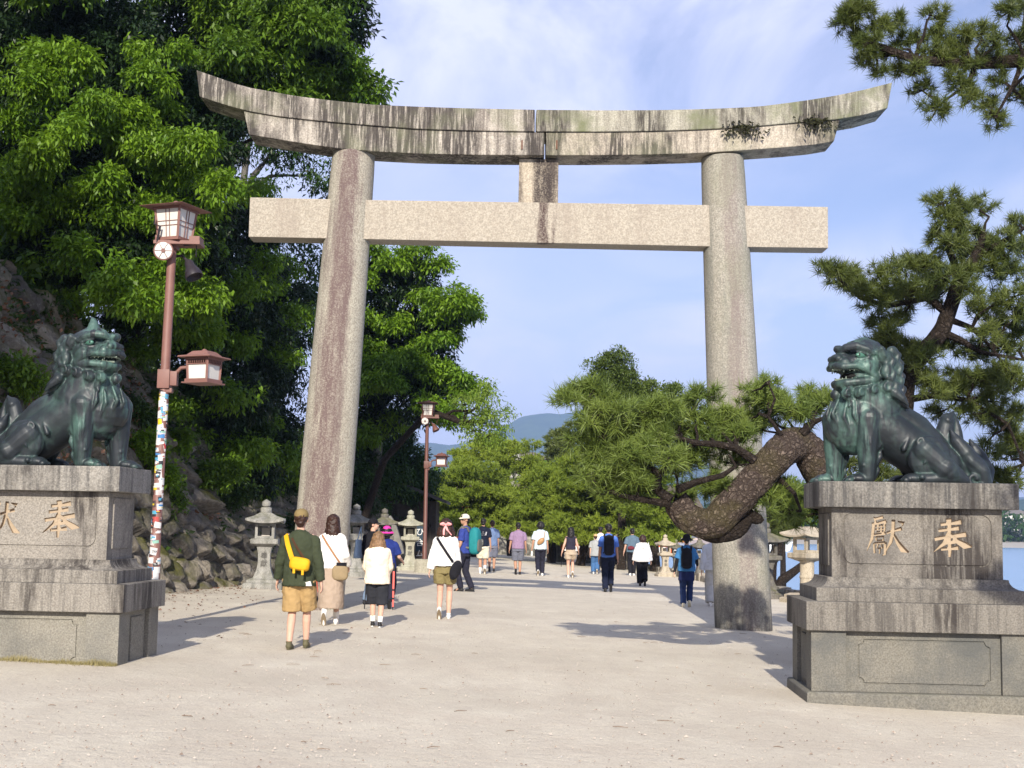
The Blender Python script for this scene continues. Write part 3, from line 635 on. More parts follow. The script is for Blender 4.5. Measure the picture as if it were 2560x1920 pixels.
def groove(m, P, hw, yf, dep):
    n = len(P); Vc = [Vector(p) for p in P]; O_ = []; I_ = []
    for i in range(n):
        t = (Vc[(i + 1) % n] - Vc[i - 1]).normalized(); nn = Vector((-t.y, t.x)); O_.append(Vc[i] + nn * hw); I_.append(Vc[i] - nn * hw)
    vs = [(p.x, yf - .05, p.y) for p in O_] + [(p.x, yf - .05, p.y) for p in I_] + [(p.x, yf + dep, p.y) for p in O_] + [(p.x, yf + dep, p.y) for p in I_]
    fs = []
    for i in range(n):
        j = (i + 1) % n
        fs += [(i, j, n + j, n + i), (2 * n + i, 3 * n + i, 3 * n + j, 2 * n + j), (i, 2 * n + i, 2 * n + j, j), (n + i, n + j, 3 * n + j, 3 * n + i)]
    m.add(vs, fs)
def pedestal(name, label, loc, rz, sink, seed, dk, br=1.0):
    """local frame: x width, -y front, z from plinth bottom"""
    t = thing(name, label, 'stone pedestal', (loc[0], loc[1], loc[2]), rz, group='komainu pedestals')
    M3 = lambda *c: tuple(q * br for q in c)
    gc = granite(name + '_cap', M3(0.22, 0.208, 0.185), (0.045, 0.045, 0.047), 0.6 * dk, sx=10, sz=0.7, black=.4 * dk, grain=60, seed=seed)
    gd = granite(name + '_die', M3(0.215, 0.198, 0.172), (0.085, 0.08, 0.075), 0.9 * dk, grain=60, streak=False, black=.25 * dk, seed=seed + 1)
    gs = granite(name + '_slab', M3(0.205, 0.19, 0.165), (0.07, 0.065, 0.06), 0.4 * dk, sx=18, sz=0.9, black=.2 * dk, grain=60, seed=seed + 2)
    gb = granite(name + '_base', M3(0.19, 0.18, 0.152), (0.08, 0.085, 0.085), 0.8 * dk, grain=60, streak=False, moss=0.1, seed=seed + 3)
    def bx(nm, w_, d_, z0, z1, mat, bev=0.01, cx=0, cy=0):
        m = MB(); m.box((cx, cy, (z0 + z1) / 2), (w_, d_, z1 - z0)); return m.build(nm, mat, t, bevel=bev)
    m = MB(); m.square([((1.10, .66), -0.25), ((1.10, .66), 0.085), ((1.085, .645), 0.10)]); m.build('plinth', gb, t, bevel=0.008)
    # base: corner posts and recessed panels
    bx('base_panel', 1.74, 1.10, 0.10, 0.665, gb, 0.004)
    bx('base_panel', 2.02, 0.56, 0.101, 0.664, gb, 0.004)
    for sx in (-1, 1):
        for sy in (-1, 1):
            bx('corner_post', 0.33, 0.30, 0.10, 0.668, gb, 0.008, sx * 0.885, sy * 0.45)
    m = MB(); P = frame_path(-0.60, 0.62, 0.18, 0.585, 0.05)
    g = MB(); groove(g, P, 0.008, -0.55, 0.014)
    front = [o for o in t.children if o.name.startswith('base_panel')][0]; boolean_cut(front, [(g, gb)])
    bx('slab', 2.20, 1.30, 0.668, 0.94, gs, 0.008)
    # ogee moulding
    prof = [((0.985, .53), 0.94), ((0.985, .53), 1.065)]
    for k in range(9):
        a = k / 8; prof.append(((0.985 - 0.012 - 0.115 * math.sin(a * PI / 2), .53 - 0.012 - 0.115 * math.sin(a * PI / 2)), 1.068 + 0.097 * (1 - math.cos(a * PI / 2))))
    m = MB(); m.square(prof); m.build('moulding', gs, t, bevel=0.004)
    die = bx('die', 1.625, 0.76, 1.163, 1.835, gd, 0.006)
    g = MB(); groove(g, frame_path(-0.70, 0.70, 1.29, 1.775, 0.09, True), 0.010, -0.38, 0.012)
    cut = MB(); strokes_cut(HO, 0.155, 1.375, 0.37, 0.37, cut, -0.38, fat=1.5); strokes_cut(KEN, -0.475, 1.375, 0.40, 0.38, cut, -0.38, fat=1.3)
    side = MB(); P = frame_path(-0.26, 0.26, 1.29, 1.775, 0.05, True)
    boolean_cut(die, [(g, gd), (cut, GOLD)])
    bx('side_tablet', 0.02, 0.50, 1.27, 1.78, gd, 0.008, -0.815); bx('side_tablet', 0.02, 0.50, 1.27, 1.78, gd, 0.008, 0.815)
    bx('side_tablet', 0.03, 0.34, 0.15, 0.60, gb, 0.008, -1.012); bx('side_tablet', 0.03, 0.34, 0.15, 0.60, gb, 0.008, 1.012)
    bx('cap', 1.89, 0.98, 1.835, 2.085, gc, 0.01)
    return t
PR_Y = 13.0; rzR = -math.radians(3.4)
pc = PT(2303, 1600, PR_Y + 0.6)
FRX = PT(2017, 1720, PR_Y)   # front-left plinth corner
ax = Vector((math.cos(rzR), math.sin(rzR), 0)); ay = Vector((-math.sin(rzR), math.cos(rzR), 0))
cR = Vector((FRX.x, PR_Y, 0)) + ax * 1.10 + ay * 0.65
zR = gz(cR.x) + 0.038
pedR = pedestal('pedestal', 'grey carved stone pedestal under the open-mouthed bronze lion on the right', (cR.x, cR.y, zR), rzR, 0, 0.0, 1.0)
# left pedestal: same heights, ground rises over its plinth
PL_Y = 13.25; rzL = -math.radians(3.4)
FLX = PT(311, 1457, PL_Y)
axL = Vector((math.cos(rzL), math.sin(rzL), 0)); ayL = Vector((-math.sin(rzL), math.cos(rzL), 0))
cL = Vector((FLX.x, PL_Y, 0)) - axL * 1.10 + ayL * 0.65
zL = PT(292, 1166, PL_Y + 0.2).z - 2.085
pedL = pedestal('pedestal', 'grey carved stone pedestal under the horned bronze lion on the left', (cL.x, cL.y, zL), rzL, 0, 5.0, 0.6, 1.3)
# ------------------------------------------------------------------ bronze guardian lions
def L3(zx, zy, y=0.0): return Vector(((zx - 1260) / 865.0, y, (1400 - zy) / 865.0))
def lion(name, label, ped, mirror, yaw, horn, mat, seed):
    t = thing(name, label, 'lion statue', ped.location, ped.rotation_euler.z, group='bronze guardian lions')
    t.location = ped.matrix_basis @ Vector((0, 0, 2.083)) if False else (ped.location + Vector((0, 0, 2.083)))
    MX = Matrix.Scale(-1, 4, (1, 0, 0)) if mirror else Matrix.Identity(4)
    B = Blob(); c = B.cap; e = B.ell
    # trunk: chest, ribs, rump
    e(L3(790, 900), (.26, .235, .30)); c(L3(740, 800), L3(735, 960), .20, .17, rat=1.0); c(L3(860, 800), L3(1400, 1170), .275, .26, 40, rat=.92); e(L3(1480, 1235), (.28, .27, .22))
    c(L3(1000, 780), L3(1300, 950), .20, .19, 36); c(L3(1300, 950), L3(1600, 1260), .19, .16, 36)
    c(L3(830, 800), L3(880, 520), .25, .24, 18)
    e(L3(950, 850), (.24, .28, .28)); e(L3(700, 880), (.20, .22, .24)); c(L3(880, 640), L3(1000, 800), .26, .26, 30)
    # belly and ribs hints
    for s in (-1, 1):
        # haunch, hind leg and paw
        e(L3(1385, 1180, s * .23), (.215, .10, .215)); c(L3(1340, 1120, s * .24), L3(1540, 1300, s * .25), .13, .12, 14); c(L3(1500, 1270, s * .26), L3(1660, 1370, s * .22), .13, .075, 12)
        c(L3(1560, 1350, s * .27), L3(1300, 1368, s * .28), .07, .055); e(L3(1235, 1362, s * .28), (.10, .085, .055))
        for k in range(4): e(L3(1172 - (1.5 - abs(k - 1.5)) * 10, 1378, s * .28 + (k - 1.5) * .043), (.035, .024, .028)); 
        e(L3(1300, 1350, s * .355), .028)
        # swirl on the haunch
        pts = [L3(1305 + 46 * math.cos(a) * q, 1062 + 46 * math.sin(a) * q, s * .315) for a, q in [(a, 0.25 + a / 6.5) for a in [x * .5 for x in range(0, 11)]]]
        B.path(pts + [L3(1345, 1120, s * .33), L3(1350, 1190, s * .335), L3(1310, 1250, s * .335)], [.016] * len(pts) + [.018, .014, .006], 7)
        c(L3(1210, 1020, s * .25), L3(1170, 1110, s * .26), .02, .03, 8)
    # forelegs
    def foreleg(x0, x1, y, px):
        c(L3(x0, 850, y * .9), L3(x1, 1120, y), .155, .105, 14); c(L3(x1, 1100, y), L3(x1 - 4, 1360, y), .105, .078, 14)
        e(L3(px, 1366, y), (.115, .088, .055)); c(L3(x1, 1340, y), L3(px, 1368, y), .075, .05)
        for k in range(4): e(L3(px - 82 - (1.5 - abs(k - 1.5)) * 12, 1380, y + (k - 1.5) * .046), (.042, .025, .030)); 
        for k in range(4): c(L3(px - 108 - (1.5 - abs(k - 1.5)) * 12, 1385, y + (k - 1.5) * .046), L3(px - 132 - (1.5 - abs(k - 1.5)) * 12, 1396, y + (k - 1.5) * .046), .012, .005, 6)
        # fringe flames behind the leg
        for (zx, zy, ex, ey, r) in ((x1 + 80, 1080, x1 + 140, 930, .05), (x1 + 66, 1230, x1 + 118, 1120, .04), (x1 + 58, 1340, x1 + 92, 1250, .032)):
            B.path([L3(zx - 30, zy + 40, y), L3(zx, zy, y), L3((zx + ex) / 2 + 12, (zy + ey) / 2, y), L3(ex, ey, y)], [r, r, r * .8, .008], 8)
        for q in (-.05, .03): B.path([L3(x1 - 10 + q * 600, 930, y - .11), L3(x1 - 5 + q * 500, 1060, y - .105), L3(x1 + q * 400, 1180, y - .09)], [.008, .016, .006], 6)
        e(L3(x1 - 45, 1250, y - .06), .022)
    foreleg(885, 880, -.17, 800); foreleg(665, 645, .10, 560)
    # chest folds
    for k, (a, b, d, yy) in enumerate(((590, 700, 560, -.10), (640, 690, 600, -.17), (760, 700, 770, -.225), (700, 720, 690, -.20))):
        B.path([L3(a, b, yy), L3(d - 15, b + 120, yy - .02), L3(d + 60, b + 290, yy)], [.012, .022, .008], 7)
    # tail: three flame plumes and a curl
    B.path([L3(1760, 1370), L3(1700, 1230), L3(1620, 1080, .02), L3(1570, 960, .03), L3(1600, 840, .03), L3(1655, 765, .03)], [.13, .13, .11, .095, .075, .014], 14, .8)
    B.path([L3(1690, 1200, .03), L3(1690, 1020, .05), L3(1680, 900, .05), L3(1665, 790, .03)], [.08, .065, .05, .012], 9)
    B.path([L3(1850, 1380), L3(1820, 1260, -.05), L3(1720, 1130, -.08), L3(1650, 1030, -.08), L3(1605, 930, -.07)], [.11, .11, .09, .065, .012], 12)
    B.path([L3(1870, 1385), L3(1905, 1280), L3(1870, 1160, .02), L3(1820, 1080, .03), L3(1790, 1005, .03)], [.11, .095, .075, .055, .012], 12)
    B.path([L3(1880, 1380, -.06), L3(1860, 1280, -.10), L3(1760, 1200, -.12), L3(1700, 1130, -.12), L3(1690, 1080, -.11)], [.08, .07, .055, .04, .01], 10)
    e(L3(1800, 1340, -.02), (.12, .11, .085)); e(L3(1850, 1350, 0), (.11, .14, .07))
    pts = [L3(1790 + 78 * q * math.cos(a), 1350 - 70 * q * math.sin(a), -.13) for a, q in [(x * .55, 0.2 + x * .075) for x in range(11)]]
    B.path(pts, [.022] * len(pts), 7)
    # head, built facing -x, turned towards the path
    R = Matrix.Rotation(yaw, 3, 'Z'); HC = L3(890, 372, -0.02)
    HS = 0.99
    def h(x, y, z): return HC + R @ (Vector((x, y, z)) * HS)
    def he(p, r): B.ell(h(*p), [q * HS for q in (r if hasattr(r, '__len__') else (r, r, r))], R)
    def hp(pts, rs, seg=9, rat=1.0): B.path([h(*q) for q in pts], [q * HS for q in rs], seg, rat)
    he((.02, 0, .02), (.255, .235, .235)); he((.06, 0, -.10), (.22, .23, .20))
    he((-.20, 0, .00), (.165, .165, .095)); he((-.27, 0, .035), (.09, .105, .075))           # muzzle
    he((-.335, 0, .045), (.055, .09, .05))
    for s in (-1, 1):
        he((-.355, s * .062, .04), (.042, .042, .036)); he((-.30, s * .105, .0), (.06, .05, .045))
        hp([(-.29, s * .02, .125), (-.275, s * .075, .155), (-.20, s * .15, .165), (-.10, s * .205, .13), (-.05, s * .225, .09)], [.040, .042, .045, .036, .022])   # brow
        hp([(-.20, s * .155, .105), (-.15, s * .19, .095), (-.09, s * .215, .07)], [.014, .014, .010], 7)      # upper lid
        hp([(-.235, s * .12, .048), (-.17, s * .178, .032), (-.09, s * .215, .05)], [.014, .016, .010], 7)
        he((-.07, s * .185, -.04), (.10, .06, .085)); he((-.15, s * .165, -.01), (.08, .04, .04))
        hp([(-.375, s * .03, -.03), (-.34, s * .12, -.045), (-.22, s * .17, -.035), (-.10, s * .205, -.075), (-.03, s * .215, -.13)], [.032, .036, .034, .032, .035])   # upper lip
        jz = -.035 if horn else 0.0
        jz = .055 if horn else 0.0
        hp([(-.31, s * .02, -.205 + jz), (-.29, s * .10, -.205 + jz), (-.19, s * .155, -.195 + jz), (-.06, s * .19, -.175 + jz * .5), (.02, s * .20, -.14)], [.042, .044, .044, .045, .04])
        he((-.18, s * .06, -.24 + jz), (.15, .09, .05)); he((-.05, s * .10, -.2 + jz * .5), (.15, .12, .08))
        # beard and jaw curls
        for k, (bx, by, bz, br) in enumerate(((-.28, .085, -.315, .060), (-.17, .155, -.305, .066), (-.05, .205, -.275, .068), (.07, .235, -.25, .07))):
            he((bx, s * by, bz + jz * .6), (br, br * .8, br)); cp = [(bx + math.cos(a) * br * q, s * (by + br * .72), bz + jz * .6 + math.sin(a) * br * q) for a, q in [(x * .62, 1.0 - x * .085) for x in range(10)]]
            hp(cp, [.015] * 10, 6)
            hp([(bx + .02, s * by, bz - .02 + jz), (bx + .05, s * (by + .01), bz - .085 + jz * .5), (bx + .015, s * (by + .02), bz - .125 + jz * .4)], [.04, .035, .012], 8)
        # ear and mane locks
        hp([(-.02, s * .215, .11), (.02, s * .255, .135), (.045, s * .265, .07), (.03, s * .24, .02)], [.03, .036, .03, .016], 8)
        he((.02, s * .24, .09), (.04, .03, .06))
        rows = [(.10, .235, .04), (.09, .26, -.09), (.12, .26, -.21), (.19, .20, .10), (.20, .225, -.03), (.21, .225, -.16), (.20, .22, -.29), (.28, .12, .03), (.29, .13, -.10), (.30, .13, -.23), (.30, .13, -.36)]
        for (mx, my, mz) in rows:
            he((mx, s * my, mz), (.075, .05, .085)); hp([(mx - .02, s * (my + .012), mz + .05), (mx + .05, s * (my + .028), mz - .01), (mx + .02, s * (my + .035), mz - .075), (mx - .035, s * (my + .03), mz - .06), (mx - .02, s * (my + .035), mz - .02)], [.028, .036, .030, .020, .012], 8)
    hp([(-.24, 0, .14), (-.18, 0, .20), (0, 0, .262), (.15, 0, .215), (.26, 0, .08)], [.035, .03, .03, .035, .04], 9)
    hp([(-.24, 0, .12), (-.30, 0, .145), (-.345, 0, .155)], [.06, .042, .010], 8)
    if horn: hp([(-.02, 0, .20), (-.01, 0, .28), (.0, 0, .335), (.03, 0, .375)], [.10, .06, .035, .010], 10)
    else: he((.02, 0, .235), (.10, .07, .035))
    # mane falling on the back
    for k in range(7):
        yy = -.2 + k * .066; B.path([h(.24, yy, -.18), L3(1110, 600 + abs(k - 3) * 10, yy * 1.1), L3(1170, 680 + (k % 2) * 25, yy * 1.15), L3(1215 + (k % 2) * 20, 735 + (k % 2) * 22, yy * 1.2)], [.065, .055, .042, .012], 9)
    body = B.build('body', mat, t, voxel=0.0092, smooth=3, xf=MX, disp=0.008, dsize=0.12)
    HM = lambda *p: MX @ h(*p)
    EY = plain('bronze_eye', (0.07, 0.17, 0.13), 0.35, 0.2) if 'bronze_eye' not in MATS else MATS['bronze_eye']
    PU = plain('bronze_pupil', (0.02, 0.03, 0.03), 0.4) if 'bronze_pupil' not in MATS else MATS['bronze_pupil']
    TO = plain('bronze_tooth', (0.16, 0.20, 0.16), 0.6) if 'bronze_tooth' not in MATS else MATS['bronze_tooth']
    MO = plain('mouth_shade_black', (0.012, 0.012, 0.012), 0.9) if 'mouth_shade_black' not in MATS else MATS['mouth_shade_black']
    Rm = (MX.to_3x3() @ R)
    for s in (-1, 1):
        b = Blob(); b.ell(HM(-.165, s * .168, .074), (.06, .03, .03), Rm); eo = b.build('eye', EY, t, voxel=.006, smooth=1)
        b = Blob(); b.ell(HM(-.190, s * .184, .076), (.016, .012, .018), Rm); b.build('pupil', PU, eo, voxel=.004, smooth=1)
    UP = ((.38, 0, 0), (.35, .03, .014), (.34, .065, .014), (.32, .10, .034), (.27, .135, .014), (.23, .15, .016), (.19, .165, .014), (.15, .178, .014), (.11, .19, .02)); jz = .055 if horn else 0
    for nm, zz, up, dx in (('upper_teeth', -.066, -1, 0), ('lower_teeth', -.172 + jz, 1, .03)):
        tm = MB(); line = [HM(-x + dx, -y * (1 if up < 0 else .95), zz) for x, y, l in UP[:0:-1]] + [HM(-x + dx, y * (1 if up < 0 else .95), zz) for x, y, l in UP]
        tm.tube(line, [.011 * HS] * len(line), 7)
        for s in (-1, 1):
            for x, y, ln in UP[1:]: p = HM(-x + dx, s * y * (1 if up < 0 else .95), zz); q = HM(-x + dx, s * y * (1 if up < 0 else .95), zz + up * (ln * .7 + .010)); tm.tube([p, q], [.011, .004], 7)
        tm.build(nm, TO, t, smooth=True)
    b = Blob(); b.ell(HM(-.10, 0, -.13), (.16, .15, .055), Rm)  # near-black filler, painting the shade inside the mouth
    b.build('mouth_shade', MO, t, voxel=.012)
    return t
BR = bronze('weathered_bronze', 0.0, -1); BRL = bronze('weathered_bronze_left', 5.0, 1)
lionR = lion('komainu', 'bronze guardian lion with its mouth open, on the right pedestal', pedR, False, math.radians(24), False, BR, 1)
lionL = lion('komainu', 'bronze guardian lion with a horn and clenched teeth, on the left pedestal', pedL, True, math.radians(-32) * -1 if False else math.radians(30), True, BRL, 2)
sh = ax * 0.02; lionR.location += sh
# ------------------------------------------------------------------ stone lanterns
LG = granite('lantern_granite', (0.34, 0.335, 0.31), (0.12, 0.12, 0.11), 0.45, grain=55, moss=0.25, sx=6, sz=1)
LGW = granite('lantern_granite_warm', (0.47, 0.41, 0.31), (0.2, 0.17, 0.13), 0.3, grain=55, sx=6, sz=1)
LGD = granite('lantern_granite_dark', (0.20, 0.185, 0.16), (0.07, 0.065, 0.06), 0.6, grain=55, moss=0.5, sx=6, sz=1)
DARK = plain('dark_hollow', (0.02, 0.02, 0.02), 0.9)
PAPER = plain('old_paper', (0.55, 0.52, 0.47), 0.9)
INK = plain('carved_shadow', (0.13, 0.125, 0.115), 0.95)
def curved_roof(m, w_, z0, hh, lift, n=6, top=0.16):
    """square roof with upturned corners"""
    rs = []
    K = 10
    for lev, (f, zz) in enumerate([(0.93, z0 - 0.0), (1.0, z0 + 0.012), (1.0, z0 + 0.055), (0.80, z0 + 0.055 + hh * 0.28), (0.58, z0 + 0.055 + hh * 0.55), (0.38, z0 + 0.055 + hh * 0.85), (top / w_, z0 + 0.055 + hh)]):
        ring = []
        for side in range(4):
            for k in range(K):
                u = -1 + 2 * k / K; a = side * PI / 2
                x, y = w_ * f * u, -w_ * f
                z = zz + lift * (abs(u) ** 2.5) * (f ** 3) * (1 if lev else 1)
                ring.append((x * math.cos(a) - y * math.sin(a), x * math.sin(a) + y * math.cos(a), z))
        rs.append(ring)
    m.rings(rs)
def text_mesh(txt, size, name, mat, parent, loc, rot=(PI / 2, 0, 0), ext=0.002):
    cu = bpy.data.curves.new('t', 'FONT'); cu.body = txt; cu.size = size; cu.align_x = 'CENTER'; cu.align_y = 'CENTER'; cu.extrude = ext; cu.resolution_u = 3
    ob = bpy.data.objects.new('t', cu); COL.objects.link(ob); dg = bpy.context.evaluated_depsgraph_get(); dg.update()
    me = bpy.data.meshes.new_from_object(ob.evaluated_get(dg)); bpy.data.objects.remove(ob); me.materials.clear()
    o = link(name, me, mat, parent); o.location = loc; o.rotation_euler = rot; return o
def lantern(label, loc, rz=0.0, mat=LG, sc=1.0, style=0, finial=True, name='stone_lantern', cat='stone lantern', group='stone lanterns lining the path'):
    t = thing(name, label, cat, loc, rz, group); 
    S = lambda v: v * sc
    m = MB(); m.square([(S(.43), -0.25), (S(.43), S(.11)), (S(.40), S(.13))]); m.square([(S(.36), S(.128)), (S(.355), S(.19)), (S(.27), S(.225))]); m.build('base', mat, t, bevel=0.012)
    m = MB()
    if style == 0:
        prof = []
        for k in range(15):
            u = k / 14; hw = .135 + .10 * (max(0, .55 - u) / .55) ** 2.0 + .035 * (max(0, u - .75) / .25) ** 1.5; prof.append((S(hw), S(.222 + u * .70)))
        m.square(prof)
    else: m.lathe([(S(.17), S(.22)), (S(.16), S(.3)), (S(.155), S(.55)), (S(.17), S(.56)), (S(.17), S(.6)), (S(.155), S(.61)), (S(.155), S(.9)), (S(.2), S(.925))], 28)
    sh_ = m.build('shaft', mat, t, bevel=0.006, smooth=(style == 1))
    if style == 0:
        for k, ch in enumerate('奉獻'): text_mesh(ch, S(.16), 'inscription', INK, sh_, (0, -S(.172 - .02 * k) - 0.002 if False else -S(.150 + (.015 if k else 0.004)), S(.72 - .17 * k)))
    m = MB(); m.square([(S(.15), S(.92)), (S(.22), S(.955)), (S(.29), S(.985)), (S(.305), S(1.0)), (S(.305), S(1.09)), (S(.285), S(1.105))]); m.build('middle_platform', mat, t, bevel=0.01)
    m = MB(); w_ = S(.215); z0 = S(1.103); z1 = S(1.44); q = S(.062)
    for sx in (-1, 1):
        for sy in (-1, 1): m.box((sx * (w_ - q / 2), sy * (w_ - q / 2), (z0 + z1) / 2), (q, q, z1 - z0))
    m.box((0, 0, z0 + S(.03)), (2 * w_ - 0.004, 2 * w_ - 0.004, S(.06))); m.box((0, 0, z1 - S(.025)), (2 * w_ - 0.004, 2 * w_ - 0.004, S(.05)))
    if style == 0:
        for s in (-1, 1): m.box((s * (w_ - .02), 0, (z0 + z1) / 2), (.02, 2 * w_ - 2 * q + .002, z1 - z0 - .01)) if sc < .98 else m.box((s * (w_ - .02), S(.0), (z0 + z1) / 2), (.022, S(.05), z1 - z0 - .01))
    fb = m.build('fire_box', mat, t, bevel=0.005)
    if style == 0: m = MB(); m.box((0.0, S(.12), (z0 + z1) / 2 - S(.03)), (S(.18), .01, S(.19))); m.build('paper_pane', PAPER, fb)
    m = MB(); curved_roof(m, S(.42), z1, S(.19), S(.06), top=S(.12)); m.build('roof', mat, t, smooth=True)
    if finial:
        m = MB(); m.lathe([(S(.115), z1 + S(.23)), (S(.13), z1 + S(.26)), (S(.13), z1 + S(.34)), (S(.11), z1 + S(.365)), (S(.055), z1 + S(.375)), (S(.09), z1 + S(.39)), (S(.105), z1 + S(.43)), (S(.1), z1 + S(.49)), (S(.05), z1 + S(.52)), (S(.01), z1 + S(.545))], 14)
        m.build('finial', mat, t, smooth=True)
    return t
def lan_at(px, pyb, pyt, label, **k):
    P = GP(px, pyb); P.y += 0.3; s = SCL(P.y); Hh = (pyb - pyt) / s; P.z = gz(P.x); return lantern(label, P, sc=Hh / 1.985, **k)
lan_at(652, 1472, 1253, 'grey stone lantern nearest on the left, beside the boulder wall', rz=.1)
lan_at(884, 1441, 1263, 'stone lantern partly hidden by the left torii column', rz=.12)
lan_at(956, 1428, 1273, 'stone lantern behind the pink hat, in front of the leaning slab', rz=.12, mat=LGD)
lan_at(1022, 1426, 1277, 'pale yellowish stone lantern next to the far lamp post base', rz=.05, mat=granite('lantern_granite_pale', (0.42, 0.41, 0.33), (0.2, 0.19, 0.15), 0.3, grain=55, moss=0.3))
# right side
t = lantern('large cream stone lantern with a round shaft left of the right pedestal', (7.35, 33.8, gz(7.35)), style=1, mat=LGW, sc=1.12, finial=False, rz=.5)
lantern('darker stone lantern beside the large cream one, before a forked trunk', (6.75, 36.0, gz(6.8)), mat=LGD, sc=1.0, rz=.4)
lan_at(1665, 1442, 1338, 'small stone lantern standing alone against the water', mat=LGW, rz=.1)
lan_at(1752, 1450, 1343, 'stone lantern close to the left edge of the right torii column', mat=LGD, rz=.1)
lan_at(1608, 1428, 1322, 'dark stone lantern behind the white hooded walker', mat=LGD, rz=.1)
lan_at(1562, 1424, 1316, 'stone lantern behind the grey sweatshirt walker', mat=LGW, rz=.1)
lan_at(1692, 1436, 1350, 'low stone lantern hidden behind the black bucket hat', mat=LGD, rz=.1)
lan_at(1395, 1405, 1310, 'dark stone lantern in the shade of the distant pines', mat=LGD, rz=.1)
lan_at(1462, 1408, 1325, 'stone lantern by the slanting pine trunk', mat=LGD, rz=.1)

# ------------------------------------------------------------------ lamp posts
BRN = plain('lamp_brown_paint', (0.20, 0.098, 0.08), 0.55, var=0.12, scale=5, spec=0.4)
BRN2 = plain('lamp_dark_brown_paint', (0.13, 0.055, 0.042), 0.5, var=0.15, scale=5, spec=0.4)
PANE = plain('frosted_pane', (0.62, 0.60, 0.55), 0.35, var=0.03, scale=3)
GLASS = plain('lamp_glass', (0.62, 0.62, 0.58), 0.2, var=0.1, scale=20, spec=0.6)
BLK = plain('dark_plum_metal', (0.03, 0.025, 0.032), 0.45)
def frustum(m, c, wb, wt, z0, z1): m.square([(wb, z0), (wt, z1)], c)
def head_lantern(t, c, wb, wt, h_, rim, rh, mat, mull, name='lantern_head', rz=0.0, slats=False):
    """square lamp box; c = bottom centre (local)"""
    R = Matrix.Translation(Vector(c)) @ Matrix.Rotation(rz, 4, 'Z'); m = MB(); e_ = wb * .11
    for sx in (-1, 1):
        for sy in (-1, 1): m.tube([(sx * (wb - e_), sy * (wb - e_), 0), (sx * (wt - e_), sy * (wt - e_), h_)], [e_ * 1.1, e_ * 1.1], 4)
    m.square([(wb + .012, -.02), (wb + .012, .025)]); m.square([(wt + .004, h_ - .03), (wt + .004, h_ + .002)])
    hd = m.build(name, mat, t, bevel=0.003, xf=R)
    for k in range(4):
        m = MB(); n = 1
        a, b = wb - e_ * .9, wt - e_ * .9; zt = h_ - (.085 if slats else .02)
        bt = a + (b - a) * zt / h_
        m.add([(-a, -a + .002, .02), (a, -a + .002, .02), (bt, -bt + .002, zt), (-bt, -bt + .002, zt), (-a, -a + .01, .02), (a, -a + .01, .02), (bt, -bt + .01, zt), (-bt, -bt + .01, zt)], [(0, 1, 2, 3), (7, 6, 5, 4), (0, 4, 5, 1), (1, 5, 6, 2), (2, 6, 7, 3), (3, 7, 4, 0)])
        m.build('pane', PANE, hd, xf=R @ Matrix.Rotation(k * PI / 2, 4, 'Z'))
        m = MB()
        if mull:
            for u in (-.12, .2):
                m.box((u * wb, -(wb + wt) / 2 + e_ * .78, h_ / 2), (.008, .008, h_ * .93), rx=-math.atan((wt - wb) / h_) * -1)
            for v in (.42, .56): yy = -(wb + (wt - wb) * v) + e_ * .78; m.box((0, yy, h_ * v), (2 * (wb + (wt - wb) * v) - .04, .008, .008))
        if slats:
            for i in range(9): m.box((-wt * .78 + i * wt * .195, -wt + .012, h_ - .045), (.010, .012, .06))
            m.box((0, -wt + .012, h_ - .088), (2 * wt - .03, .014, .014))
        if mull or slats: m.build('glazing_bar', mat, hd, xf=R @ Matrix.Rotation(k * PI / 2, 4, 'Z'))
    m = MB(); z = h_
    if slats: prof = [(rim * .98, z - .004), (rim, z + .004), (rim * .96, z + .018), (rim * .66, z + .035), (rim * .55, z + .062), (rim * .46, z + .085), (rim * .40, z + .092), (.03, z + .10), (.014, z + .125)]
    else: prof = [(wt, z + .001), (rim * .98, z + .0005), (rim, z + .008), (rim * .2, z + rh), (.035, z + rh + .01), (.02, z + rh + .035)]
    m.square(prof); m.build('roof', mat, hd, bevel=0.002, xf=R); return hd
def lamp_post(label, foot, top_px, s, mat, matp, near):
    """s: px per metre; foot world point"""
    t = thing('lamp_post', label, 'lamp post', foot, 0.0, 'brown lantern lamp posts along the path')
    def lx(px): return (px - foot_px[0]) / s
    return t
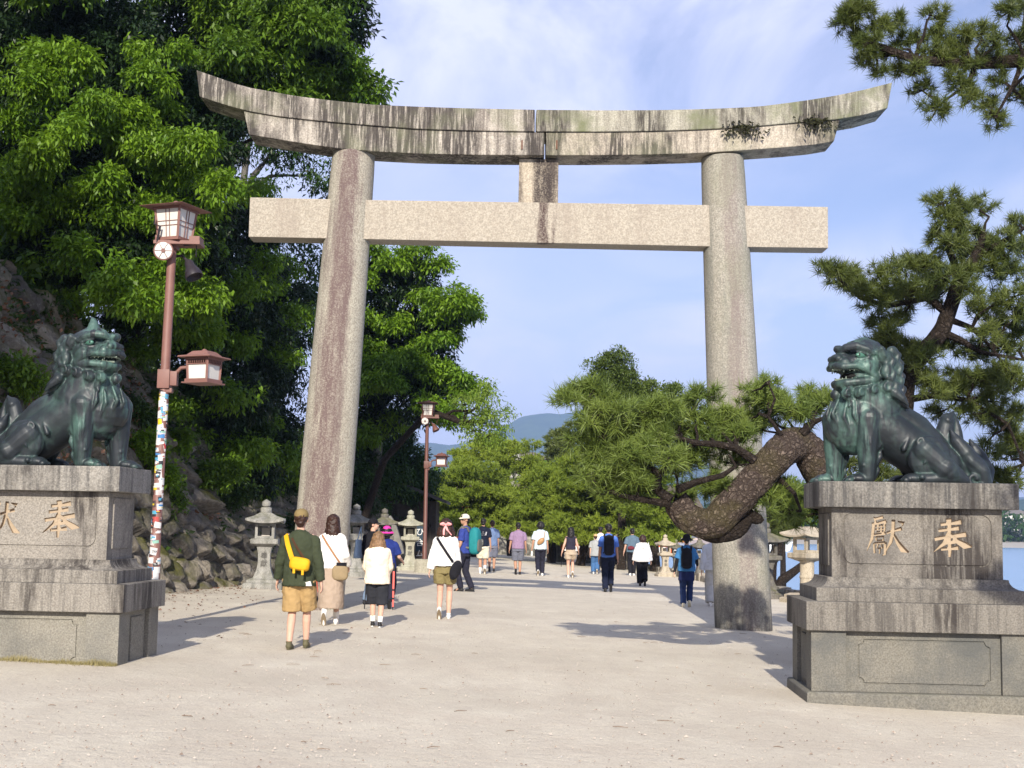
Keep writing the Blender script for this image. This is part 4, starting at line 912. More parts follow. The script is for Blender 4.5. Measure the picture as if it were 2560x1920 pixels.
def lamp(label, px_b, py_b, near, Y, k, H_, hb, mat, rzh, lean=0.0):
    foot = Vector((PT(px_b, py_b, Y).x, Y, 0)); foot.z = gz(foot.x)
    t = thing('lamp_post', label, 'lamp post', foot, 0.0, 'brown lantern lamp posts along the path')
    zt = H_
    X = lambda z: lean * z
    m = MB(); r = .068 * k
    m.tube([(0, 0, -.3), (X(.9), 0, .9), (X(.92), 0, .92), (X(zt), 0, zt)], [r * 1.18, r * 1.18, r, r * .86], 24); pole = m.build('pole', mat, t, smooth=True)
    if not near: m = MB(); m.square([(.3, -.2), (.3, .40), (.28, .42)]); m.build('footing', granite('lamp_footing', (0.36, 0.34, 0.27), amount=.3, moss=.5), t, bevel=.015)
    # top lantern on a bracket tray
    m = MB(); m.box((X(zt), 0, zt + .03), (.16 * k, .16 * k, .06)); m.box((X(zt) + .10 * k, -.03, zt + .07), (.62 * k, .30 * k, .05)); m.box((X(zt) + .33 * k, -.03, zt + .11), (.14 * k, .26 * k, .10)); m.box((X(zt) - .16 * k, -.05, zt + .10), (.10 * k, .1 * k, .16))
    m.build('bracket', mat, t, bevel=.006)
    head_lantern(t, (X(zt) + .03 * k, 0, zt + .12), .172 * k, .215 * k, .43 * k, .345 * k, .08 * k, mat, True, rz=rzh)
    # round floodlight facing the camera
    fc = Vector((X(zt) - .07 * k, -.17 * k, zt - .05 * k)); m = MB()
    R = Matrix.Translation(fc) @ Matrix.Rotation(PI / 2 + .1, 4, 'X') @ Matrix.Rotation(.15, 4, 'Y')
    m.lathe([(.03 * k, -.14 * k), (.08 * k, -.11 * k), (.125 * k, -.035 * k), (.13 * k, .015 * k), (.122 * k, .02 * k)], 28); fl = m.build('floodlight', mat, t, smooth=True, xf=R)
    m = MB(); m.lathe([(.115 * k, .005), (.112 * k, .024 * k), (.05, .034 * k)], 28); gl = m.build('lens', GLASS, fl, smooth=True, xf=R)
    m = MB(); m.lathe([(.03 * k, .03), (.028 * k, .046)], 12)
    for q in range(6): a = q * PI / 3; m.tube([(math.cos(a) * .03 * k, math.sin(a) * .03 * k, .038), (math.cos(a) * .11 * k, math.sin(a) * .11 * k, .030)], [.004, .004], 5)
    m.build('lens_grille', mat, fl, xf=R)
    # horn speaker or second floodlight on the right
    m = MB(); c = Vector((X(zt) + .28 * k, .05, zt - .30 * k)); R = Matrix.Translation(c) @ Matrix.Rotation(math.radians(-25), 4, 'Y') @ Matrix.Rotation(math.radians(168), 4, 'X')
    m.lathe([(.045 * k, -.19 * k), (.06 * k, -.16 * k), (.065 * k, -.10 * k), (.095 * k, -.04 * k), (.118 * k, .03 * k), (.118 * k, .07 * k), (.11 * k, .07 * k), (.08 * k, .02 * k)], 26)
    m.tube([(0, 0, -.16 * k), (-.05, .0, -.3 * k), (-.25 * k, 0, -.36 * k)], [.02, .02, .02], 8); m.build('hanging_floodlight', BLK if near else mat, t, smooth=True, xf=R)
    m = MB(); m.tube([(X(zt) + .12 * k, -.1, zt + .10), (X(zt) + .2 * k, -.13, zt + .03), (X(zt) + .35 * k, -.1, zt + .06), (X(zt) + .33 * k, -.02, zt - .1)], [.01] * 4, 6); m.tube([(X(zt) - .17 * k, -.16, zt + .02), (X(zt) - .12 * k, -.2, zt + .28), (X(zt) - .20 * k, -.2, zt + .30), (X(zt) - .20 * k, -.2, zt + .42)], [.016, .016, .012, .006], 6)
    m.build('conduit', BLK if near else mat, t, smooth=True)
    # side lantern on a curved arm
    zs = hb; m = MB(); ax0 = X(zs) + r
    m.box((X(zs), 0, zs), (.16 * k, .17 * k, .25 * k)); m.box((X(zs) + .12 * k, 0, zs + .01), (.10 * k, .11 * k, .19 * k)); m.box((X(zs) + .05 * k, 0, zs - .15 * k), (.12 * k, .1 * k, .06 * k))
    m.tube([(X(zs) + .14 * k, 0, zs + .02), (X(zs) + .16 * k, 0, zs + .10 * k), (X(zs) + .21 * k, 0, zs + .155 * k), (X(zs) + .33 * k, 0, zs + .17 * k)], [.026 * k] * 4, 10); m.build('arm', mat, t, bevel=.004, smooth=True)
    head_lantern(t, (X(zs) + .515 * k, 0, zs - .02 * k), .165 * k, .178 * k, .31 * k, .255 * k, .08, mat, False, name='side_lantern', rz=rzh, slats=True)
    m = MB(); m.square([(.205 * k, -.035), (.205 * k, -.018)]); m.build('tray', mat, t, xf=Matrix.Translation((X(zs) + .515 * k, 0, zs - .02 * k)) @ Matrix.Rotation(rzh, 4, 'Z'))
    return t
YL = 18.0
lampN = lamp('tall brown lantern lamp post plastered with stickers, behind the left pedestal', 381, 1500, True, YL, 1.0, 0, 0, BRN, -.35) if False else None
_f = PT(380, 1500, YL); _t = PT(413, 624, YL); _a = PT(398, 948, YL)
gL = gz(_f.x)
lampN = lamp('tall brown lantern lamp post plastered with stickers, behind the left pedestal', 380, 1500, True, YL, 1.0, _t.z - gL, _a.z - gL, BRN, -.38, lean=0.012)
stk_cols = [tuple(.82 * q for q in c_) for c_ in [(.75, .75, .75), (.8, .8, .78), (.03, .03, .03), (.04, .04, .05), (.6, .05, .05), (.75, .6, .03), (.08, .25, .55), (.1, .4, .6), (.7, .7, .72), (.55, .2, .12), (.3, .55, .45), (.8, .78, .7)]]
stk_m = [plain('sticker_print', c, 0.5, var=.05) for c in stk_cols]
stk_w = stk_m[:2] * 4 + stk_m[2:4] * 2 + [stk_m[8], stk_m[8], stk_m[11]] + stk_m[4:8] + stk_m[10:11]
def sticker(root, r_, z, a, w_, h_, mat, tilt, lift, kind='sticker', par=None, lean=0.012):
    m = MB(); n = 6; V = []
    for j in range(2):
        for i in range(n + 1):
            u = (i / n - .5) * w_; v = (j - .5) * h_; uu = u * math.cos(tilt) - v * math.sin(tilt); vv = u * math.sin(tilt) + v * math.cos(tilt)
            ang = a + uu / r_; V.append((lean * (z + vv) + (r_ + lift) * math.cos(ang), (r_ + lift) * math.sin(ang), z + vv))
    m.add(V, [(i, i + 1, i + n + 2, i + n + 1) for i in range(n)]); return m.build(kind, mat, par or root)
rs_ = random.Random(21); k = 0; zlo, zhi = PT(380, 1445, YL).z - gL, PT(393, 985, YL).z - gL
while k < 96:
    u = k / 95; z = zlo + (zhi - zlo) * (u ** 0.95) + rs_.uniform(-.03, .03); a = rs_.uniform(-PI * .98, -.02)
    r0 = (.068 * 1.18 if z < .9 else .068 - .0095 * (z / 4.8)) + .0012
    w_, h_ = rs_.uniform(.05, .12), rs_.uniform(.035, .10)
    s_ = sticker(lampN, r0, z, a, w_, h_, rs_.choice(stk_w), rs_.uniform(-.25, .25), .0004 * (k % 7))
    if k % 2 == 0:
        for q in range(rs_.randint(1, 3)):
            sticker(lampN, r0, z + rs_.uniform(-.25, .25) * h_, a + rs_.uniform(-.2, .2) * w_ / r0, w_ * rs_.uniform(.3, .7), h_ * rs_.uniform(.1, .3), rs_.choice(stk_m), 0, .0004 * (k % 7) + .0012 + .0003 * q, 'print', s_)
    k += 1
Y2 = 42.5; _f2 = PT(1062, 1420, Y2); _t2 = PT(1070, 1050, Y2); _a2 = PT(1069, 1162, Y2); g2 = gz(_f2.x)
lampF = lamp('brown lantern lamp post in the middle distance with a white side lantern and a horn', 1061, 1420, False, Y2, .92, _t2.z - g2, _a2.z - g2, BRN2, -.1, lean=-.004)

# ------------------------------------------------------------------ buildings and structures in the distance
WOOD = plain('dark_timber', (0.035, 0.03, 0.027), 0.8, var=.3); SLATE = plain('grey_slab', (0.19, 0.185, 0.17), 0.9, var=.25, scale=4, bump=.3); WHT = plain('white_paint', (0.72, 0.72, 0.70), 0.7)
t = thing('wooden_hut', 'dark timber hut in the shade behind the stone lanterns on the left', 'hut', (-4.4, 50, gz(-4.4)))
m = MB(); m.box((0, 1.2, 1.0), (3.4, 2.4, 2.6)); m.build('wall', WOOD, t)
m = MB(); m.extr([(-2.1, 2.2), (0, 3.0), (2.1, 2.2), (2.1, 2.32), (0, 3.14), (-2.1, 2.32)], -.4, 2.8); m.build('roof', plain('hut_roof', (0.06, 0.06, 0.065), .8), t)
m = MB()
for i in range(6): m.box((-1.5 + i * .6, -.04, 1.0), (.08, .07, 2.4))
m.box((0, -.05, 1.4), (3.2, .05, .08)); m.build('lattice', WOOD, t)
P = PT(1049, 1392, 46); t = thing('sign_board', 'narrow dark blue sign board with white characters beside the far lamp post', 'sign', (P.x, 46, gz(P.x)))
m = MB(); zt = PT(1049, 1312, 46).z - gz(P.x); m.box((0, 0, zt / 2 + .3), (.30, .05, zt - .55)); bd = m.build('board', plain('navy_board', (0.01, 0.03, 0.05), .5), t, bevel=.005)
m = MB(); m.box((-.12, .02, .25), (.05, .05, .7)); m.box((.12, .02, .25), (.05, .05, .7)); m.build('leg', WOOD, t)
for i, ch in enumerate('ひ合ム'): text_mesh(ch, .27, 'lettering', WHT, bd, (0, -.03, zt - .25 - .36 * i))
P = PT(1012, 1415, 44.5); t = thing('stone_slab', 'long grey stone slab leaning between two lanterns', 'stone slab', (P.x, 44.8, gz(P.x)))
a = PT(968, 1290, 45); b = PT(1016, 1410, 45); m = MB()
m.add([(a.x - P.x - .05, 0, a.z - gz(P.x)), (a.x - P.x + .25, 0, a.z - gz(P.x) + .05), (b.x - P.x + .15, 0, -.1), (b.x - P.x - .75, 0, -.1)], [(0, 1, 2, 3)])
m = MB(); z_ = a.z - gz(P.x); m.extr([(a.x - P.x - .1, z_ - .1), (a.x - P.x + .12, z_ + .02), (a.x - P.x + .3, z_ - .25), (b.x - P.x + .1, .1), (b.x - P.x + .12, -.1), (b.x - P.x - .75, -.1)], 0, .35)
m.build('slab', SLATE, t, bevel=.02)
# big stone lantern monument on a stepped platform
Y = 82; P = PT(1268, 1420, Y); t = thing('stone_monument', 'huge old stone lantern on a blackened stepped platform beneath the pines', 'monument', (P.x, Y, gz(P.x)))
MB_ = granite('monument_stone', (0.16, 0.155, 0.14), (0.03, 0.03, 0.03), 0.8, grain=20, sx=2, sz=.4); MW = granite('monument_pale_stone', (0.42, 0.41, 0.37), (0.15, 0.14, 0.13), 0.5, grain=20, sx=2)
w1 = [(1.9, 1.55), (1.6, 1.95), (1.3, 2.35), (.95, 2.75)]
m = MB(); m.square([(2.2, -.3), (2.2, 1.45), (2.35, 1.47), (2.35, 1.6)]); m.build('platform', MB_, t)
m = MB()
for hw, z in w1: m.square([(hw, z - .05), (hw * .97, z + .36)])
m.build('steps', MB_, t, bevel=.02)
m = MB(); m.square([(.55, 3.05), (.42, 3.4), (.40, 4.3), (.7, 4.5), (.7, 4.7)]); m.build('shaft', MW, t)
m = MB(); m.square([(.5, 4.7), (.5, 5.5)]); m.build('fire_box', MB_, t); m = MB(); curved_roof(m, 1.15, 5.5, .45, .22, top=.25); m.lathe([(.2, 6.0), (.3, 6.2), (.25, 6.5), (.02, 6.8)], 12); m.build('roof', MW, t)
# weathered low wall left of it, and posts
Y = 80; a = PT(1150, 1418, Y); b = PT(1372, 1418, Y); t = thing('plaster_wall', 'mottled low plaster wall with a dark capping behind the walkers', 'wall', ((a.x + b.x) / 2, Y - 2.6, gz(0)))
L_ = b.x - a.x; m = MB(); m.box((0, 0, .72), (L_, .3, 1.64)); m.build('wall', granite('mottled_plaster', (0.42, 0.40, 0.33), (0.05, 0.05, 0.045), 1.0, grain=8, sx=1.2, sz=1.2), t)
m = MB(); m.box((0, 0, 1.62), (L_ + .2, .55, .14)); m.build('capping', MB_, t)
P = GP(1088, 1395); t = thing('stone_post', 'pale square stone post standing behind the far lamp post', 'post', (P.x, 60, gz(P.x))); m = MB(); m.square([(.12, -.1), (.115, 1.42), (.06, 1.5)]); m.build('shaft', LGW, t)
# vermilion posts and railings of the shrine glimpsed behind the pines
VERM = plain('vermilion_paint', (0.62, 0.10, 0.02), 0.5, var=.1); VERMD = plain('vermilion_shade', (0.45, 0.06, 0.015), 0.5)
t = thing('shrine_corridor', 'vermilion shrine building glimpsed between the pines and the walkers', 'shrine building', (3.2, 92, -.1))
for i in range(9): m = MB(); m.tube([(-6 + i * 1.7, 0, 0), (-6 + i * 1.7, 0, 3.0)], [.16, .16], 12); m.build('pillar', VERM, t)
m = MB(); m.box((.8, 0, 2.95), (16, .25, .3)); m.box((.8, 0, .9), (16, .12, .12)); m.box((.8, 0, .55), (16, .12, .12)); m.build('beam', VERM, t)
m = MB(); m.extr([(-8.2, 3.1), (-7.4, 4.6), (8.8, 4.6), (9.6, 3.1)], -1.8, 3.4); m.build('roof', plain('cypress_roof', (0.12, 0.10, 0.085), .9), t)
m = MB(); m.box((.8, 2.4, 1.5), (15, .1, 2.8)); m.build('back_wall', WHT, t)
t = thing('pagoda', 'upper vermilion storey of a distant shrine tower among the pine tops', 'tower', (PT(1318, 1180, 110).x, 110, 0))
for z in (3.0, 5.5): m = MB(); m.box((0, 0, z + 0.6), (2.2, 2.2, 1.5)); m.build('storey', VERMD, t); m = MB(); curved_roof(m, 1.9, z + 1.35, .7, .25, top=.5); m.build('roof', plain('bark_roof', (0.14, 0.12, 0.11), .9), t)
# ferry terminal, boats and houses across the bay
t = thing('ferry_terminal', 'long pale pinkish terminal building across the water', 'terminal', (PT(1710, 1340, 380).x, 380, -1.0))
TW = plain('terminal_wall', (0.52, 0.42, 0.40), .8, scale=1); m = MB(); m.box((0, 0, 1.4), (22, 6, 4)); m.build('wall', TW, t)
m = MB(); m.box((0, -.1, 3.75), (24, 7, .7)); m.build('roof', plain('terminal_roof', (0.60, 0.52, 0.50), .7), t)
m = MB(); m.box((0, -3.05, 1.1), (20, .1, .9)); m.build('window_band', plain('terminal_glass', (0.16, 0.17, 0.2), .2), t)
m = MB(); m.box((-3, -3.5, -.7), (34, 8, 1.6)); m.build('quay', plain('quay_concrete', (0.30, 0.25, 0.24), .9), t)
m = MB(); m.box((-1, 0, 5.0), (1.2, 1.2, 2.0)); m.lathe([(.9, 5.9), (.1, 6.8)], 8, (-1, 0, 0)); m.build('tower', plain('cream_wall', (0.7, 0.6, 0.35), .7), t)
def boat(px, py, Y, L_, label):
    P = PT(px, py, Y); t = thing('boat', label, 'boat', (P.x, Y, -1.95)); m = MB()
    m.rings([[(-L_ / 2, -L_ * .12, .9), (-L_ / 2, L_ * .12, .9), (-L_ / 2, L_ * .08, -.2), (-L_ / 2, -L_ * .08, -.2)], [(L_ * .1, -L_ * .15, .95), (L_ * .1, L_ * .15, .95), (L_ * .1, L_ * .08, -.3), (L_ * .1, -L_ * .08, -.3)], [(L_ / 2, -.05, 1.4), (L_ / 2, .05, 1.4), (L_ * .42, .05, .2), (L_ * .42, -.05, .2)]])
    m.build('hull', WHT, t); m = MB(); m.box((-L_ * .1, 0, 1.7), (L_ * .35, L_ * .18, 1.5), top=.85); m.build('cabin', WHT, t); m = MB(); m.box((-L_ * .1, 0, 2.0), (L_ * .352, L_ * .182, .45)); m.build('window_band', MATS['terminal_glass'], t)
boat(1922, 1348, 330, 12, 'white motor boat beyond the right torii column'); boat(1940, 1353, 250, 6, 'small white boat in front of the larger one'); boat(1906, 1352, 300, 7, 'white skiff moored at the edge of the right column')
HR = plain('house_roof', (0.16, 0.15, 0.15), .8)
for i, (px, w_, h_, Y, lab) in enumerate(((2525, 13, 9, 470, 'white apartment house on the far shore right of the pedestal'), (2550, 7, 5, 460, 'low cream house on the far shore at the right frame edge'), (2110, 9, 5, 480, 'far shore house behind the right lion pedestal'), (1985, 8, 4, 470, 'far shore house above the white boats'))):
    P = PT(px, 1330, Y); t = thing('house', lab, 'house', (P.x, Y, 0)); m = MB(); m.box((0, 0, h_ / 2), (w_, 8, h_)); m.build('wall', WHT, t); m = MB(); m.extr([(-w_ / 2 - .5, h_), (0, h_ + 2.2), (w_ / 2 + .5, h_)], -4.5, 4.5); m.build('roof', HR, t)
    m = MB()
    for a in range(int(w_ / 2)):
        for b in range(int(h_ / 2.6)): m.box((-w_ / 2 + 1.2 + a * 2, -4.02, 1.6 + b * 2.6), (1.1, .06, 1.3))
    m.build('window', MATS['terminal_glass'], t)
# ------------------------------------------------------------------ people
def fabric(name, c, r=0.9, var=0.10, scale=9): return plain(name, c, r, var=var, scale=scale, bump=0.25, spec=0.12)
SKIN = plain('skin', (0.56, 0.34, 0.25), 0.55, var=.08, scale=15); SKIN2 = plain('skin_tan', (0.42, 0.235, 0.155), 0.55, var=.08, scale=15)
HBLK = plain('hair_black', (0.012, 0.010, 0.010), 0.45, var=.5, scale=30, bump=.4); HBRN = plain('hair_dark_brown', (0.035, 0.016, 0.011), 0.45, var=.5, scale=30, bump=.4); HLT = plain('hair_light_brown', (0.19, 0.11, 0.055), 0.5, var=.45, scale=30, bump=.4)
WH = fabric('white_cloth', (0.80, 0.78, 0.74), var=.04); NV = fabric('navy_cloth', (0.015, 0.02, 0.05)); BK = fabric('black_cloth', (0.014, 0.014, 0.018), var=.3)
SHW = plain('white_shoe', (0.74, 0.73, 0.70), 0.6); SHB = plain('black_shoe', (0.02, 0.02, 0.022), 0.6); SHK = plain('olive_shoe', (0.11, 0.10, 0.055), 0.7); SOLE = plain('shoe_sole', (0.22, 0.17, 0.11), 0.8)
def person(label, foot, H, face=0.0, stride=(.22, -.25), lift=(0, .10), side='L', arms=((-.15, .25, .06), (.15, .25, .06)), top=('long', WH, .02, .80), bot=('pants', BK), hair=('short', HBLK), hat=None, shoe=SHW, socks=None, skin=SKIN, fem=False, headyaw=0.0, wid=1.0, lean=0.0, vox=.011, arm_sleeve=None, near=False):
    """face: rotation of the walking direction away from +Y. stride/lift: (left, right) foot. arms: (swing, elbow bend, outward) for (left, right)"""
    k = H / 1.75; t = thing('person', label, 'person', foot, face)
    sw = (.145 if fem else .172) * wid; hw = (.115 if fem else .105) * wid
    lean_y = lambda z: lean * max(0, z - .9)
    V = lambda x, y, z: Vector((x * k, (y + lean_y(z)) * k, z * k))
    J = {}; B = Blob()
    for i, s in enumerate((-1, 1)):
        fy, lf = stride[i], lift[i]
        hip = V(s * .085 * wid, 0, .90); an = V(s * .075, fy, .075 + lf)
        d = an - hip; L1 = .44 * k; L2 = .42 * k; D = min(d.length, L1 + L2 - .002); u = d.normalized()
        a = (L1 * L1 - L2 * L2 + D * D) / (2 * D); hgt = math.sqrt(max(0, L1 * L1 - a * a)); fwd = (Vector((0, 1, 0)) - u * u.y).normalized()
        kn = hip + u * a + fwd * hgt; an = hip + u * D
        pitch = math.radians(-62) * min(1, lf / .10) if lf > .02 else 0.0
        J[i] = (hip, kn, an, pitch)
        B.cap(hip, kn, .083 * k * (1.05 if fem else 1), .053 * k); B.cap(kn, kn.lerp(an, .35) - fwd * .012 * k, .052 * k, .055 * k); B.cap(kn.lerp(an, .35) - fwd * .012 * k, an, .054 * k, .036 * k)
        R = Matrix.Rotation(pitch, 3, 'X'); B.cap(an, an + R @ Vector((s * .01 * k, .10 * k, -.045 * k)), .035 * k, .03 * k)
    B.ell(V(0, 0, .96), (.155 * k * wid, .11 * k * wid, .12 * k)); B.ell(V(0, 0, 1.12), (.135 * k * wid, .095 * k * wid, .15 * k)); B.ell(V(0, .01, 1.30), (.165 * k * wid, .11 * k * wid, .15 * k))
    B.cap(V(-sw + .03, 0, 1.40), V(sw - .03, 0, 1.40), .052 * k, .052 * k); B.cap(V(0, 0, 1.42), V(0, .01, 1.56), .056 * k, .052 * k)
    HR = Matrix.Rotation(headyaw, 3, 'Z'); HC = V(0, .02, 1.635)
    hd = lambda x, y, z: HC + HR @ Vector((x * k, y * k, z * k))
    B.ell(hd(0, -.01, .02), (.077 * k, .096 * k, .10 * k), HR); B.ell(hd(0, .025, -.045), (.058 * k, .07 * k, .07 * k), HR); B.ell(hd(0, .095, -.02), (.012 * k, .016 * k, .022 * k), HR); B.ell(hd(0, .055, -.085), (.03 * k, .03 * k, .022 * k), HR)
    for s in (-1, 1): B.ell(hd(s * .080, -.008, -.008), (.012 * k, .022 * k, .032 * k), HR); B.ell(hd(s * .038, .075, -.03), (.02 * k, .016 * k, .02 * k), HR)
    B.ell(hd(0, .088, -.062), (.024 * k, .012 * k, .009 * k), HR)
    AJ = {}
    for i, s in enumerate((-1, 1)):
        swg, bend, out = arms[i][:3]; sh = V(s * sw, 0, 1.385)
        e_ = sh + Matrix.Rotation(s * -out * 1.5, 3, 'Y') @ (Matrix.Rotation(swg, 3, 'X') @ Vector((0, 0, -.29 * k))); 
        inw = arms[i][3] if len(arms[i]) > 3 else 0.0
        w_ = e_ + Matrix.Rotation(s * (-out * 1.2 + inw), 3, 'Y') @ (Matrix.Rotation(swg + bend, 3, 'X') @ Vector((0, 0, -.25 * k)))
        AJ[i] = (sh, e_, w_); B.cap(sh, e_, .050 * k, .040 * k); B.cap(e_, w_, .040 * k, .026 * k)
        dr = (w_ - e_).normalized(); sd = Vector((0, 1, 0)); sd = (sd - dr * sd.dot(dr)).normalized(); nm = dr.cross(sd) * s
        pc = w_ + dr * .05 * k; Rm = Matrix((sd, nm, dr)).transposed(); B.ell(pc, (.038 * k, .016 * k, .052 * k), Rm)
        for q, (o_, ln) in enumerate(((.027, .070), (.009, .080), (-.009, .075), (-.026, .058))):
            p0 = w_ + dr * .088 * k + sd * o_ * k; p1 = p0 + (dr * .9 - nm * .25 * (0.6 + .2 * q)) * ln * .5 * k; p2 = p1 + (dr * .7 - nm * .65) * ln * .5 * k
            B.cap(p0, p1, .0098 * k, .009 * k, 7); B.cap(p1, p2, .009 * k, .0078 * k, 7)
        p0 = w_ + dr * .035 * k + sd * .030 * k; p1 = p0 + (sd * .7 + dr * .7) * .035 * k; p2 = p1 + (dr * .9 + sd * .1 - nm * .2) * .03 * k; B.cap(p0, p1, .012 * k, .010 * k, 7); B.cap(p1, p2, .010 * k, .008 * k, 7)
    body = B.build('body', skin, t, voxel=(.0078 if near else .0092) * k, smooth=1)
    kind, tm, fat, hem = top[:4]
    if kind:
        C = Blob(); f = fat
        fl = top[4] if len(top) > 4 else 0.0
        C.loft([(0, lean_y(z) * k, z * k, (rx * wid + f + fl * max(0, (1.3 - z)) * .5) * k, (ry * wid + f + fl * max(0, (1.3 - z)) * .4) * k) for z, rx, ry in ((hem, .158 if hem < 1.0 else .145, .115), (hem + .08, .152, .112), (1.08, .143, .10), (1.2, .150, .105), (1.32, .158, .112), (1.385, .148, .10), (1.435, .112, .078), (1.475, .062, .06))], 24)
        for i, s in enumerate((-1, 1)):
            sh, e_, w_ = AJ[i]; C.cap(V(s * (sw - .06), 0, 1.385), sh - Vector((0, 0, .012 * k)), (.055 + f * .3) * k, (.052 + f * .4) * k)
            if kind == 'long': C.cap(sh - Vector((0, 0, .012 * k)), e_, (.052 + f * .4) * k, (.046 + f * .6) * k); C.cap(e_, e_.lerp(w_, .96), (.046 + f * .6) * k, (.036 + f * .5) * k, flat=True)
            elif kind == 'short': C.cap(sh - Vector((0, 0, .012 * k)), sh.lerp(e_, .78), (.054 + f * .4) * k, (.056 + f * .7) * k, flat=True)
        if kind == 'vest': pass
        C.cap(V(0, 0, 1.44), V(0, .005, 1.495), .068 * k, .060 * k, flat=True) if kind != 'vest' else None
        C.build('shirt', tm, t, voxel=vox * k, smooth=1, disp=.030 * k, dsize=.075, mid=.25)
    C = Blob(); bk, bm_ = bot[0], bot[1]; f = bot[2] if len(bot) > 2 else .012
    if bk in ('pants', 'shorts', 'wide'):
        C.loft([(0, 0, z * k, (rx * wid + f * (1 if z < .85 else .25)) * k, (ry * wid + f * (1 if z < .85 else .25)) * k) for z, rx, ry in ((.80, .155, .105), (.9, .155, .108), (1.0, .143, .10), (1.03, .135, .092))], 22)
        end = bot[3] if len(bot) > 3 else (.97 if bk != 'shorts' else .85)
        for i in range(2):
            hip, kn, an, pt = J[i]
            if bk == 'shorts': C.cap(hip - Vector((0, 0, .02 * k)), hip.lerp(kn, end), (.088 + f) * k, (.078 + f * 1.3) * k, flat=True)
            else:
                w2 = .078 + f if bk == 'pants' else .11; w3 = (.048 + f * 1.2) if bk == 'pants' else .105
                C.cap(hip, kn, (.088 + f) * k, (.062 + f if bk == 'pants' else .10) * k); C.cap(kn, kn.lerp(an, end), (.062 + f if bk == 'pants' else .10) * k, w3 * k, flat=True); C.ell(kn, (.062 + f if bk == 'pants' else .1) * k)
    elif bk == 'skirt':
        yy = (stride[0] + stride[1]) / 2
        C.loft([(0, yy * .4 * k, z * k, rx * k, ry * k) for z, rx, ry in ((bot[3], .20, .24), (.55, .195, .20), (.8, .18, .14), (.95, .165, .115), (1.05, .14, .1))], 24)
    C.build({'pants': 'trousers', 'wide': 'trousers', 'shorts': 'shorts', 'skirt': 'skirt'}[bk], bm_, t, voxel=vox * k, smooth=1, disp=.026 * k, dsize=.08, mid=.25)
    for i, s in enumerate((-1, 1)):
        hip, kn, an, pitch = J[i]; R = Matrix.Rotation(pitch, 3, 'X'); S = Blob(); q = lambda y, z, x=0: an + R @ Vector((x * k, y * k, z * k))
        S.cap(q(-.03, -.03), q(.03, -.025), .040 * k, .042 * k); S.cap(q(.0, -.03), q(.135, -.048), .043 * k, .034 * k); S.cap(q(-.02, .01), q(-.02, .03), .040 * k, .040 * k, flat=True)
        sh_ = S.build('shoe', shoe, t, voxel=.008 * k, smooth=1)
        m = MB(); m.rings([[q(.055 + .125 * math.cos(a), z, .040 * math.sin(a) * (1 + .15 * math.cos(a))) for a in [2 * PI * j / 18 for j in range(18)]] for z in (-.075, -.052)]); m.build('sole', SHW if shoe is SHB and socks is not None else SOLE if shoe in (SHW, SHK) and lift[i] > .02 else shoe, sh_)
        if socks is not None: S = Blob(); S.cap(an + Vector((0, 0, .0)), an.lerp(kn, .32), .044 * k, .050 * k, flat=True); S.build('sock', socks, t, voxel=.01 * k, smooth=1)
        if arm_sleeve is not None: sh, e_, w_ = AJ[i]; S = Blob(); S.cap(sh.lerp(e_, .6), e_, .052 * k, .05 * k); S.cap(e_, w_, .05 * k, .034 * k); S.build('sleeve', arm_sleeve, t, voxel=.009 * k)
    # hair
    if hair:
        hk, hm = hair[:2]; C = Blob(); C.ell(hd(0, -.028, .028), (.089 * k, .098 * k, .098 * k), HR); C.ell(hd(0, .01, .065), (.08 * k, .085 * k, .062 * k), HR)
        C.ell(hd(0, -.07, -.03), (.066 * k, .045 * k, .07 * k), HR)
        r = random.Random(int(H * 1000) + len(label))
        if hk in ('long', 'wavy', 'bob'):
            Ln = {'long': .42, 'wavy': .30, 'bob': .16}[hk]; Ln = hair[2] if len(hair) > 2 else Ln; n = 26
            for j in range(n):
                a = -PI / 2 + (j / (n - 1) - .5) * 3.3; x0, y0 = .078 * math.cos(a), .086 * math.sin(a) - .015; pts = []; K = 8; ph = r.uniform(0, 6); sp = r.uniform(.0, .035); L_ = Ln * r.uniform(.82, 1.08) * (1 - .25 * abs(j / (n - 1) - .5))
                for q in range(K):
                    u = q / (K - 1); wv = (.022 if hk != 'long' else .006) * math.sin(ph + u * 11) * u
                    pts.append(hd(x0 * (1 + u * ((.75 if hk == 'wavy' else .25) + sp * 7)) + wv, y0 * (1 + .15 * u) - .025 * u, .06 - L_ * u - (.0)))
                C.path(pts, [.026 * k] * (K - 2) + [.019 * k, .006 * k], 7)
            if hk == 'bob' or hk == 'wavy': C.ell(hd(0, -.055, -.06), (.095 * k, .07 * k, .10 * k), HR)
        C.build('hair', hm, t, voxel=.0085 * k, smooth=1, disp=.022 * k, dsize=.03)
    if hat:
        hk, hm = hat[:2]; C = Blob()
        C.loft([(HC.x, HC.y - .012 * k, HC.z + z * k, rx * k, ry * k) for z, rx, ry in ((.03, .094, .112), (.075, .092, .108), (.115, .074, .086), (.14, .03, .035))], 22)
        if hk == 'cap': b0 = hd(0, .06, .045); C.path([hd(-.055, .075, .04), hd(-.02, .135, .028), hd(.02, .135, .028), hd(.055, .075, .04)], [.018 * k, .012 * k, .012 * k, .018 * k], 8); C.cap(hd(0, .05, .045), hd(0, .13, .03), .04 * k, .02 * k, rat=.3)
        if hk == 'bucket': C.loft([(HC.x, HC.y, HC.z + z * k, r_ * k, r_ * 1.08 * k) for z, r_ in ((-.025, .155), (-.012, .152), (.04, .10), (.05, .09))], 24)
        C.build('hat', hm, t, voxel=.009 * k, smooth=1)
    return t, {'V': V, 'J': J, 'A': AJ, 'hd': hd, 'k': k, 'face': face, 'foot': Vector(foot), 'body': body}
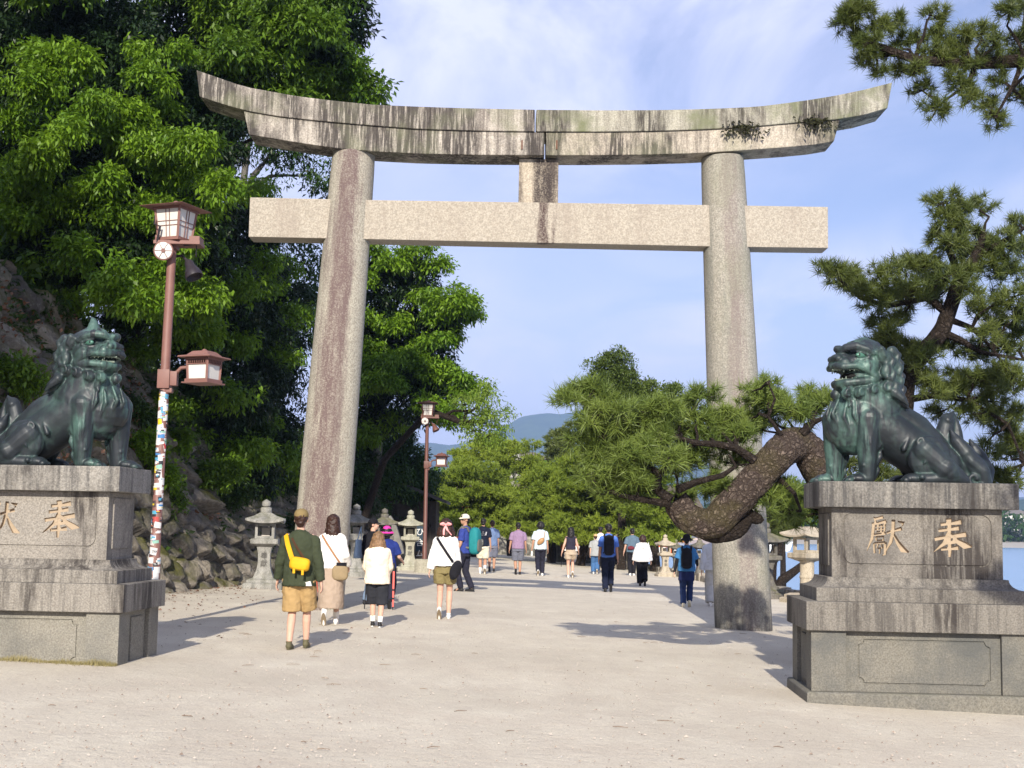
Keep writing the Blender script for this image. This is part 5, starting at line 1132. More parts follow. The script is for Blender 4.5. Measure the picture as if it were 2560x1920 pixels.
def W(info, p): return info['foot'] + Matrix.Rotation(info['face'], 3, 'Z') @ p
def strap(m, pts, w_=.016, th=.005):
    """flat band through points"""
    pts = [Vector(p) for p in pts]; rs = []
    for i, p in enumerate(pts):
        tt = (pts[min(i + 1, len(pts) - 1)] - pts[max(i - 1, 0)]).normalized(); n = Vector((p.x * .3, p.y, 0)); n = n.normalized() if n.length > 1e-4 else Vector((0, -1, 0)); s = tt.cross(n).normalized()
        rs.append([p + s * w_ + n * th, p - s * w_ + n * th, p - s * w_ - n * th, p + s * w_ - n * th])
    m.rings(rs)
def torso_strap(k, xa, za, xb, zb, R=.175, n=9, back=True, depth=.155):
    """points across the back from (xa,za) to (xb,zb)"""
    out = []
    for i in range(n):
        u = i / (n - 1); x = xa + (xb - xa) * u; z = za + (zb - za) * u; y = -depth * math.sqrt(max(0.02, 1 - (x / .24) ** 2)) * (1 - .35 * max(0, z - 1.32) / .12)
        out.append((x * k, y * k, z * k))
    return out
def bag(name, label, info, group=None): t = thing(name, label, name.replace('_', ' '), info['foot'], info['face'], group); return t
def at(px, py, dy=0.0): P = GP(px, py); P.y += dy; P.z = gz(P.x); return P
def Hpx(P, py_top, px): s = F_PX / P.y; return (PT(px, py_top, P.y).z - P.z)

# 1 man, olive shirt
P = at(742, 1622); H = Hpx(P, 1276, 742)
OLV = fabric('olive_shirt', (0.045, 0.055, 0.032), var=.12); TAN = fabric('tan_shorts', (0.38, 0.255, 0.115), var=.10); KHK = fabric('khaki_cap', (0.21, 0.155, 0.07))
t, I = person('man in a loose olive overshirt, khaki cap and tan shorts walking away, nearest walker', P, H, face=-.05, stride=(-.12, .20), lift=(.0, .0), arms=((.1, .15, .16), (-.05, .12, .14)), top=('long', OLV, .030, .80, .07), bot=('shorts', TAN, .034, .96), hair=('short', HBRN), hat=('flat', KHK), shoe=SHK, wid=1.05, near=True, vox=.010)
k = I['k']; YEL = fabric('yellow_nylon', (0.64, 0.35, 0.015), .6); b = bag('sling_bag', 'bright yellow sling bag worn across the back of the olive shirt', I)
C = Blob(); C.sup((.05 * k, -.235 * k, 1.075 * k), (.13 * k, .06 * k, .085 * k), .5, Matrix.Rotation(.15, 3, 'Y')); C.sup((.05 * k, -.285 * k, 1.05 * k), (.105 * k, .025 * k, .045 * k), .5, Matrix.Rotation(.15, 3, 'Y')); C.build('bag_body', YEL, b, voxel=.009, smooth=3)
m = MB(); strap(m, torso_strap(k, -.17, 1.44, -.05, 1.12, depth=.205), .028, .006); m.build('strap', YEL, b)
m = MB(); strap(m, torso_strap(k, .15, 1.06, -.08, 1.40, depth=.203), .012, .005); m.build('cross_strap', fabric('brown_strap', (0.07, 0.035, 0.02)), b)
m = MB(); m.box((.10 * k, -.29 * k, .975 * k), (.03 * k, .02, .07 * k)); m.box((-.01 * k, -.29 * k, .99 * k), (.03 * k, .02, .06 * k)); m.build('buckle_tab', YEL, b)
m = MB(); m.tube([(.2, -.2, 0), (.2, -.2, .01)], [.001, .001], 3)
m = MB(); w_ = I['V'](.12, -.13, .79); m.rings([[(x * k, (-.145) * k, z * k) for x, z in ((-.02, .80), (.19, .80), (.17, .86), (.1, .84))], [(x * k, (-.10) * k, z * k) for x, z in ((-.02, .80), (.19, .80), (.17, .86), (.1, .84))]]); m.build('undershirt_hem', WH, t)
# 2 woman, white sweater
P = at(825, 1562); H = Hpx(P, 1286, 820)
SKT = fabric('taupe_skirt', (0.36, 0.28, 0.215), var=.07); KB_ = fabric('khaki_canvas', (0.27, 0.205, 0.12))
t, I = person('woman with long dark brown hair, a white sweater and a long taupe skirt', P, H, face=.03, stride=(-.26, .16), lift=(.10, 0), arms=((.0, .1, .14), (-.1, .9, .16)), top=('long', WH, .035, .90, .04), bot=('skirt', SKT, .02, .27), hair=('long', HBRN, .36), shoe=SHW, socks=WH, fem=True, near=True, vox=.010)
k = I['k']; b = bag('crossbody_bag', 'khaki canvas crossbody bag hanging at the hip of the long taupe skirt', I)
C = Blob(); C.sup((.15 * k, -.15 * k, .83 * k), (.13 * k, .06 * k, .125 * k), .6); C.build('bag_body', KB_, b, voxel=.010, smooth=5)
m = MB(); m.box((.17 * k, -.165 * k, .965 * k), (.16 * k, .07 * k, .05 * k)); m.build('black_pouch', BK, b); m = MB(); strap(m, torso_strap(k, -.16, 1.42, .15, .97, depth=.17), .013, .005); m.build('strap', fabric('tan_leather', (0.32, 0.17, 0.09)), b)
h = I['A'][0][2]; cmr = bag('camera', 'small black camera dangling on a red strap beside the long taupe skirt', I)
m = MB(); hx, hy, hz = h + Vector((0, 0, -.07)); m.box((hx, hy, hz - .38 * k), (.12, .06, .09)); m.tube([(hx, hy - .03, hz - .38 * k), (hx, hy - .1, hz - .38 * k)], [.035, .03], 12); m.build('camera_body', BK, cmr, bevel=.006)
m = MB(); m.tube([(hx, hy, hz + .01), (hx - .02, hy, hz - .16), (hx - .05, hy, hz - .34 * k)], [.008] * 3, 6); m.tube([(hx, hy, hz + .01), (hx + .02, hy, hz - .16), (hx + .05, hy, hz - .34 * k)], [.008] * 3, 6); m.build('strap', fabric('red_strap', (0.45, 0.09, 0.05)), cmr)
# 3 child with wavy light brown hair
P = at(940, 1568); H = Hpx(P, 1329, 945)
CRM = fabric('cream_sweater', (0.78, 0.66, 0.52), var=.04); CHC = fabric('charcoal_shorts', (0.03, 0.032, 0.04))
person('short walker with wavy light brown hair, cream sweater, charcoal shorts and white socks', P, H, stride=(.12, -.06), lift=(0, .0), arms=((.1, .75, .10, .5), (.1, .75, .10, .5)), top=('long', CRM, .055, .80, .03), bot=('shorts', CHC, .03, 1.08), hair=('wavy', HLT, .36), shoe=SHB, socks=WH, fem=True, near=True, wid=1.12, vox=.010)
# 4 woman with pink bow
P = at(1110, 1548); H = Hpx(P, 1297, 1113)
OSH = fabric('olive_shorts', (0.20, 0.165, 0.075)); PNK = fabric('pink_ribbon', (0.85, 0.36, 0.36)); 
t, I = person('woman in a white sweater and olive shorts with a pink bow in her dark hair', P, H, face=.0, stride=(-.24, .08), lift=(.09, 0), arms=((-.18, .1, .16), (.12, .3, .12)), top=('long', WH, .04, .93, .05), bot=('shorts', OSH, .03, .62), hair=('wavy', HBRN, .30), shoe=SHW, fem=True, near=True, vox=.010)
k = I['k']; b = bag('crossbody_bag', 'slouchy black crossbody bag on the hip of the woman with the pink bow', I)
C = Blob(); C.ell((.19 * k, -.15 * k, .86 * k), (.10 * k, .07 * k, .18 * k), Matrix.Rotation(.35, 3, 'Y')); C.build('bag_body', BK, b, voxel=.011); m = MB(); strap(m, torso_strap(k, -.15, 1.42, .14, 1.0, depth=.175), .02, .006); m.build('strap', BK, b)
C = Blob(); hd = I['hd']; C.ell(hd(0, -.150, .01), (.020 * k, .016 * k, .020 * k))
for s in (-1, 1): C.path([hd(0, -.150, .01), hd(s * .045, -.158, .035), hd(s * .085, -.150, .02), hd(s * .04, -.150, -.0)], [.014 * k, .024 * k, .022 * k, .012 * k], 8); C.path([hd(0, -.152, .0), hd(s * .03, -.165, -.08), hd(s * (.03 if s < 0 else .10), -.175, -.16)], [.014 * k, .022 * k, .020 * k], 8, .5)
C.build('hair_bow', PNK, t, voxel=.007)
# 5 man with cream cap, sunglasses, teal backpack (walking left, looking back)
P = at(1160, 1479); H = Hpx(P, 1287, 1150)
BLU = fabric('royal_blue_shirt', (0.035, 0.055, 0.24)); DKP = fabric('dark_trousers', (0.022, 0.022, 0.035)); TEAL = fabric('teal_nylon', (0.02, 0.20, 0.22), .6); GRN = fabric('grey_nylon', (0.12, 0.12, 0.11), .7)
t, I = person('man in a royal blue shirt, cream cap and dark sunglasses looking back', P, H, face=math.radians(68), stride=(.05, -.16), lift=(0, 0), arms=((.05, .35, .1), (.1, .35, .1)), top=('short', BLU, .025, .88), bot=('pants', DKP, .012), hair=('short', HBLK), hat=('cap', fabric('cream_cap', (0.66, 0.62, 0.50))), shoe=SHB, skin=SKIN2, headyaw=math.radians(58))
k = I['k']; hd = I['hd']; m = MB(); m.tube([hd(-.07, .045, .0), hd(-.045, .09, .0), hd(0, .10, .0), hd(.045, .09, .0), hd(.07, .045, .0)], [.016 * k, .02 * k, .012 * k, .02 * k, .016 * k], 8, .6); m.build('sunglasses', SHB, t, smooth=True)
def backpack(label, I, mat, mat2, sz=(.28, .16, .46), z=1.18, yb=-.22, name='backpack'):
    k = I['k']; b = bag(name, label, I); C = Blob(); C.sup((0, yb * k, z * k), (sz[0] * .5 * k, sz[1] * .55 * k, sz[2] * .5 * k), .55); C.ell((0, yb * k, (z + sz[2] * .42) * k), (sz[0] * .44 * k, sz[1] * .48 * k, .07 * k)); C.build('pack_body', mat, b, voxel=.012, smooth=4)
    C = Blob(); C.sup((0, (yb - sz[1] * .5) * k, (z - sz[2] * .16) * k), (sz[0] * .38 * k, .035 * k, sz[2] * .24 * k), .55); C.build('front_pocket', mat2, b, voxel=.011, smooth=3)
    m = MB()
    for s in (-1, 1): strap(m, [(s * .10 * k, -.14 * k, 1.36 * k), (s * .115 * k, -.10 * k, 1.46 * k), (s * .12 * k, .03 * k, 1.475 * k), (s * .12 * k, .12 * k, 1.40 * k), (s * .14 * k, .145 * k, 1.25 * k), (s * .16 * k, .07 * k, 1.05 * k), (s * .13 * k, -.15 * k, 1.0 * k)], .024, .006)
    m.tube([(-.03 * k, yb * k * .9, (z + sz[2] * .5) * k), (0, yb * k * .9, (z + sz[2] * .5 + .05) * k), (.03 * k, yb * k * .9, (z + sz[2] * .5) * k)], [.007] * 3, 6); m.build('strap', mat2, b); return b
backpack('big teal and grey hiking backpack on the man in the royal blue shirt', I, TEAL, GRN, (.30, .22, .60), 1.15, -.25)
# 6 person black cap
P = at(930, 1512); P.x -= .02; H = Hpx(P, 1298, 935)
t, I = person('walker in a black cap and black top turning to the right beside the pink hat', P, H, face=-.5, stride=(-.1, .12), arms=((.1, .2, .08), (.1, .5, .1)), top=('long', BK, .03, .88), bot=('pants', fabric('faded_jeans', (0.16, 0.22, 0.32)), .014), hair=('short', HBLK), hat=('cap', BK), shoe=SHB, headyaw=-1.05)
b = bag('tote_bag', 'pale blue tote bag at the side of the walker in the black cap', I); C = Blob(); C.box((-.24, -.10, 1.0), (.06, .24, .34), top=.7); C.build('bag_body', fabric('pale_blue_cloth', (0.38, 0.52, 0.68)), b, voxel=.014); m = MB(); m.tube([(-.24, -.14, 1.15), (-.22, -.06, 1.40), (-.24, -.02, 1.15)], [.01] * 3, 6); m.build('handle', MATS['pale_blue_cloth'], b)
# 7 person magenta hat
P = at(962, 1524); H = Hpx(P, 1317, 962)
MAG = fabric('magenta_hat', (0.72, 0.05, 0.34)); t, I = person('walker in a magenta sun hat, navy top and dark trousers', P, H, face=-.15, stride=(-.08, .08), arms=((0, .2, .1), (.15, 1.0, .2)), top=('short', fabric('navy_top', (0.02, 0.035, 0.17)), .035, .88, .05), bot=('pants', DKP, .03), hair=('bob', HBLK), hat=('bucket', MAG), shoe=SHB, wid=1.1)
pl = thing('trekking_pole', 'coral pink trekking pole beside the walker in the magenta hat', 'trekking pole', at(982, 1526)); gzp = PT(981, 1428, pl.location.y).z - pl.location.z
m = MB(); m.tube([(0, 0, .06), (0, 0, gzp)], [.016, .019], 10); sh_ = m.build('shaft', plain('coral_paint', (0.80, 0.16, 0.14), .4), pl); m = MB(); m.tube([(0, 0, -.0), (0, 0, .09)], [.006, .016], 8); m.build('tip', SHB, pl)
for z in (.28, .5): m = MB(); m.tube([(0, 0, gzp * z), (0, 0, gzp * z + .03)], [.022, .022], 10); m.build('clamp', SHB, pl)
m = MB(); m.tube([(0, 0, gzp), (0, 0, gzp + .14)], [.022, .018], 10); m.build('grip', SHB, pl)
pl = thing('trekking_pole', 'thin dark walking stick left of the charcoal shorts', 'trekking pole', at(911, 1523)); m = MB(); m.tube([(0, 0, 0), (.04, 0, .9)], [.009, .012], 8); m.build('shaft', SHB, pl); m = MB(); m.tube([(.04, 0, .9), (.045, 0, 1.03)], [.017, .017], 8); m.build('grip', SHB, pl)
# 8 man navy T-shirt
P = at(1206, 1435); H = Hpx(P, 1296, 1204)
t, I = person('man in a black printed T-shirt and cream shorts', P, H, stride=(.1, -.2), lift=(0, .09), arms=((-.05, .2, .1), (.0, .15, .1)), top=('short', fabric('black_navy_tee', (0.012, 0.016, 0.03)), .03, .87), bot=('shorts', fabric('cream_shorts', (0.62, 0.56, 0.45)), .03, .9), hair=('short', HBLK), shoe=SHW, socks=WH, skin=SKIN2, vox=.013)
k = I['k']; PRT = plain('pale_print', (0.42, 0.42, 0.45), .8)
o = text_mesh('good day', .085, 'shirt_print', PRT, t, (0, -.178 * k, 1.27 * k)) if False else None
m = MB()
for q in range(7): x = -.10 + q * .028; m.tube([(x, -.176 * k, 1.27 + .012 * math.sin(q * 2.3)), (x + .018, -.178 * k, 1.285 + .016 * math.cos(q * 1.7))], [.004, .004], 4); m.tube([(x + .03, -.177 * k, 1.225 + .01 * math.cos(q * 2.1)), (x + .042, -.176 * k, 1.24)], [.004, .004], 4)
m.tube([(-.02, -.176 * k, 1.33), (.0, -.176 * k, 1.355), (.02, -.176 * k, 1.33), (0, -.176 * k, 1.32), (-.02, -.176 * k, 1.33)], [.004] * 5, 4); m.box((.095, -.172 * k, 1.285), (.035, .01, .11), ry=.2); m.build('shirt_print', PRT, t)
b = bag('hip_bag', 'dark grey hip pouch on the man in the black printed T-shirt', I); C = Blob(); C.sup((-.07, -.18, 1.0), (.09, .045, .11), .5); C.build('bag_body', GRN, b, voxel=.013, smooth=3); m = MB(); m.box((-.07, -.245, 1.04), (.15, .008, .012)); m.build('zip', PRT, b)
# 9 man blue grey shirt behind
P = at(1228, 1431, 1.0); P.z = gz(P.x); H = Hpx(P, 1301, 1222)
person('man in a slate blue shirt and grey shorts half hidden behind the black printed T-shirt', P, H, stride=(-.15, .1), lift=(.05, 0), top=('short', fabric('slate_blue_shirt', (0.13, 0.19, 0.33)), .03, .88), bot=('shorts', fabric('grey_blue_shorts', (0.16, 0.17, 0.22)), .03, .9), hair=('short', HBRN), shoe=SHB, skin=SKIN2, vox=.014)
# 10
P = at(1294, 1437); H = Hpx(P, 1307, 1297)
person('stocky man in a mauve polo shirt and grey shorts', P, H, face=.05, stride=(-.16, .06), lift=(.08, 0), arms=((-.05, .2, .13), (.05, .2, .12)), top=('short', fabric('mauve_polo', (0.27, 0.185, 0.29)), .04, .88), bot=('shorts', fabric('grey_shorts', (0.14, 0.15, 0.19)), .03, .92), hair=('short', HBLK), shoe=SHB, skin=SKIN2, wid=1.12, vox=.013)
# 11
P = at(1350, 1440); H = Hpx(P, 1304, 1352)
t, I = person('man in a pale blue patterned shirt and slim black trousers carrying a bottle', P, H, face=.03, stride=(-.18, .08), lift=(.09, 0), arms=((-.1, .2, .14), (.05, .2, .1)), top=('short', fabric('pale_blue_shirt', (0.52, 0.62, 0.66), var=.14, scale=40), .04, .86, .04), bot=('pants', DKP, .014), hair=('bob', HBLK, .14), shoe=SHW, skin=SKIN2, vox=.013)
k = I['k']; b = bag('sling_bag', 'tan leather sling bag across the pale blue patterned shirt', I); C = Blob(); C.ell((.0, -.20 * k, 1.12 * k), (.15 * k, .055 * k, .085 * k), Matrix.Rotation(-.75, 3, 'Y')); C.build('bag_body', plain('tan_bag_leather', (0.36, 0.20, 0.085), .45), b, voxel=.012); m = MB(); strap(m, torso_strap(k, .10, 1.22, .14, 1.45, depth=.18), .01, .005); m.build('strap', MATS['tan_bag_leather'], b)
h = I['A'][0][2]; b = bag('bottle', 'clear water bottle held by the man in slim black trousers', I); m = MB(); m.lathe([(.02, -.1), (.032, -.09), (.032, .05), (.012, .09), (.012, .11)], 12, (h.x, h.y, h.z - .13)); m.build('bottle_body', plain('clear_plastic', (0.6, 0.62, 0.62), .15), b, smooth=True); m = MB(); m.lathe([(.014, .11), (.014, .13)], 10, (h.x, h.y, h.z - .13)); m.build('lid', WHT, b)
# 12
P = at(1426, 1445); H = Hpx(P, 1318, 1430)
t, I = person('woman with long black hair, black sleeveless top and beige shorts', P, H, stride=(-.04, .04), arms=((-.15, .25, .22), (.0, .7, .2)), top=('vest', fabric('dark_vest', (0.03, 0.028, 0.045)), .012, .98), bot=('shorts', fabric('beige_shorts', (0.42, 0.34, 0.25)), .035, .55), hair=('long', HBLK, .34), shoe=SHW, fem=True, vox=.013)
h = I['A'][0][2]; b = bag('camera_strap', 'dark camera strap hanging from the left hand of the long haired woman', I); m = MB(); m.tube([h + Vector((0, 0, -.06)), h + Vector((-.02, 0, -.2)), h + Vector((-.02, 0, -.45))], [.009, .01, .012], 6); m.tube([h + Vector((.0, 0, -.06)), h + Vector((.05, 0, -.2)), h + Vector((.06, 0, -.4))], [.008, .008, .008], 6); m.build('band', BK, b)
# 13
P = at(1488, 1435); H = Hpx(P, 1336, 1491)
person('short walker in a tan cap, grey T-shirt and wide blue jeans', P, H, stride=(.06, -.06), top=('short', fabric('grey_tee', (0.32, 0.33, 0.33)), .05, .80, .05), bot=('wide', fabric('blue_jeans', (0.055, 0.13, 0.28)), .02, .95), hair=('short', HBRN), hat=('cap', fabric('tan_cap', (0.55, 0.36, 0.18))), shoe=SHW, vox=.014, wid=1.1)
# 14
P = at(1504, 1433, .8); P.z = gz(P.x); H = Hpx(P, 1317, 1510)
person('man in a white long sleeved shirt mostly hidden behind the black backpack', P, H, stride=(.05, -.1), top=('long', WH, .035, .86), bot=('pants', BK, .014), hair=('short', HBLK), shoe=SHW, vox=.014)
# 15
P = at(1520, 1480); H = Hpx(P, 1310, 1525)
t, I = person('man in a bright blue shirt and dark navy trousers standing upright', P, H, stride=(-.07, .05), arms=((-.05, .15, .1), (.0, .15, .1)), top=('short', fabric('bright_blue_shirt', (0.08, 0.17, 0.52)), .025, .90), bot=('pants', fabric('dark_navy_trousers', (0.012, 0.016, 0.035)), .018), hair=('short', HBLK), shoe=SHB, skin=SKIN2)
backpack('slim black backpack on the man in the bright blue shirt', I, BK, BK, (.27, .14, .50), 1.19, -.20)
# 16
P = at(1580, 1440); H = Hpx(P, 1321, 1579)
t, I = person('man in a slate grey sweatshirt and black trousers', P, H, stride=(-.05, .1), lift=(0, 0), arms=((-.1, .35, .18), (0, .2, .1)), top=('short', fabric('slate_sweatshirt', (0.10, 0.15, 0.20)), .05, .88, .03), bot=('pants', BK, .012), hair=('short', HBLK), shoe=SHW, vox=.014)
b = bag('waist_pouch', 'dark red waist pouch on the man in the slate grey sweatshirt', I); C = Blob(); C.ell((-.06, -.2, 1.0), (.13, .05, .07)); C.build('bag_body', fabric('dark_red_cloth', (0.14, 0.03, 0.04)), b, voxel=.014)
# 17
P = at(1606, 1466); H = Hpx(P, 1337, 1600)
HOD = fabric('pale_hoodie', (0.72, 0.70, 0.68), var=.05); t, I = person('woman in a pale hoodie and wide black trousers with brown bobbed hair', P, H, stride=(.03, -.06), arms=((-.05, .25, .2), (.05, .3, .18)), top=('long', HOD, .055, .84, .10), bot=('wide', BK, .02, .9), hair=('bob', HBRN, .15), shoe=SHB, fem=True, wid=1.1, vox=.013)
k = I['k']; C = Blob(); C.path([(-.11 * k, -.11 * k, 1.46 * k), (-.05 * k, -.17 * k, 1.38 * k), (0, -.185 * k, 1.32 * k), (.05 * k, -.17 * k, 1.38 * k), (.11 * k, -.11 * k, 1.46 * k)], [.03, .035, .04, .035, .03], 9); C.ell((0, -.15 * k, 1.41 * k), (.10 * k, .04, .07 * k)); C.build('hood', HOD, t, voxel=.012)
# 18
P = at(1716, 1518); H = Hpx(P, 1337, 1708)
CYB = fabric('sky_blue_tee', (0.045, 0.16, 0.34)); t, I = person('woman in a black bucket hat, blue T-shirt and navy leggings', P, H, face=-.12, stride=(.02, .14), lift=(0, .06), arms=((-.12, .15, .18), (.25, .9, .2)), top=('short', CYB, .04, .88, .04), bot=('pants', fabric('navy_leggings', (0.02, 0.035, 0.10)), .014), hair=('short', HBLK), hat=('bucket', BK), shoe=plain('cream_shoe', (0.72, 0.64, 0.46), .6), fem=True, arm_sleeve=BK, wid=1.08)
k = I['k']; C = Blob(); C.loft([(0, 0, z * k, rx * k, ry * k) for z, rx, ry in ((.64, .20, .15), (.8, .19, .14), (.95, .165, .12), (1.02, .15, .11))], 22); C.build('shorts', fabric('navy_shorts', (0.015, 0.022, 0.075)), t, voxel=.012, disp=.02, dsize=.1)
backpack('square black backpack on the woman in the black bucket hat', I, BK, BK, (.27, .14, .48), 1.17, -.21)
# 19
P = at(1783, 1516); H = 1.62
t, I = person('walker in pale grey jacket and trousers half hidden by the right torii column', P, H, stride=(.0, .12), arms=((-.1, .2, .12), (.1, .4, .1)), top=('long', fabric('pale_grey_jacket', (0.55, 0.57, 0.62), var=.05), .05, .86, .05), bot=('wide', fabric('light_grey_trousers', (0.42, 0.42, 0.41)), .01, .95), hair=('short', HBLK), shoe=SHW, wid=1.05)
b = bag('camera_bag', 'black camera bag at the waist of the walker behind the right torii column', I); C = Blob(); C.sup((.05, -.18, 1.0), (.09, .05, .1), .5); C.build('bag_body', BK, b, voxel=.014, smooth=3)
# 20, 21 distant walkers in orange by the pines
for px, pb, pt, lab, c in ((1404, 1404, 1330, 'distant person in an orange coat between the pine trunks', (0.75, 0.16, 0.03)), (1374, 1402, 1325, 'distant person in a red coat left of the dark pine trunk', (0.6, 0.05, 0.03)), (1543, 1420, 1327, 'distant person in a grey cap behind the man in the bright blue shirt', (0.2, 0.24, 0.28))):
    P = at(px, pb); H = Hpx(P, pt, px); person(lab, P, H, stride=(.05, -.1), top=('long', fabric('coat', c), .04, .75, .06), bot=('pants', BK, .01), hair=('short', HBLK), hat=('cap', GRN) if px > 1500 else None, shoe=SHB, vox=.02)
# ------------------------------------------------------------------ vegetation
def norm(a): return a / np.maximum(np.linalg.norm(a, axis=-1, keepdims=True), 1e-6)
def leaf_arrays(P, D, L, Wd, rng):
    n = len(P); up = np.array([0, 0, 1.0]); S = norm(np.cross(D, up) + rng.normal(0, .45, (n, 3))); N = np.cross(S, D)
    L = L[:, None]; Wd = Wd[:, None]
    v = np.stack([P, P + D * L * .45 + S * Wd + N * Wd * .25, P + D * L - up * L * .08, P + D * L * .45 - S * Wd + N * Wd * .25], 1).reshape(-1, 3)
    return v, np.arange(4 * n).reshape(-1, 4)
def lobe(px, py, rx, ry, Y, dy=1.0):
    c = PT(px, py, Y); s = SCL(Y); return (np.array(c), np.array([rx / s, max(rx, ry) / s * dy * .8, ry / s]))
def crown_mesh(lobes, rng, sub_r=.55, cover=1.0, nsp=26, nleaf=9, L=.13, droop=.6, inner=.25, wr=.22, gap=0.0):
    PS, DS = [], []
    for c, r in lobes:
        area = (r[0] * r[2] + r[0] * r[1] + r[1] * r[2]) * 4; ns = max(4, int(area / (sub_r ** 2) * .55 * cover))
        d = norm(rng.normal(size=(ns, 3))); flip = (d[:, 1] > 0) & (rng.rand(ns) < .55); d[flip, 1] *= -1
        sc = c + d * r * rng.uniform(.62, 1.0, (ns, 1))
        if gap: keep = np.array([mnoise.noise(Vector(q * .8)) > -0.35 + gap for q in sc]); sc = sc[keep]; d = d[keep]
        for s_, o_ in zip(sc, d):
            k = rng.randint(int(nsp * .6), int(nsp * 1.4)); dd = norm(rng.normal(size=(k, 3)) + np.array([0, -.15, .35]) + o_ * .5)
            sr = sub_r * rng.uniform(.6, 1.25); p = s_ + dd * np.array([1, 1, .62]) * sr * rng.uniform(.55, 1.0, (k, 1)); PS.append(p); DS.append(dd)
        ni = int(area / (sub_r ** 2) * inner * nsp * .4)
        if ni: p = c + norm(rng.normal(size=(ni, 3))) * r * rng.uniform(.1, .8, (ni, 1)); PS.append(p); DS.append(norm(rng.normal(size=(ni, 3))))
    P = np.concatenate(PS); D = np.concatenate(DS); n = len(P)
    P = np.repeat(P, nleaf, 0); D = np.repeat(D, nleaf, 0); m = len(P)
    Dl = norm(D * .55 + rng.normal(0, .55, (m, 3)) + np.array([0, 0, -droop])); Pl = P + rng.normal(0, .05 + L * .25, (m, 3))
    Ls = L * rng.uniform(.65, 1.3, m); return leaf_arrays(Pl, Dl, Ls, Ls * wr, rng)
def limb_path(a, b, rng, sag=.1, n=6):
    a = np.array(a); b = np.array(b); pts = []
    for i in range(n):
        u = i / (n - 1); p = a + (b - a) * u + rng.normal(0, .04, 3) * np.linalg.norm(b - a) * (0 if i in (0,) else 1); p[2] += math.sin(u * PI) * sag * np.linalg.norm(b - a); pts.append(Vector(p))
    return pts
def broadleaf(name, label, lobes, trunk, seed, mat, bark, group=None, tr=.2, limbs=True, cat='tree', lobes2=None, mat2=None, lr=1.0, **kw):
    rng = np.random.RandomState(seed); base = Vector(trunk[0]); t = thing(name, label, cat, base, 0, group)
    V, Fq = crown_mesh(lobes, rng, **kw); o = link('crown', np_mesh('crown', V, Fq, 4), mat, t, world=True)
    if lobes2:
        V, Fq = crown_mesh(lobes2, rng, **kw); link('shade_leaves', np_mesh('shade_leaves', V, Fq, 4), mat2, t, world=True); lobes = lobes2  # inner leaves in a darker colour that imitates shade between the pads
    m = MB(); pts = [Vector(p) for p in trunk]; m.tube(pts, [tr * (1 - .55 * i / max(1, len(pts) - 1)) for i in range(len(pts))], 10, wob=.08, rr=random.Random(seed)); tk = m.build('trunk', bark, t, smooth=True, world=True)
    if limbs:
        m = MB(); top = pts[-1]
        for c, r in lobes:
            src = pts[min(len(pts) - 1, max(1, int(len(pts) * rng.uniform(.45, 1))))]; m.tube(limb_path(src, c, rng), [tr * .4 * lr, tr * .34 * lr, tr * .27 * lr, tr * .2 * lr, tr * .13 * lr, tr * .06 * lr], 7)
            for q in range(5):
                d = norm(rng.normal(size=3)); m.tube(limb_path(c, c + d * r * .8, rng, 0, 4), [tr * .12 * lr, tr * .09 * lr, tr * .06 * lr, tr * .03 * lr], 5)
        m.build('limbs', bark, t, smooth=True, world=True)
    return t
def tufts(P, D, K, L, W, rng, spread=.9):
    n = len(P); p = np.repeat(P, K, 0); d = norm(np.repeat(D, K, 0) * .55 + rng.normal(0, spread, (n * K, 3)) * .75); s = norm(np.cross(d, rng.normal(size=(n * K, 3)))) * W
    l = L * rng.uniform(.7, 1.1, (n * K, 1)); p = p + rng.normal(0, L * .1, (n * K, 3)); v = np.stack([p - s, p + s, p + d * l - np.array([0, 0, 1]) * l * .08], 1).reshape(-1, 3)
    return v, np.arange(3 * n * K).reshape(-1, 3)
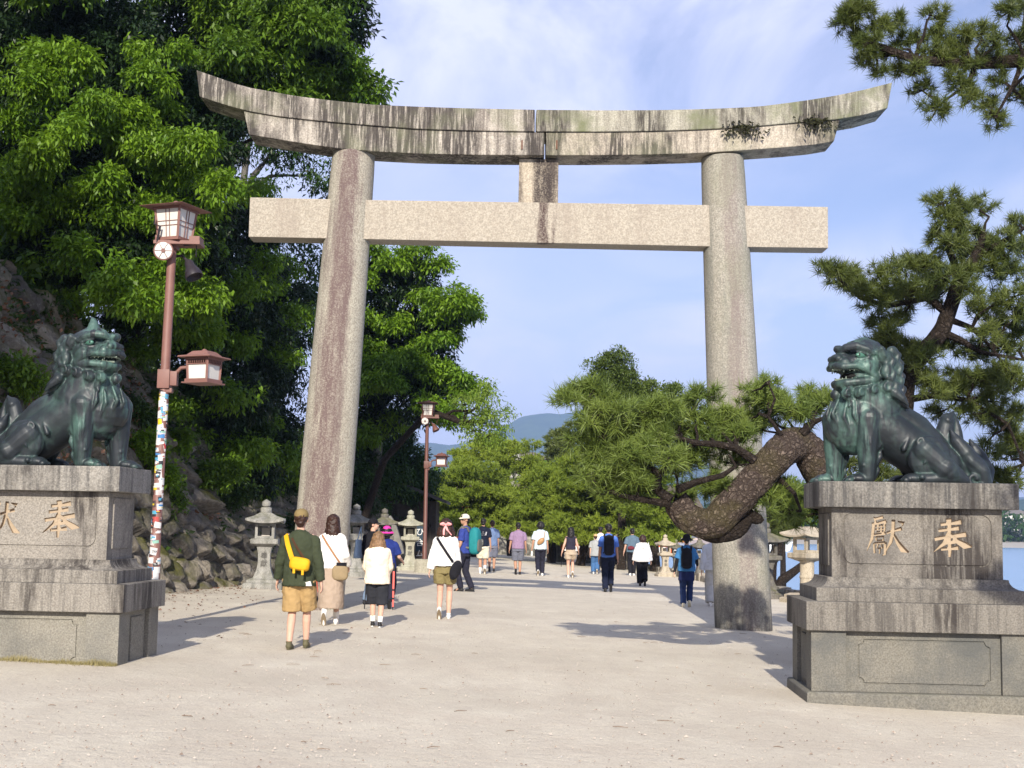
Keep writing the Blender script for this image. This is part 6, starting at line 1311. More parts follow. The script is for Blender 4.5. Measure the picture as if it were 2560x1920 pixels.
def pine(name, label, pads, trunk, radii, boughs, seed, mat, bark, K=30, L=.12, W=.0035, dens=26, flat=.45, group=None, twigs=True, cat='pine tree', bseg=14, join=True, limb_mat=None):
    """pads: (centre, rx, rz). trunk/boughs: world polylines"""
    rng = np.random.RandomState(seed); base = Vector(trunk[0]); t = thing(name, label, cat, base, 0, group); P = []; D = []
    tw = MB(); allb = [Vector(p) for b in boughs for p in b[0]] + [Vector(p) for p in trunk[1:]]
    for c, r, rz in pads:
        c = np.array(c); k = max(5, int(dens * (r / .35) ** 2)); d = norm(rng.normal(size=(k, 3)) + np.array([0, -.1, .35])); p = c + d * np.array([r, r * .8, rz]) * rng.uniform(.35, 1.05, (k, 1))
        P.append(p); D.append(norm(d * .7 + np.array([0, 0, .75]) + rng.normal(0, .25, (k, 3))))
        if twigs:
            cv = Vector(c); nb = min(allb, key=lambda q: (q - cv).length) if allb else cv
            if join: tw.tube(limb_path(nb, c, rng, .05, 5), [.022, .018, .015, .012, .008], 5)
            for q in range(0, k, 3): tw.tube([cv, Vector(c * .4 + p[q] * .6) + Vector((0, 0, -.02)), Vector(p[q])], [.009, .007, .004], 4)
    P = np.concatenate(P); D = np.concatenate(D); V, Ft = tufts(P, D, K, L, W, rng); link('needles', np_mesh('needles', V, Ft, 3), mat, t, world=True)
    m = MB(); pts = []; rr = []
    for i in range(len(trunk) - 1):
        for q in range(4):
            u = q / 4
            a, b, c_, d_ = [Vector(trunk[max(0, min(len(trunk) - 1, j))]) for j in (i - 1, i, i + 1, i + 2)]
            pts.append(.5 * ((2 * b) + (c_ - a) * u + (2 * a - 5 * b + 4 * c_ - d_) * u * u + (3 * b - a - 3 * c_ + d_) * u ** 3)); rr.append(radii[i] * (1 - u) + radii[i + 1] * u)
    pts.append(Vector(trunk[-1])); rr.append(radii[-1]); m.tube(pts, rr, bseg, wob=.06, rr=random.Random(seed)); m.build('trunk', bark, t, smooth=True, world=True)
    m = MB()
    for bp, br in boughs: m.tube([Vector(p) for p in bp], [br * (1 - .7 * i / (len(bp) - 1)) for i in range(len(bp))], 8, wob=.1, rr=random.Random(seed + 1))
    if boughs: m.build('limbs', limb_mat or bark, t, smooth=True, world=True)
    if twigs and tw.v: tw.build('twigs', limb_mat or bark, t, world=True)
    return t
L_BR = leafmat('leaf_bright_green', (0.05, 0.125, 0.008), (0.22, 0.36, 0.022), .35); L_DK = leafmat('leaf_dark_green', (0.012, 0.035, 0.007), (0.05, 0.11, 0.016), .25)
L_SHADE = leafmat('leaf_recess_shade_green', (0.006, 0.016, 0.005), (0.022, 0.050, 0.010), .15); L_MD = leafmat('leaf_mid_green', (0.03, 0.085, 0.008), (0.17, 0.28, 0.022), .35); L_YG = leafmat('leaf_yellow_green', (0.10, 0.18, 0.02), (0.26, 0.36, 0.05), .4)  # first leaf tone is kept very dark to paint shade into crown recesses
N_NR = leafmat('pine_needle_near', (0.03, 0.052, 0.010), (0.14, 0.17, 0.035), .15, .5, 1.6); N_BN = leafmat('pine_needle_bluish', (0.05, 0.09, 0.016), (0.20, 0.26, 0.05), .15, .5, 2.0); N_FR = leafmat('pine_needle_far', (0.085, 0.14, 0.012), (0.29, 0.36, 0.035), .25, .6, .35)
L_DRY = leafmat('dry_grass_blade', (0.10, 0.075, 0.035), (0.22, 0.17, 0.08), .2); L_UG = leafmat('undergrowth_leaf', (0.012, 0.035, 0.006), (0.07, 0.13, 0.02), .3)
BK_D = barkmat('bark_dark', (0.02, 0.015, 0.012), (0.07, 0.055, 0.045), 12); BK_G = barkmat('bark_grey', (0.08, 0.075, 0.065), (0.24, 0.23, 0.20), 14, .5); BK_P = barkmat('bark_pine', (0.05, 0.036, 0.03), (0.21, 0.165, 0.135), 13, 1.0, .3)
def hz_(x, y): return gz(-9) + 6 + max(0, wall_x(y) - 2.6 - x) * .55
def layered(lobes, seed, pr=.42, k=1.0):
    """small leafy pads over the outside of each lobe, plus foliage pulled in behind them, coloured darker as recess shade"""
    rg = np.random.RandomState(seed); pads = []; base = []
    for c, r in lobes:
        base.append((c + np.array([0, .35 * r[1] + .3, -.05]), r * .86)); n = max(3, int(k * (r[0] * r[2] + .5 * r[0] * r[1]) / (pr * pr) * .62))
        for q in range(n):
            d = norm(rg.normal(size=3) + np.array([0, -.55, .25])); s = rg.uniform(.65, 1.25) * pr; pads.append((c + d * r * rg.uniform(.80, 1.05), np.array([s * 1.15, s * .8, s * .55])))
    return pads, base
# big tree over the left pedestal
base = [lobe(20, 260, 240, 260, 28.5), lobe(280, 250, 220, 230, 28.5), lobe(90, 540, 220, 180, 27.5), lobe(390, 470, 190, 190, 28), lobe(330, 640, 210, 80, 26.8), lobe(500, 340, 120, 150, 29), lobe(60, 700, 130, 60, 26.5), lobe(460, 700, 90, 90, 27.5)]; lobes = []
pads = [(179, 152), (98, 233), (244, 271), (285, 335), (380, 374), (488, 369), (255, 450), (461, 434), (540, 470), (304, 543), (179, 635), (304, 690), (470, 600), (54, 690), (81, 390), (49, 450), (150, 330), (400, 690), (240, 730), (380, 755), (20, 560), (130, 520), (420, 540)]
r = random.Random(5); lobes += [lobe(a + r.uniform(-12, 12), b + r.uniform(-8, 8), r.uniform(36, 62), r.uniform(20, 32), r.uniform(24.2, 26.0)) for a, b in pads]
lobes += [lobe(r.uniform(-20, 520), r.uniform(120, 770), r.uniform(26, 52), r.uniform(16, 26), r.uniform(25.2, 27.2)) for _ in range(44)]
broadleaf('broadleaf_tree', 'huge evergreen tree with bright drooping leaves overhanging the boulder wall on the left', lobes, [(-10.5, 30, 6.5), (-10.2, 29.8, 8.5), (-9.8, 29.5, 10.5), (-9.4, 29, 12)], 1, L_BR, BK_D, tr=.3, lr=.4, lobes2=base, mat2=L_SHADE, group='trees on the wooded slope', sub_r=.25, nsp=16, nleaf=10, L=.13, cover=.95, inner=.1)
lobes = [lobe(480, 40, 190, 170, 31), lobe(700, 40, 170, 150, 31), lobe(850, 30, 66, 130, 31), lobe(885, 215, 42, 38, 31), lobe(800, 190, 80, 60, 31), lobe(640, 240, 140, 90, 30), lobe(500, 250, 130, 120, 30), lobe(90, -20, 280, 120, 28), lobe(760, 95, 90, 60, 29.5), lobe(690, 30, 80, 40, 29), lobe(590, 150, 70, 40, 28.8)]
pads_, base_ = layered(lobes, 102, .5)
broadleaf('broadleaf_tree', 'tall dark tree rising behind the left end of the torii lintel', pads_, [(-9.5, 33, 5.5), (-8.5, 32.5, 9), (-7.5, 32, 12), (-6.6, 31.5, 15)], 2, L_MD, BK_D, tr=.4, lr=.4, lobes2=base_, mat2=L_SHADE, group='trees on the wooded slope', sub_r=.30, nsp=15, nleaf=8, L=.16, cover=.8, inner=.1)
lobes = [lobe(600, 600, 110, 170, 34), lobe(540, 760, 110, 140, 32), lobe(620, 860, 120, 160, 34), lobe(560, 1010, 120, 120, 31.5), lobe(690, 800, 90, 150, 37), lobe(680, 1010, 90, 150, 36), lobe(610, 1160, 110, 100, 32.5), lobe(520, 620, 70, 120, 31), lobe(470, 880, 70, 90, 29), lobe(660, 920, 70, 100, 35), lobe(440, 800, 60, 80, 29), lobe(700, 1140, 60, 90, 35)]
pads_, base_ = layered(lobes, 103, .42, .7)
broadleaf('broadleaf_tree', 'dark shaded tree filling the gap between the lamp post and the left torii column', pads_, [(-7.9, 34, 3.5), (-7.5, 34, 6), (-7.2, 34, 9)], 3, L_BR, BK_D, tr=.25, lr=.4, lobes2=base_, mat2=L_SHADE, group='trees on the wooded slope', sub_r=.28, nsp=13, nleaf=8, L=.13, cover=.75, inner=.15)
lobes = [lobe(740, 330, 90, 34, 39), lobe(680, 395, 90, 30, 39), lobe(780, 430, 55, 34, 39), lobe(640, 340, 60, 40, 38), lobe(690, 600, 60, 22, 39), lobe(760, 660, 70, 34, 39), lobe(740, 730, 80, 45, 39), lobe(610, 560, 50, 30, 38), lobe(820, 500, 30, 40, 39), lobe(790, 790, 80, 60, 40)]
broadleaf('broadleaf_tree', 'sparse tree with a pale lichened trunk seen against the sky left of the torii column', lobes, [PT(690, 1000, 39), PT(668, 860, 39), PT(650, 720, 39), PT(632, 600, 39), PT(606, 480, 39), PT(620, 360, 39)], 4, L_DK, BK_G, tr=.20, group='trees on the wooded slope', sub_r=.55, nsp=22, nleaf=8, L=.14, cover=.8, inner=.1)
lobes = [lobe(940, 690, 80, 75, 47), lobe(1035, 690, 70, 70, 47), lobe(1100, 790, 78, 60, 47), lobe(960, 830, 110, 90, 47.5), lobe(1085, 890, 80, 55, 46.5), lobe(1000, 960, 100, 60, 46), lobe(1120, 960, 66, 38, 46), lobe(925, 1040, 80, 60, 47), lobe(1060, 1030, 60, 26, 45), lobe(880, 900, 70, 120, 48), lobe(1140, 760, 34, 26, 46)]
pads_, base_ = layered(lobes, 105, .5, 1.15)
broadleaf('broadleaf_tree', 'rounded leafy tree to the right of the left torii column, above the far lamp post', pads_, [PT(930, 1330, 48), PT(935, 1200, 48), PT(945, 1050, 48), PT(965, 900, 48), PT(985, 780, 48)], 5, L_BR, BK_G, tr=.3, lr=.6, lobes2=base_, mat2=L_SHADE, sub_r=.30, nsp=14, nleaf=8, L=.17, cover=.8, inner=.1)
lobes = [lobe(1165, 1010, 46, 26, 42), lobe(1205, 1050, 44, 26, 42), lobe(1238, 1040, 30, 34, 42), lobe(1222, 985, 26, 20, 42), lobe(1185, 1078, 26, 24, 42), lobe(1215, 1095, 20, 18, 42), lobe(1250, 1075, 18, 24, 42)]
broadleaf('maple_tree', 'light yellow green maple branch reaching out over the path beside the far lamp post', lobes, [PT(900, 1330, 46), PT(960, 1150, 45), PT(1075, 1025, 43), PT(1110, 1040, 42.5), PT(1160, 1060, 42)], 6, L_YG, BK_D, tr=.14, sub_r=.34, nsp=16, nleaf=7, L=.11, cover=.8, inner=.0)
lobes = [lobe(920, 1180, 90, 100, 49), lobe(1005, 1200, 78, 110, 51), lobe(880, 1260, 60, 60, 48), lobe(1050, 1240, 34, 90, 52), lobe(940, 1090, 90, 60, 50), lobe(840, 1180, 70, 100, 47)]
broadleaf('broadleaf_tree', 'very dark dense tree behind the row of stone lanterns', lobes, [(-4.6, 50, 0), (-4.6, 50, 2), (-4.6, 50, 4)], 7, L_DK, BK_D, tr=.2, sub_r=.5, nsp=26, nleaf=8, L=.15, cover=1.1, inner=.6)
# shrubs and ferns on the boulder wall
def wall_pt(px, py):
    for i in range(400):
        Y = 12 + i * .1; p = PT(px, py, Y); h_ = p.z - gz(wall_x(Y)); 
        if p.x < wall_x(Y) - .42 * max(0, h_) + .2: return p
    return PT(px, py, 30)
for i, (px, py, rx, ry, lab, mt) in enumerate(((504, 1189, 62, 45, 'glossy bright green shrub on the sunlit boulders left of the first stone lantern', L_MD), (444, 1101, 48, 30, 'low shrub on the wall just right of the stickered pole', L_BR), (341, 1117, 42, 44, 'leafy shrub between the left lion and the stickered pole', L_BR), (642, 1230, 50, 26, 'small bright sprig above the nearest stone lantern', L_BR), (22, 950, 60, 60, 'shrub on the wall at the left edge behind the lion tail', L_MD), (480, 960, 60, 60, 'dark shrub hanging right of the side lantern', L_DK), (590, 1090, 90, 70, 'tangled dark bush on the upper wall before the left column', L_UG), (330, 900, 46, 30, 'small shrub growing from the wall under the side lantern', L_MD), (560, 1240, 60, 34, 'mossy low plant spilling over the sunlit boulders', L_UG), (690, 1180, 60, 80, 'dark bush directly left of the torii column foot', L_DK), (720, 1330, 40, 50, 'small bush between the nearest lantern and the torii column', L_DK), (395, 1015, 44, 30, 'shrub on the wall above the stickered pole top', L_MD), (395, 1195, 34, 26, 'leafy sprig right of the stickered pole at pedestal cap height', L_BR), (565, 1150, 56, 34, 'spreading green shrub in the middle of the wall', L_MD), (470, 1030, 50, 34, 'dark leafed shrub under the side lantern', L_UG), (535, 1060, 60, 40, 'broad low bush on the upper middle wall', L_UG), (615, 1165, 44, 30, 'bright leafed shrub just above the nearest lantern finial', L_MD), (430, 1250, 34, 22, 'tiny plant between the lower boulders', L_MD), (345, 1030, 36, 30, 'shrub right of the left lion chest', L_UG), (120, 765, 70, 26, 'leafy fringe hanging over the wall above the left lion', L_DK), (420, 850, 50, 40, 'bush hanging from the wall top right of the lamp pole', L_UG), (300, 800, 44, 26, 'fringe of leaves over the wall left of the lamp pole', L_DK))):
    c = wall_pt(px, py); s = SCL(c.y); rng = np.random.RandomState(40 + i); c = np.array(c) + np.array([.12, -.1, 0]); lo = [(c + rng.normal(0, .35, 3) * np.array([rx / s, .2, ry / s]), np.array([rx / s * .6, .25, ry / s * .6])) for q in range(4)]
    V, Fq = crown_mesh(lo, rng, sub_r=.16, nsp=12, nleaf=7, L=.11, cover=.7, inner=.2, droop=.2); t = thing('shrub', lab, 'shrub', c - np.array([.1, 0, ry / s]), 0, 'shrubs on the boulder wall'); link('foliage', np_mesh('foliage', V, Fq, 4), mt, t, world=True)
    m = MB(); b0 = Vector(c) - Vector((.15, 0, ry / s))
    for q in range(5): m.tube([b0, Vector(c) + Vector(rng.normal(0, .1, 3)), Vector(lo[q % 4][0])], [.014, .01, .004], 5)
    m.build('stem', BK_D, t, world=True)
def fern(px, py, n, L, lab, seed, mt=None, off=.15):
    c = wall_pt(px, py) + Vector((off, -.1, 0)); r = random.Random(seed); t = thing('fern_plant', lab, 'fern', c, 0, 'ferns on the boulder wall'); V = []; Fq = []
    for k in range(n):
        a = r.uniform(-1.2, 1.4); d = Vector((math.cos(a), -math.sin(a) * .4 - .4, 0)).normalized(); l = L * r.uniform(.7, 1.1); N_ = 22
        for q in range(2, N_):
            u = q / N_; p = d * l * u + Vector((0, 0, l * (.55 * u - .75 * u * u))); tl = (1 - u) * .26 * l + .02; sd = d.cross(Vector((0, 0, 1)))
            for s in (-1, 1):
                e = (sd * s + d * .45 - Vector((0, 0, .25))).normalized() * tl; w_ = d * .018; b = len(V); V += [p - w_, p + e * .5 - w_ * .8 + Vector((0, 0, .01)), p + e, p + e * .5 + w_ * 1.2, p + w_]; Fq.append((b, b + 1, b + 2, b + 3, b + 4))
    me = bpy.data.meshes.new('fronds'); me.from_pydata([tuple(v) for v in V], [], Fq); link('fronds', me, mt or L_MD, t)
    m = MB(); m.tube([(-.1, .05, -.1), (0, 0, .02)], [.03, .015], 6); m.build('crown', BK_D, t)
fern(600, 1010, 9, 1.0, 'large fern arching from the upper wall left of the torii column', 3); fern(650, 1060, 8, .9, 'arching fern close to the left torii column', 4); fern(430, 1085, 7, .7, 'fern fronds beside the stickered pole', 5); fern(540, 1120, 8, .8, 'dark fern in the middle of the wall', 6, L_DK); fern(660, 1290, 5, .5, 'little fern above the nearest lantern roof', 7); fern(560, 930, 9, .9, 'feathery fern high on the bank under the dark tree', 8, L_DK)
# dry grass tuft
c = wall_pt(545, 870) + Vector((.2, -.2, -.2)); rng = np.random.RandomState(3); n = 260; a = rng.uniform(-.9, .9, n); P = np.array([[0, 0, 0]] * n) + rng.normal(0, .08, (n, 3)); D = norm(np.stack([np.sin(a), rng.normal(0, .2, n) - .1, np.cos(a) + .4], 1)); V, Ft = [], []
for k in range(n):
    L_ = rng.uniform(.6, 1.2); p0 = P[k]; p1 = p0 + D[k] * L_ * .6; p2 = p0 + D[k] * L_ * .95 + np.array([D[k][0] * .25, 0, -.22 * L_]); w_ = np.array([.005, 0, .002]); b = len(V); V += [p0 - w_, p0 + w_, p1 + w_, p1 - w_, p2]; Ft += [(b, b + 1, b + 2, b + 3), (b + 3, b + 2, b + 4)]
t = thing('grass_clump', 'clump of long brownish dry grass hanging high on the bank', 'grass clump', c); me = bpy.data.meshes.new('blades'); me.from_pydata([tuple(v) for v in V], [], Ft); link('blades', me, L_DRY, t)
# ground cover on the slope and litter on the wall
rng = np.random.RandomState(9); n = 34000; Y = rng.uniform(9, 62, n); S = rng.uniform(0, 16, n) ** 1.0; X = []; Z = []
for y, s in zip(Y, S):
    tt = float(np.interp(y, [9, 22, 30, 40, 62], [6.3, 5.9, 4.1, 2.3, 2.1])); X.append(wall_x(y) - .42 * tt - s + .2); Z.append(gz(-9) + tt - .1 + s * .55)
P = np.stack([np.array(X), Y, np.array(Z)], 1) + np.abs(rng.normal(0, .35, (n, 3))) * np.array([.3, .3, 1.2]); D = norm(rng.normal(0, .8, (n, 3)) + np.array([.3, -.3, .3])); Ls = rng.uniform(.12, .3, n); V, Fq = leaf_arrays(P, D, Ls, Ls * .25, rng)
o = link('undergrowth', np_mesh('undergrowth', V, Fq, 4), L_UG); tagd(o, 'dark leafy undergrowth covering the slope above the boulder wall', 'undergrowth', kind='stuff')
# brown leaf litter caught on the wall
nl = 5000; Yl = rng.uniform(17, 30, nl); tl_ = np.interp(Yl, [9, 22, 30], [6.6, 6.2, 4.4]); Hl = tl_ * rng.uniform(.3, 1, nl); kp = np.array([mnoise.noise(Vector((y * .5, h * .6, 9.0))) > .05 for y, h in zip(Yl, Hl)]); Yl, Hl = Yl[kp], Hl[kp]; wl = np.array([wall_x(y) for y in Yl])
P = np.stack([wl - .42 * Hl + rng.uniform(.05, .38, len(Yl)), Yl, np.array([gz(x) for x in wl]) + Hl], 1); D = norm(rng.normal(0, .7, (len(Yl), 3)) + np.array([.7, -.3, .1])); Ls = rng.uniform(.05, .12, len(Yl)); V, Fq = leaf_arrays(P, D, Ls, Ls * .32, rng)
o = link('leaf_litter', np_mesh('leaf_litter', V, Fq, 4), leafmat('dead_leaf', (0.09, 0.04, 0.02), (0.26, 0.13, 0.07), .15)); tagd(o, 'reddish brown dead leaves lying between the boulders of the wall', 'leaf litter', kind='stuff')
n = 52000; Y = rng.uniform(12, 60, n); top = np.interp(Y, [9, 22, 30, 40, 62], [6.6, 6.2, 4.4, 2.6, 2.4]); pn = np.array([mnoise.noise(Vector((y * .45, t_, 1.3))) for y, t_ in zip(Y, rng.uniform(0, 1, n))])
Hh = top * np.sqrt(rng.uniform(0.02, 1, n)); keep = np.array([mnoise.noise(Vector((y * .6, h * .9, 4.0))) > -.27 + .50 * (1 - h / tp) for y, h, tp in zip(Y, Hh, top)]); Y, Hh = Y[keep], Hh[keep]
wx = np.array([wall_x(y) for y in Y]); P = np.stack([wx - .42 * Hh + rng.uniform(.02, .22, len(Y)), Y, np.array([gz(x) for x in wx]) + Hh], 1); D = norm(rng.normal(0, .7, (len(Y), 3)) + np.array([.8, -.2, .1])); Ls = rng.uniform(.06, .16, len(Y)); V, Fq = leaf_arrays(P, D, Ls, Ls * .3, rng)
o = link('creepers', np_mesh('creepers', V, Fq, 4), L_UG); tagd(o, 'small creeping plants and leaves growing in patches over the boulder wall', 'creepers', kind='stuff')

def bark_tube(path, radii, sub, seg, amp, scale, seed):
    pts = []; rr = []; n = len(path)
    for i in range(n - 1):
        for q in range(sub):
            u = q / sub; a, b, c_, d_ = [Vector(path[max(0, min(n - 1, j))]) for j in (i - 1, i, i + 1, i + 2)]
            pts.append(.5 * ((2 * b) + (c_ - a) * u + (2 * a - 5 * b + 4 * c_ - d_) * u * u + (3 * b - a - 3 * c_ + d_) * u ** 3)); rr.append(radii[i] * (1 - u) + radii[i + 1] * u)
    pts.append(Vector(path[-1])); rr.append(radii[-1]); V = []; pu = None; N_ = len(pts); L_ = 0.0
    for i, p in enumerate(pts):
        t_ = (pts[min(i + 1, N_ - 1)] - pts[max(i - 1, 0)]).normalized(); L_ += (p - pts[i - 1]).length if i else 0
        if pu is None: u = t_.cross(Vector((0, 1, 0))).normalized()
        else: u = (pu - t_ * pu.dot(t_)).normalized()
        pu = u; v = t_.cross(u)
        for k in range(seg):
            a = 2 * PI * k / seg; d = u * math.cos(a) + v * math.sin(a); q = p + d * rr[i]; big = mnoise.noise(q * 2.3 + Vector((seed, 0, 0))) * .10 + mnoise.noise(q * 6 + Vector((seed, 3, 0))) * .05
            w = Vector((math.cos(a) * rr[i] * scale, math.sin(a) * rr[i] * scale, L_ * scale * .36)); w += mnoise.noise_vector(w * .9) * .55; f = mnoise.voronoi(w)[0]; e = min(1.0, (f[1] - f[0]) * 5.5)
            V.append(tuple(p + d * (rr[i] * (1 + big) + amp * (e - .6) + .006 * mnoise.noise(q * 40))))
    Fq = [(i * seg + k, i * seg + (k + 1) % seg, (i + 1) * seg + (k + 1) % seg, (i + 1) * seg + k) for i in range(N_ - 1) for k in range(seg)] + [tuple(reversed(range(seg))), tuple(range((N_ - 1) * seg, N_ * seg))]
    me = bpy.data.meshes.new('trunk'); me.from_pydata(V, [], Fq); me.update(); return me
# ---- bent pine
def Z2(x, y, Y): return PT(1400 + x / 3.072, 860 + y / 3.072, Y)
def Z3(x, y, Y): return PT(1900 + x / 3.352, 780 + y / 3.352, Y)
def Z4(x, y, Y): return PT(2000 + x / 1.728, y / 1.728, Y)
YB = 16.2; r = random.Random(31)
tp = [(2235, 1680), (2190, 1480), (2110, 1290), (2055, 1180), (2005, 1112), (1955, 1130), (1890, 1200), (1832, 1262), (1780, 1308), (1725, 1296), (1688, 1252)]
trunk = [PT(a, b, YB + (.9 - .1 * i if i < 5 else .3)) for i, (a, b) in enumerate(tp)]; rad = [.30, .27, .25, .24, .225, .215, .212, .208, .20, .185, .16]
pads = []
for x, y in ((60, 430), (150, 390), (250, 370), (330, 430), (450, 540), (560, 500), (640, 560), (760, 520), (860, 570), (980, 520), (1060, 600), (1180, 620), (1290, 570), (1400, 600), (1500, 500), (1600, 430), (1700, 480), (1800, 520), (1900, 560), (1990, 470), (1580, 330), (1940, 400), (250, 560), (330, 700), (450, 680), (560, 720), (660, 660), (760, 700), (880, 700), (1000, 690), (1120, 720), (1250, 720), (1380, 700), (1500, 660), (1600, 620), (180, 720), (260, 860), (380, 880), (520, 860), (620, 800), (240, 1000), (350, 1050), (480, 1010), (600, 1060), (660, 1130), (850, 880), (960, 900), (1060, 850), (880, 980), (1340, 900), (1180, 1040), (1080, 1120), (980, 1180), (1250, 1130), (1600, 1160), (1720, 1110), (1830, 1220), (1750, 1290), (1860, 1330), (1500, 1210), (430, 1130), (1080, 410), (1500, 390)):
    Y = YB + (r.uniform(-.45, .6) if x < 860 else r.uniform(.35, 1.3)); q = r.uniform(.8, 1.15); pads.append((Z2(x, y, Y), .24 * q, .16 * q))
def bz(pts, Y): return [Z2(a, b, Y + .05 * math.sin(i * 2)) for i, (a, b) in enumerate(pts)]
boughs = [(bz([(850, 1200), (760, 1130), (740, 1060), (770, 1000), (640, 930), (540, 880), (480, 800), (430, 760), (300, 700)], YB), .065), (bz([(850, 1230), (720, 1210), (600, 1190), (470, 1160), (330, 1110), (250, 1040)], YB), .05), (bz([(900, 1120), (1050, 1060), (1250, 1010), (1350, 940), (1300, 850)], YB), .05), (bz([(1500, 900), (1350, 800), (1200, 770), (1050, 760), (900, 720), (700, 640), (500, 600)], YB + .2), .055), (bz([(480, 700), (330, 600), (230, 500), (180, 450), (130, 390)], YB), .06), (bz([(1700, 700), (1600, 560), (1650, 420), (1600, 300)], YB + .2), .028), (bz([(1850, 700), (1950, 600), (2050, 560)], YB + .3), .06), (bz([(1600, 1000), (1700, 1050), (1800, 1150), (1850, 1280)], YB + .3), .05), (bz([(770, 1000), (850, 860), (1000, 780)], YB), .04)]
bp_ = pine('bent_pine', 'pine with a thick scaly trunk sagging in a wide curve before the right column', pads, trunk, rad, boughs, 51, N_BN, BK_P, K=40, L=.165, W=.0055, dens=50, group=None, limb_mat=BK_D, bseg=22, cat='pine tree')
ob_ = [c_ for c_ in bp_.children if c_.name.startswith('trunk')][0]; me_ = bark_tube(trunk, [q * .93 for q in rad], 16, 84, .013, 13.0, 3.0); me_.transform(Matrix.Translation(-bp_.location)); me_.materials.append(BK_P); me_.polygons.foreach_set('use_smooth', [True] * len(me_.polygons)); ob_.data = me_
for P0, R0 in (([PT(a, b, YB + .42) for a, b in ((1735, 1312), (1785, 1330), (1835, 1322), (1862, 1306), (1874, 1290))], [.10, .135, .125, .09, .03]), ([PT(a, b, YB + .45) for a, b in ((1830, 1262), (1868, 1286), (1898, 1300), (1905, 1306))], [.12, .09, .06, .02])): me_ = bark_tube(P0, R0, 10, 36, .012, 12.0, 5.0); me_.transform(Matrix.Translation(-bp_.location)); link('burl', me_, BK_D, bp_, smooth=True)
# ---- pine behind the right lion
YR = 17.8
def pl(L_, f, Y): return [f(a, b, Y) for a, b in L_]
trunk = [PT(2330, 1700, 18.3), PT(2290, 1350, 18.2), PT(2262, 1100, 18)] + [PT(a, b, YR) for a, b in ((2262, 985), (2276, 930), (2312, 878), (2352, 830), (2376, 768), (2402, 700), (2440, 640), (2460, 580))]
pads = []
for f, L_ in ((Z4, ((130, 1180), (180, 1200), (240, 1230), (290, 1270), (340, 1290), (350, 1190), (430, 1160), (500, 1140), (560, 1150), (420, 1250), (490, 1260), (600, 1230), (620, 880), (690, 920), (770, 890), (640, 960), (610, 1020), (720, 1000), (660, 1060), (800, 1050), (760, 1110), (700, 1180), (620, 1200), (560, 1230), (740, 1260), (820, 1150), (880, 1060), (940, 980), (960, 1090), (900, 1180), (850, 1300), (930, 1280), (960, 1360), (880, 1400), (440, 1300), (590, 1290), (350, 1400), (430, 1385), (340, 1500), (420, 1560), (540, 1550), (660, 1500), (740, 1520), (800, 1440), (880, 1500), (900, 1600), (820, 1640), (780, 1340), (950, 1450))), (Z3, ((1450, 650), (1600, 700), (1380, 560), (1300, 330), (1120, 260), (1050, 180), (1500, 850), (1700, 640), (1780, 860), (1900, 750), (2000, 550), (2120, 600), (2150, 850), (2050, 1020), (1960, 900), (2100, 1200), (1980, 1380), (2120, 1400), (2180, 1100), (1250, 1330), (740, 1290), (990, 1400), (1120, 1280), (1880, 1180), (1620, 560), (1800, 560)))):
    for x, y in L_: Y = YR + r.uniform(-.5, .9); q = r.uniform(.8, 1.2); pads.append((f(x, y, Y), .25 * q, .16 * q))
boughs = [([PT(a, b, YR) for a, b in ((2376, 790), (2320, 745), (2280, 752), (2220, 765), (2150, 745), (2090, 690))], .06), ([PT(a, b, YR) for a, b in ((2352, 830), (2400, 850), (2450, 880), (2560, 900))], .06), ([PT(a, b, YR) for a, b in ((2402, 700), (2370, 620), (2375, 540), (2365, 500))], .06), ([PT(a, b, YR) for a, b in ((2440, 640), (2500, 610), (2560, 570))], .06), ([PT(a, b, YR) for a, b in ((2312, 878), (2260, 880), (2210, 850))], .04), ([PT(a, b, YR) for a, b in ((2376, 800), (2430, 820), (2480, 870), (2540, 950))], .045), ([PT(a, b, YR) for a, b in ((2262, 1000), (2330, 990), (2420, 1000), (2520, 1060), (2560, 1160))], .05), ([PT(a, b, YR) for a, b in ((2262, 1100), (2200, 1150), (2130, 1190))], .03)]
pine('black_pine', 'dark leaning pine behind the right lion, its crown filling the right edge of the picture', pads, trunk, [.15, .14, .13, .12, .12, .115, .11, .10, .09, .07, .04], boughs, 52, N_NR, BK_D, K=42, L=.155, W=.0052, dens=46, group='black pines near the water')
# ---- pine bough entering at the top right, its trunk outside the frame
YT = 13.2; pads = []
for x, y in ((190, 90), (230, 50), (270, 30), (330, 110), (240, 170), (290, 190), (400, 95), (290, 250), (340, 310), (380, 240), (430, 190), (500, 170), (580, 70), (600, 160), (560, 230), (620, 260), (650, 240), (700, 160), (780, 150), (850, 190), (930, 170), (960, 250), (900, 260), (820, 250), (750, 290), (650, 330), (530, 390), (590, 470), (440, 310), (700, 380), (740, 430), (800, 450), (850, 520), (870, 350), (950, 420), (900, 50), (950, 20), (500, 300), (680, 210), (1010, 120), (1040, 300), (1080, 200)):
    Y = YT + r.uniform(-.35, .35); q = r.uniform(.8, 1.15); pads.append((Z4(x, y, Y), .15 * q, .11 * q))
for k in range(46): x = r.uniform(4.35, 6.5); y = r.uniform(6.0, 11.0); pads.append((Vector((x, y, r.uniform(4.2, 6.0))), .32, .2))
trunk = [Vector((7.2, 10.5, -.3)), Vector((6.9, 10.8, 1.5)), Vector((6.6, 11.3, 3.2)), Vector((6.2, 12.0, 4.8)), Vector((5.9, 12.5, 6.3))]
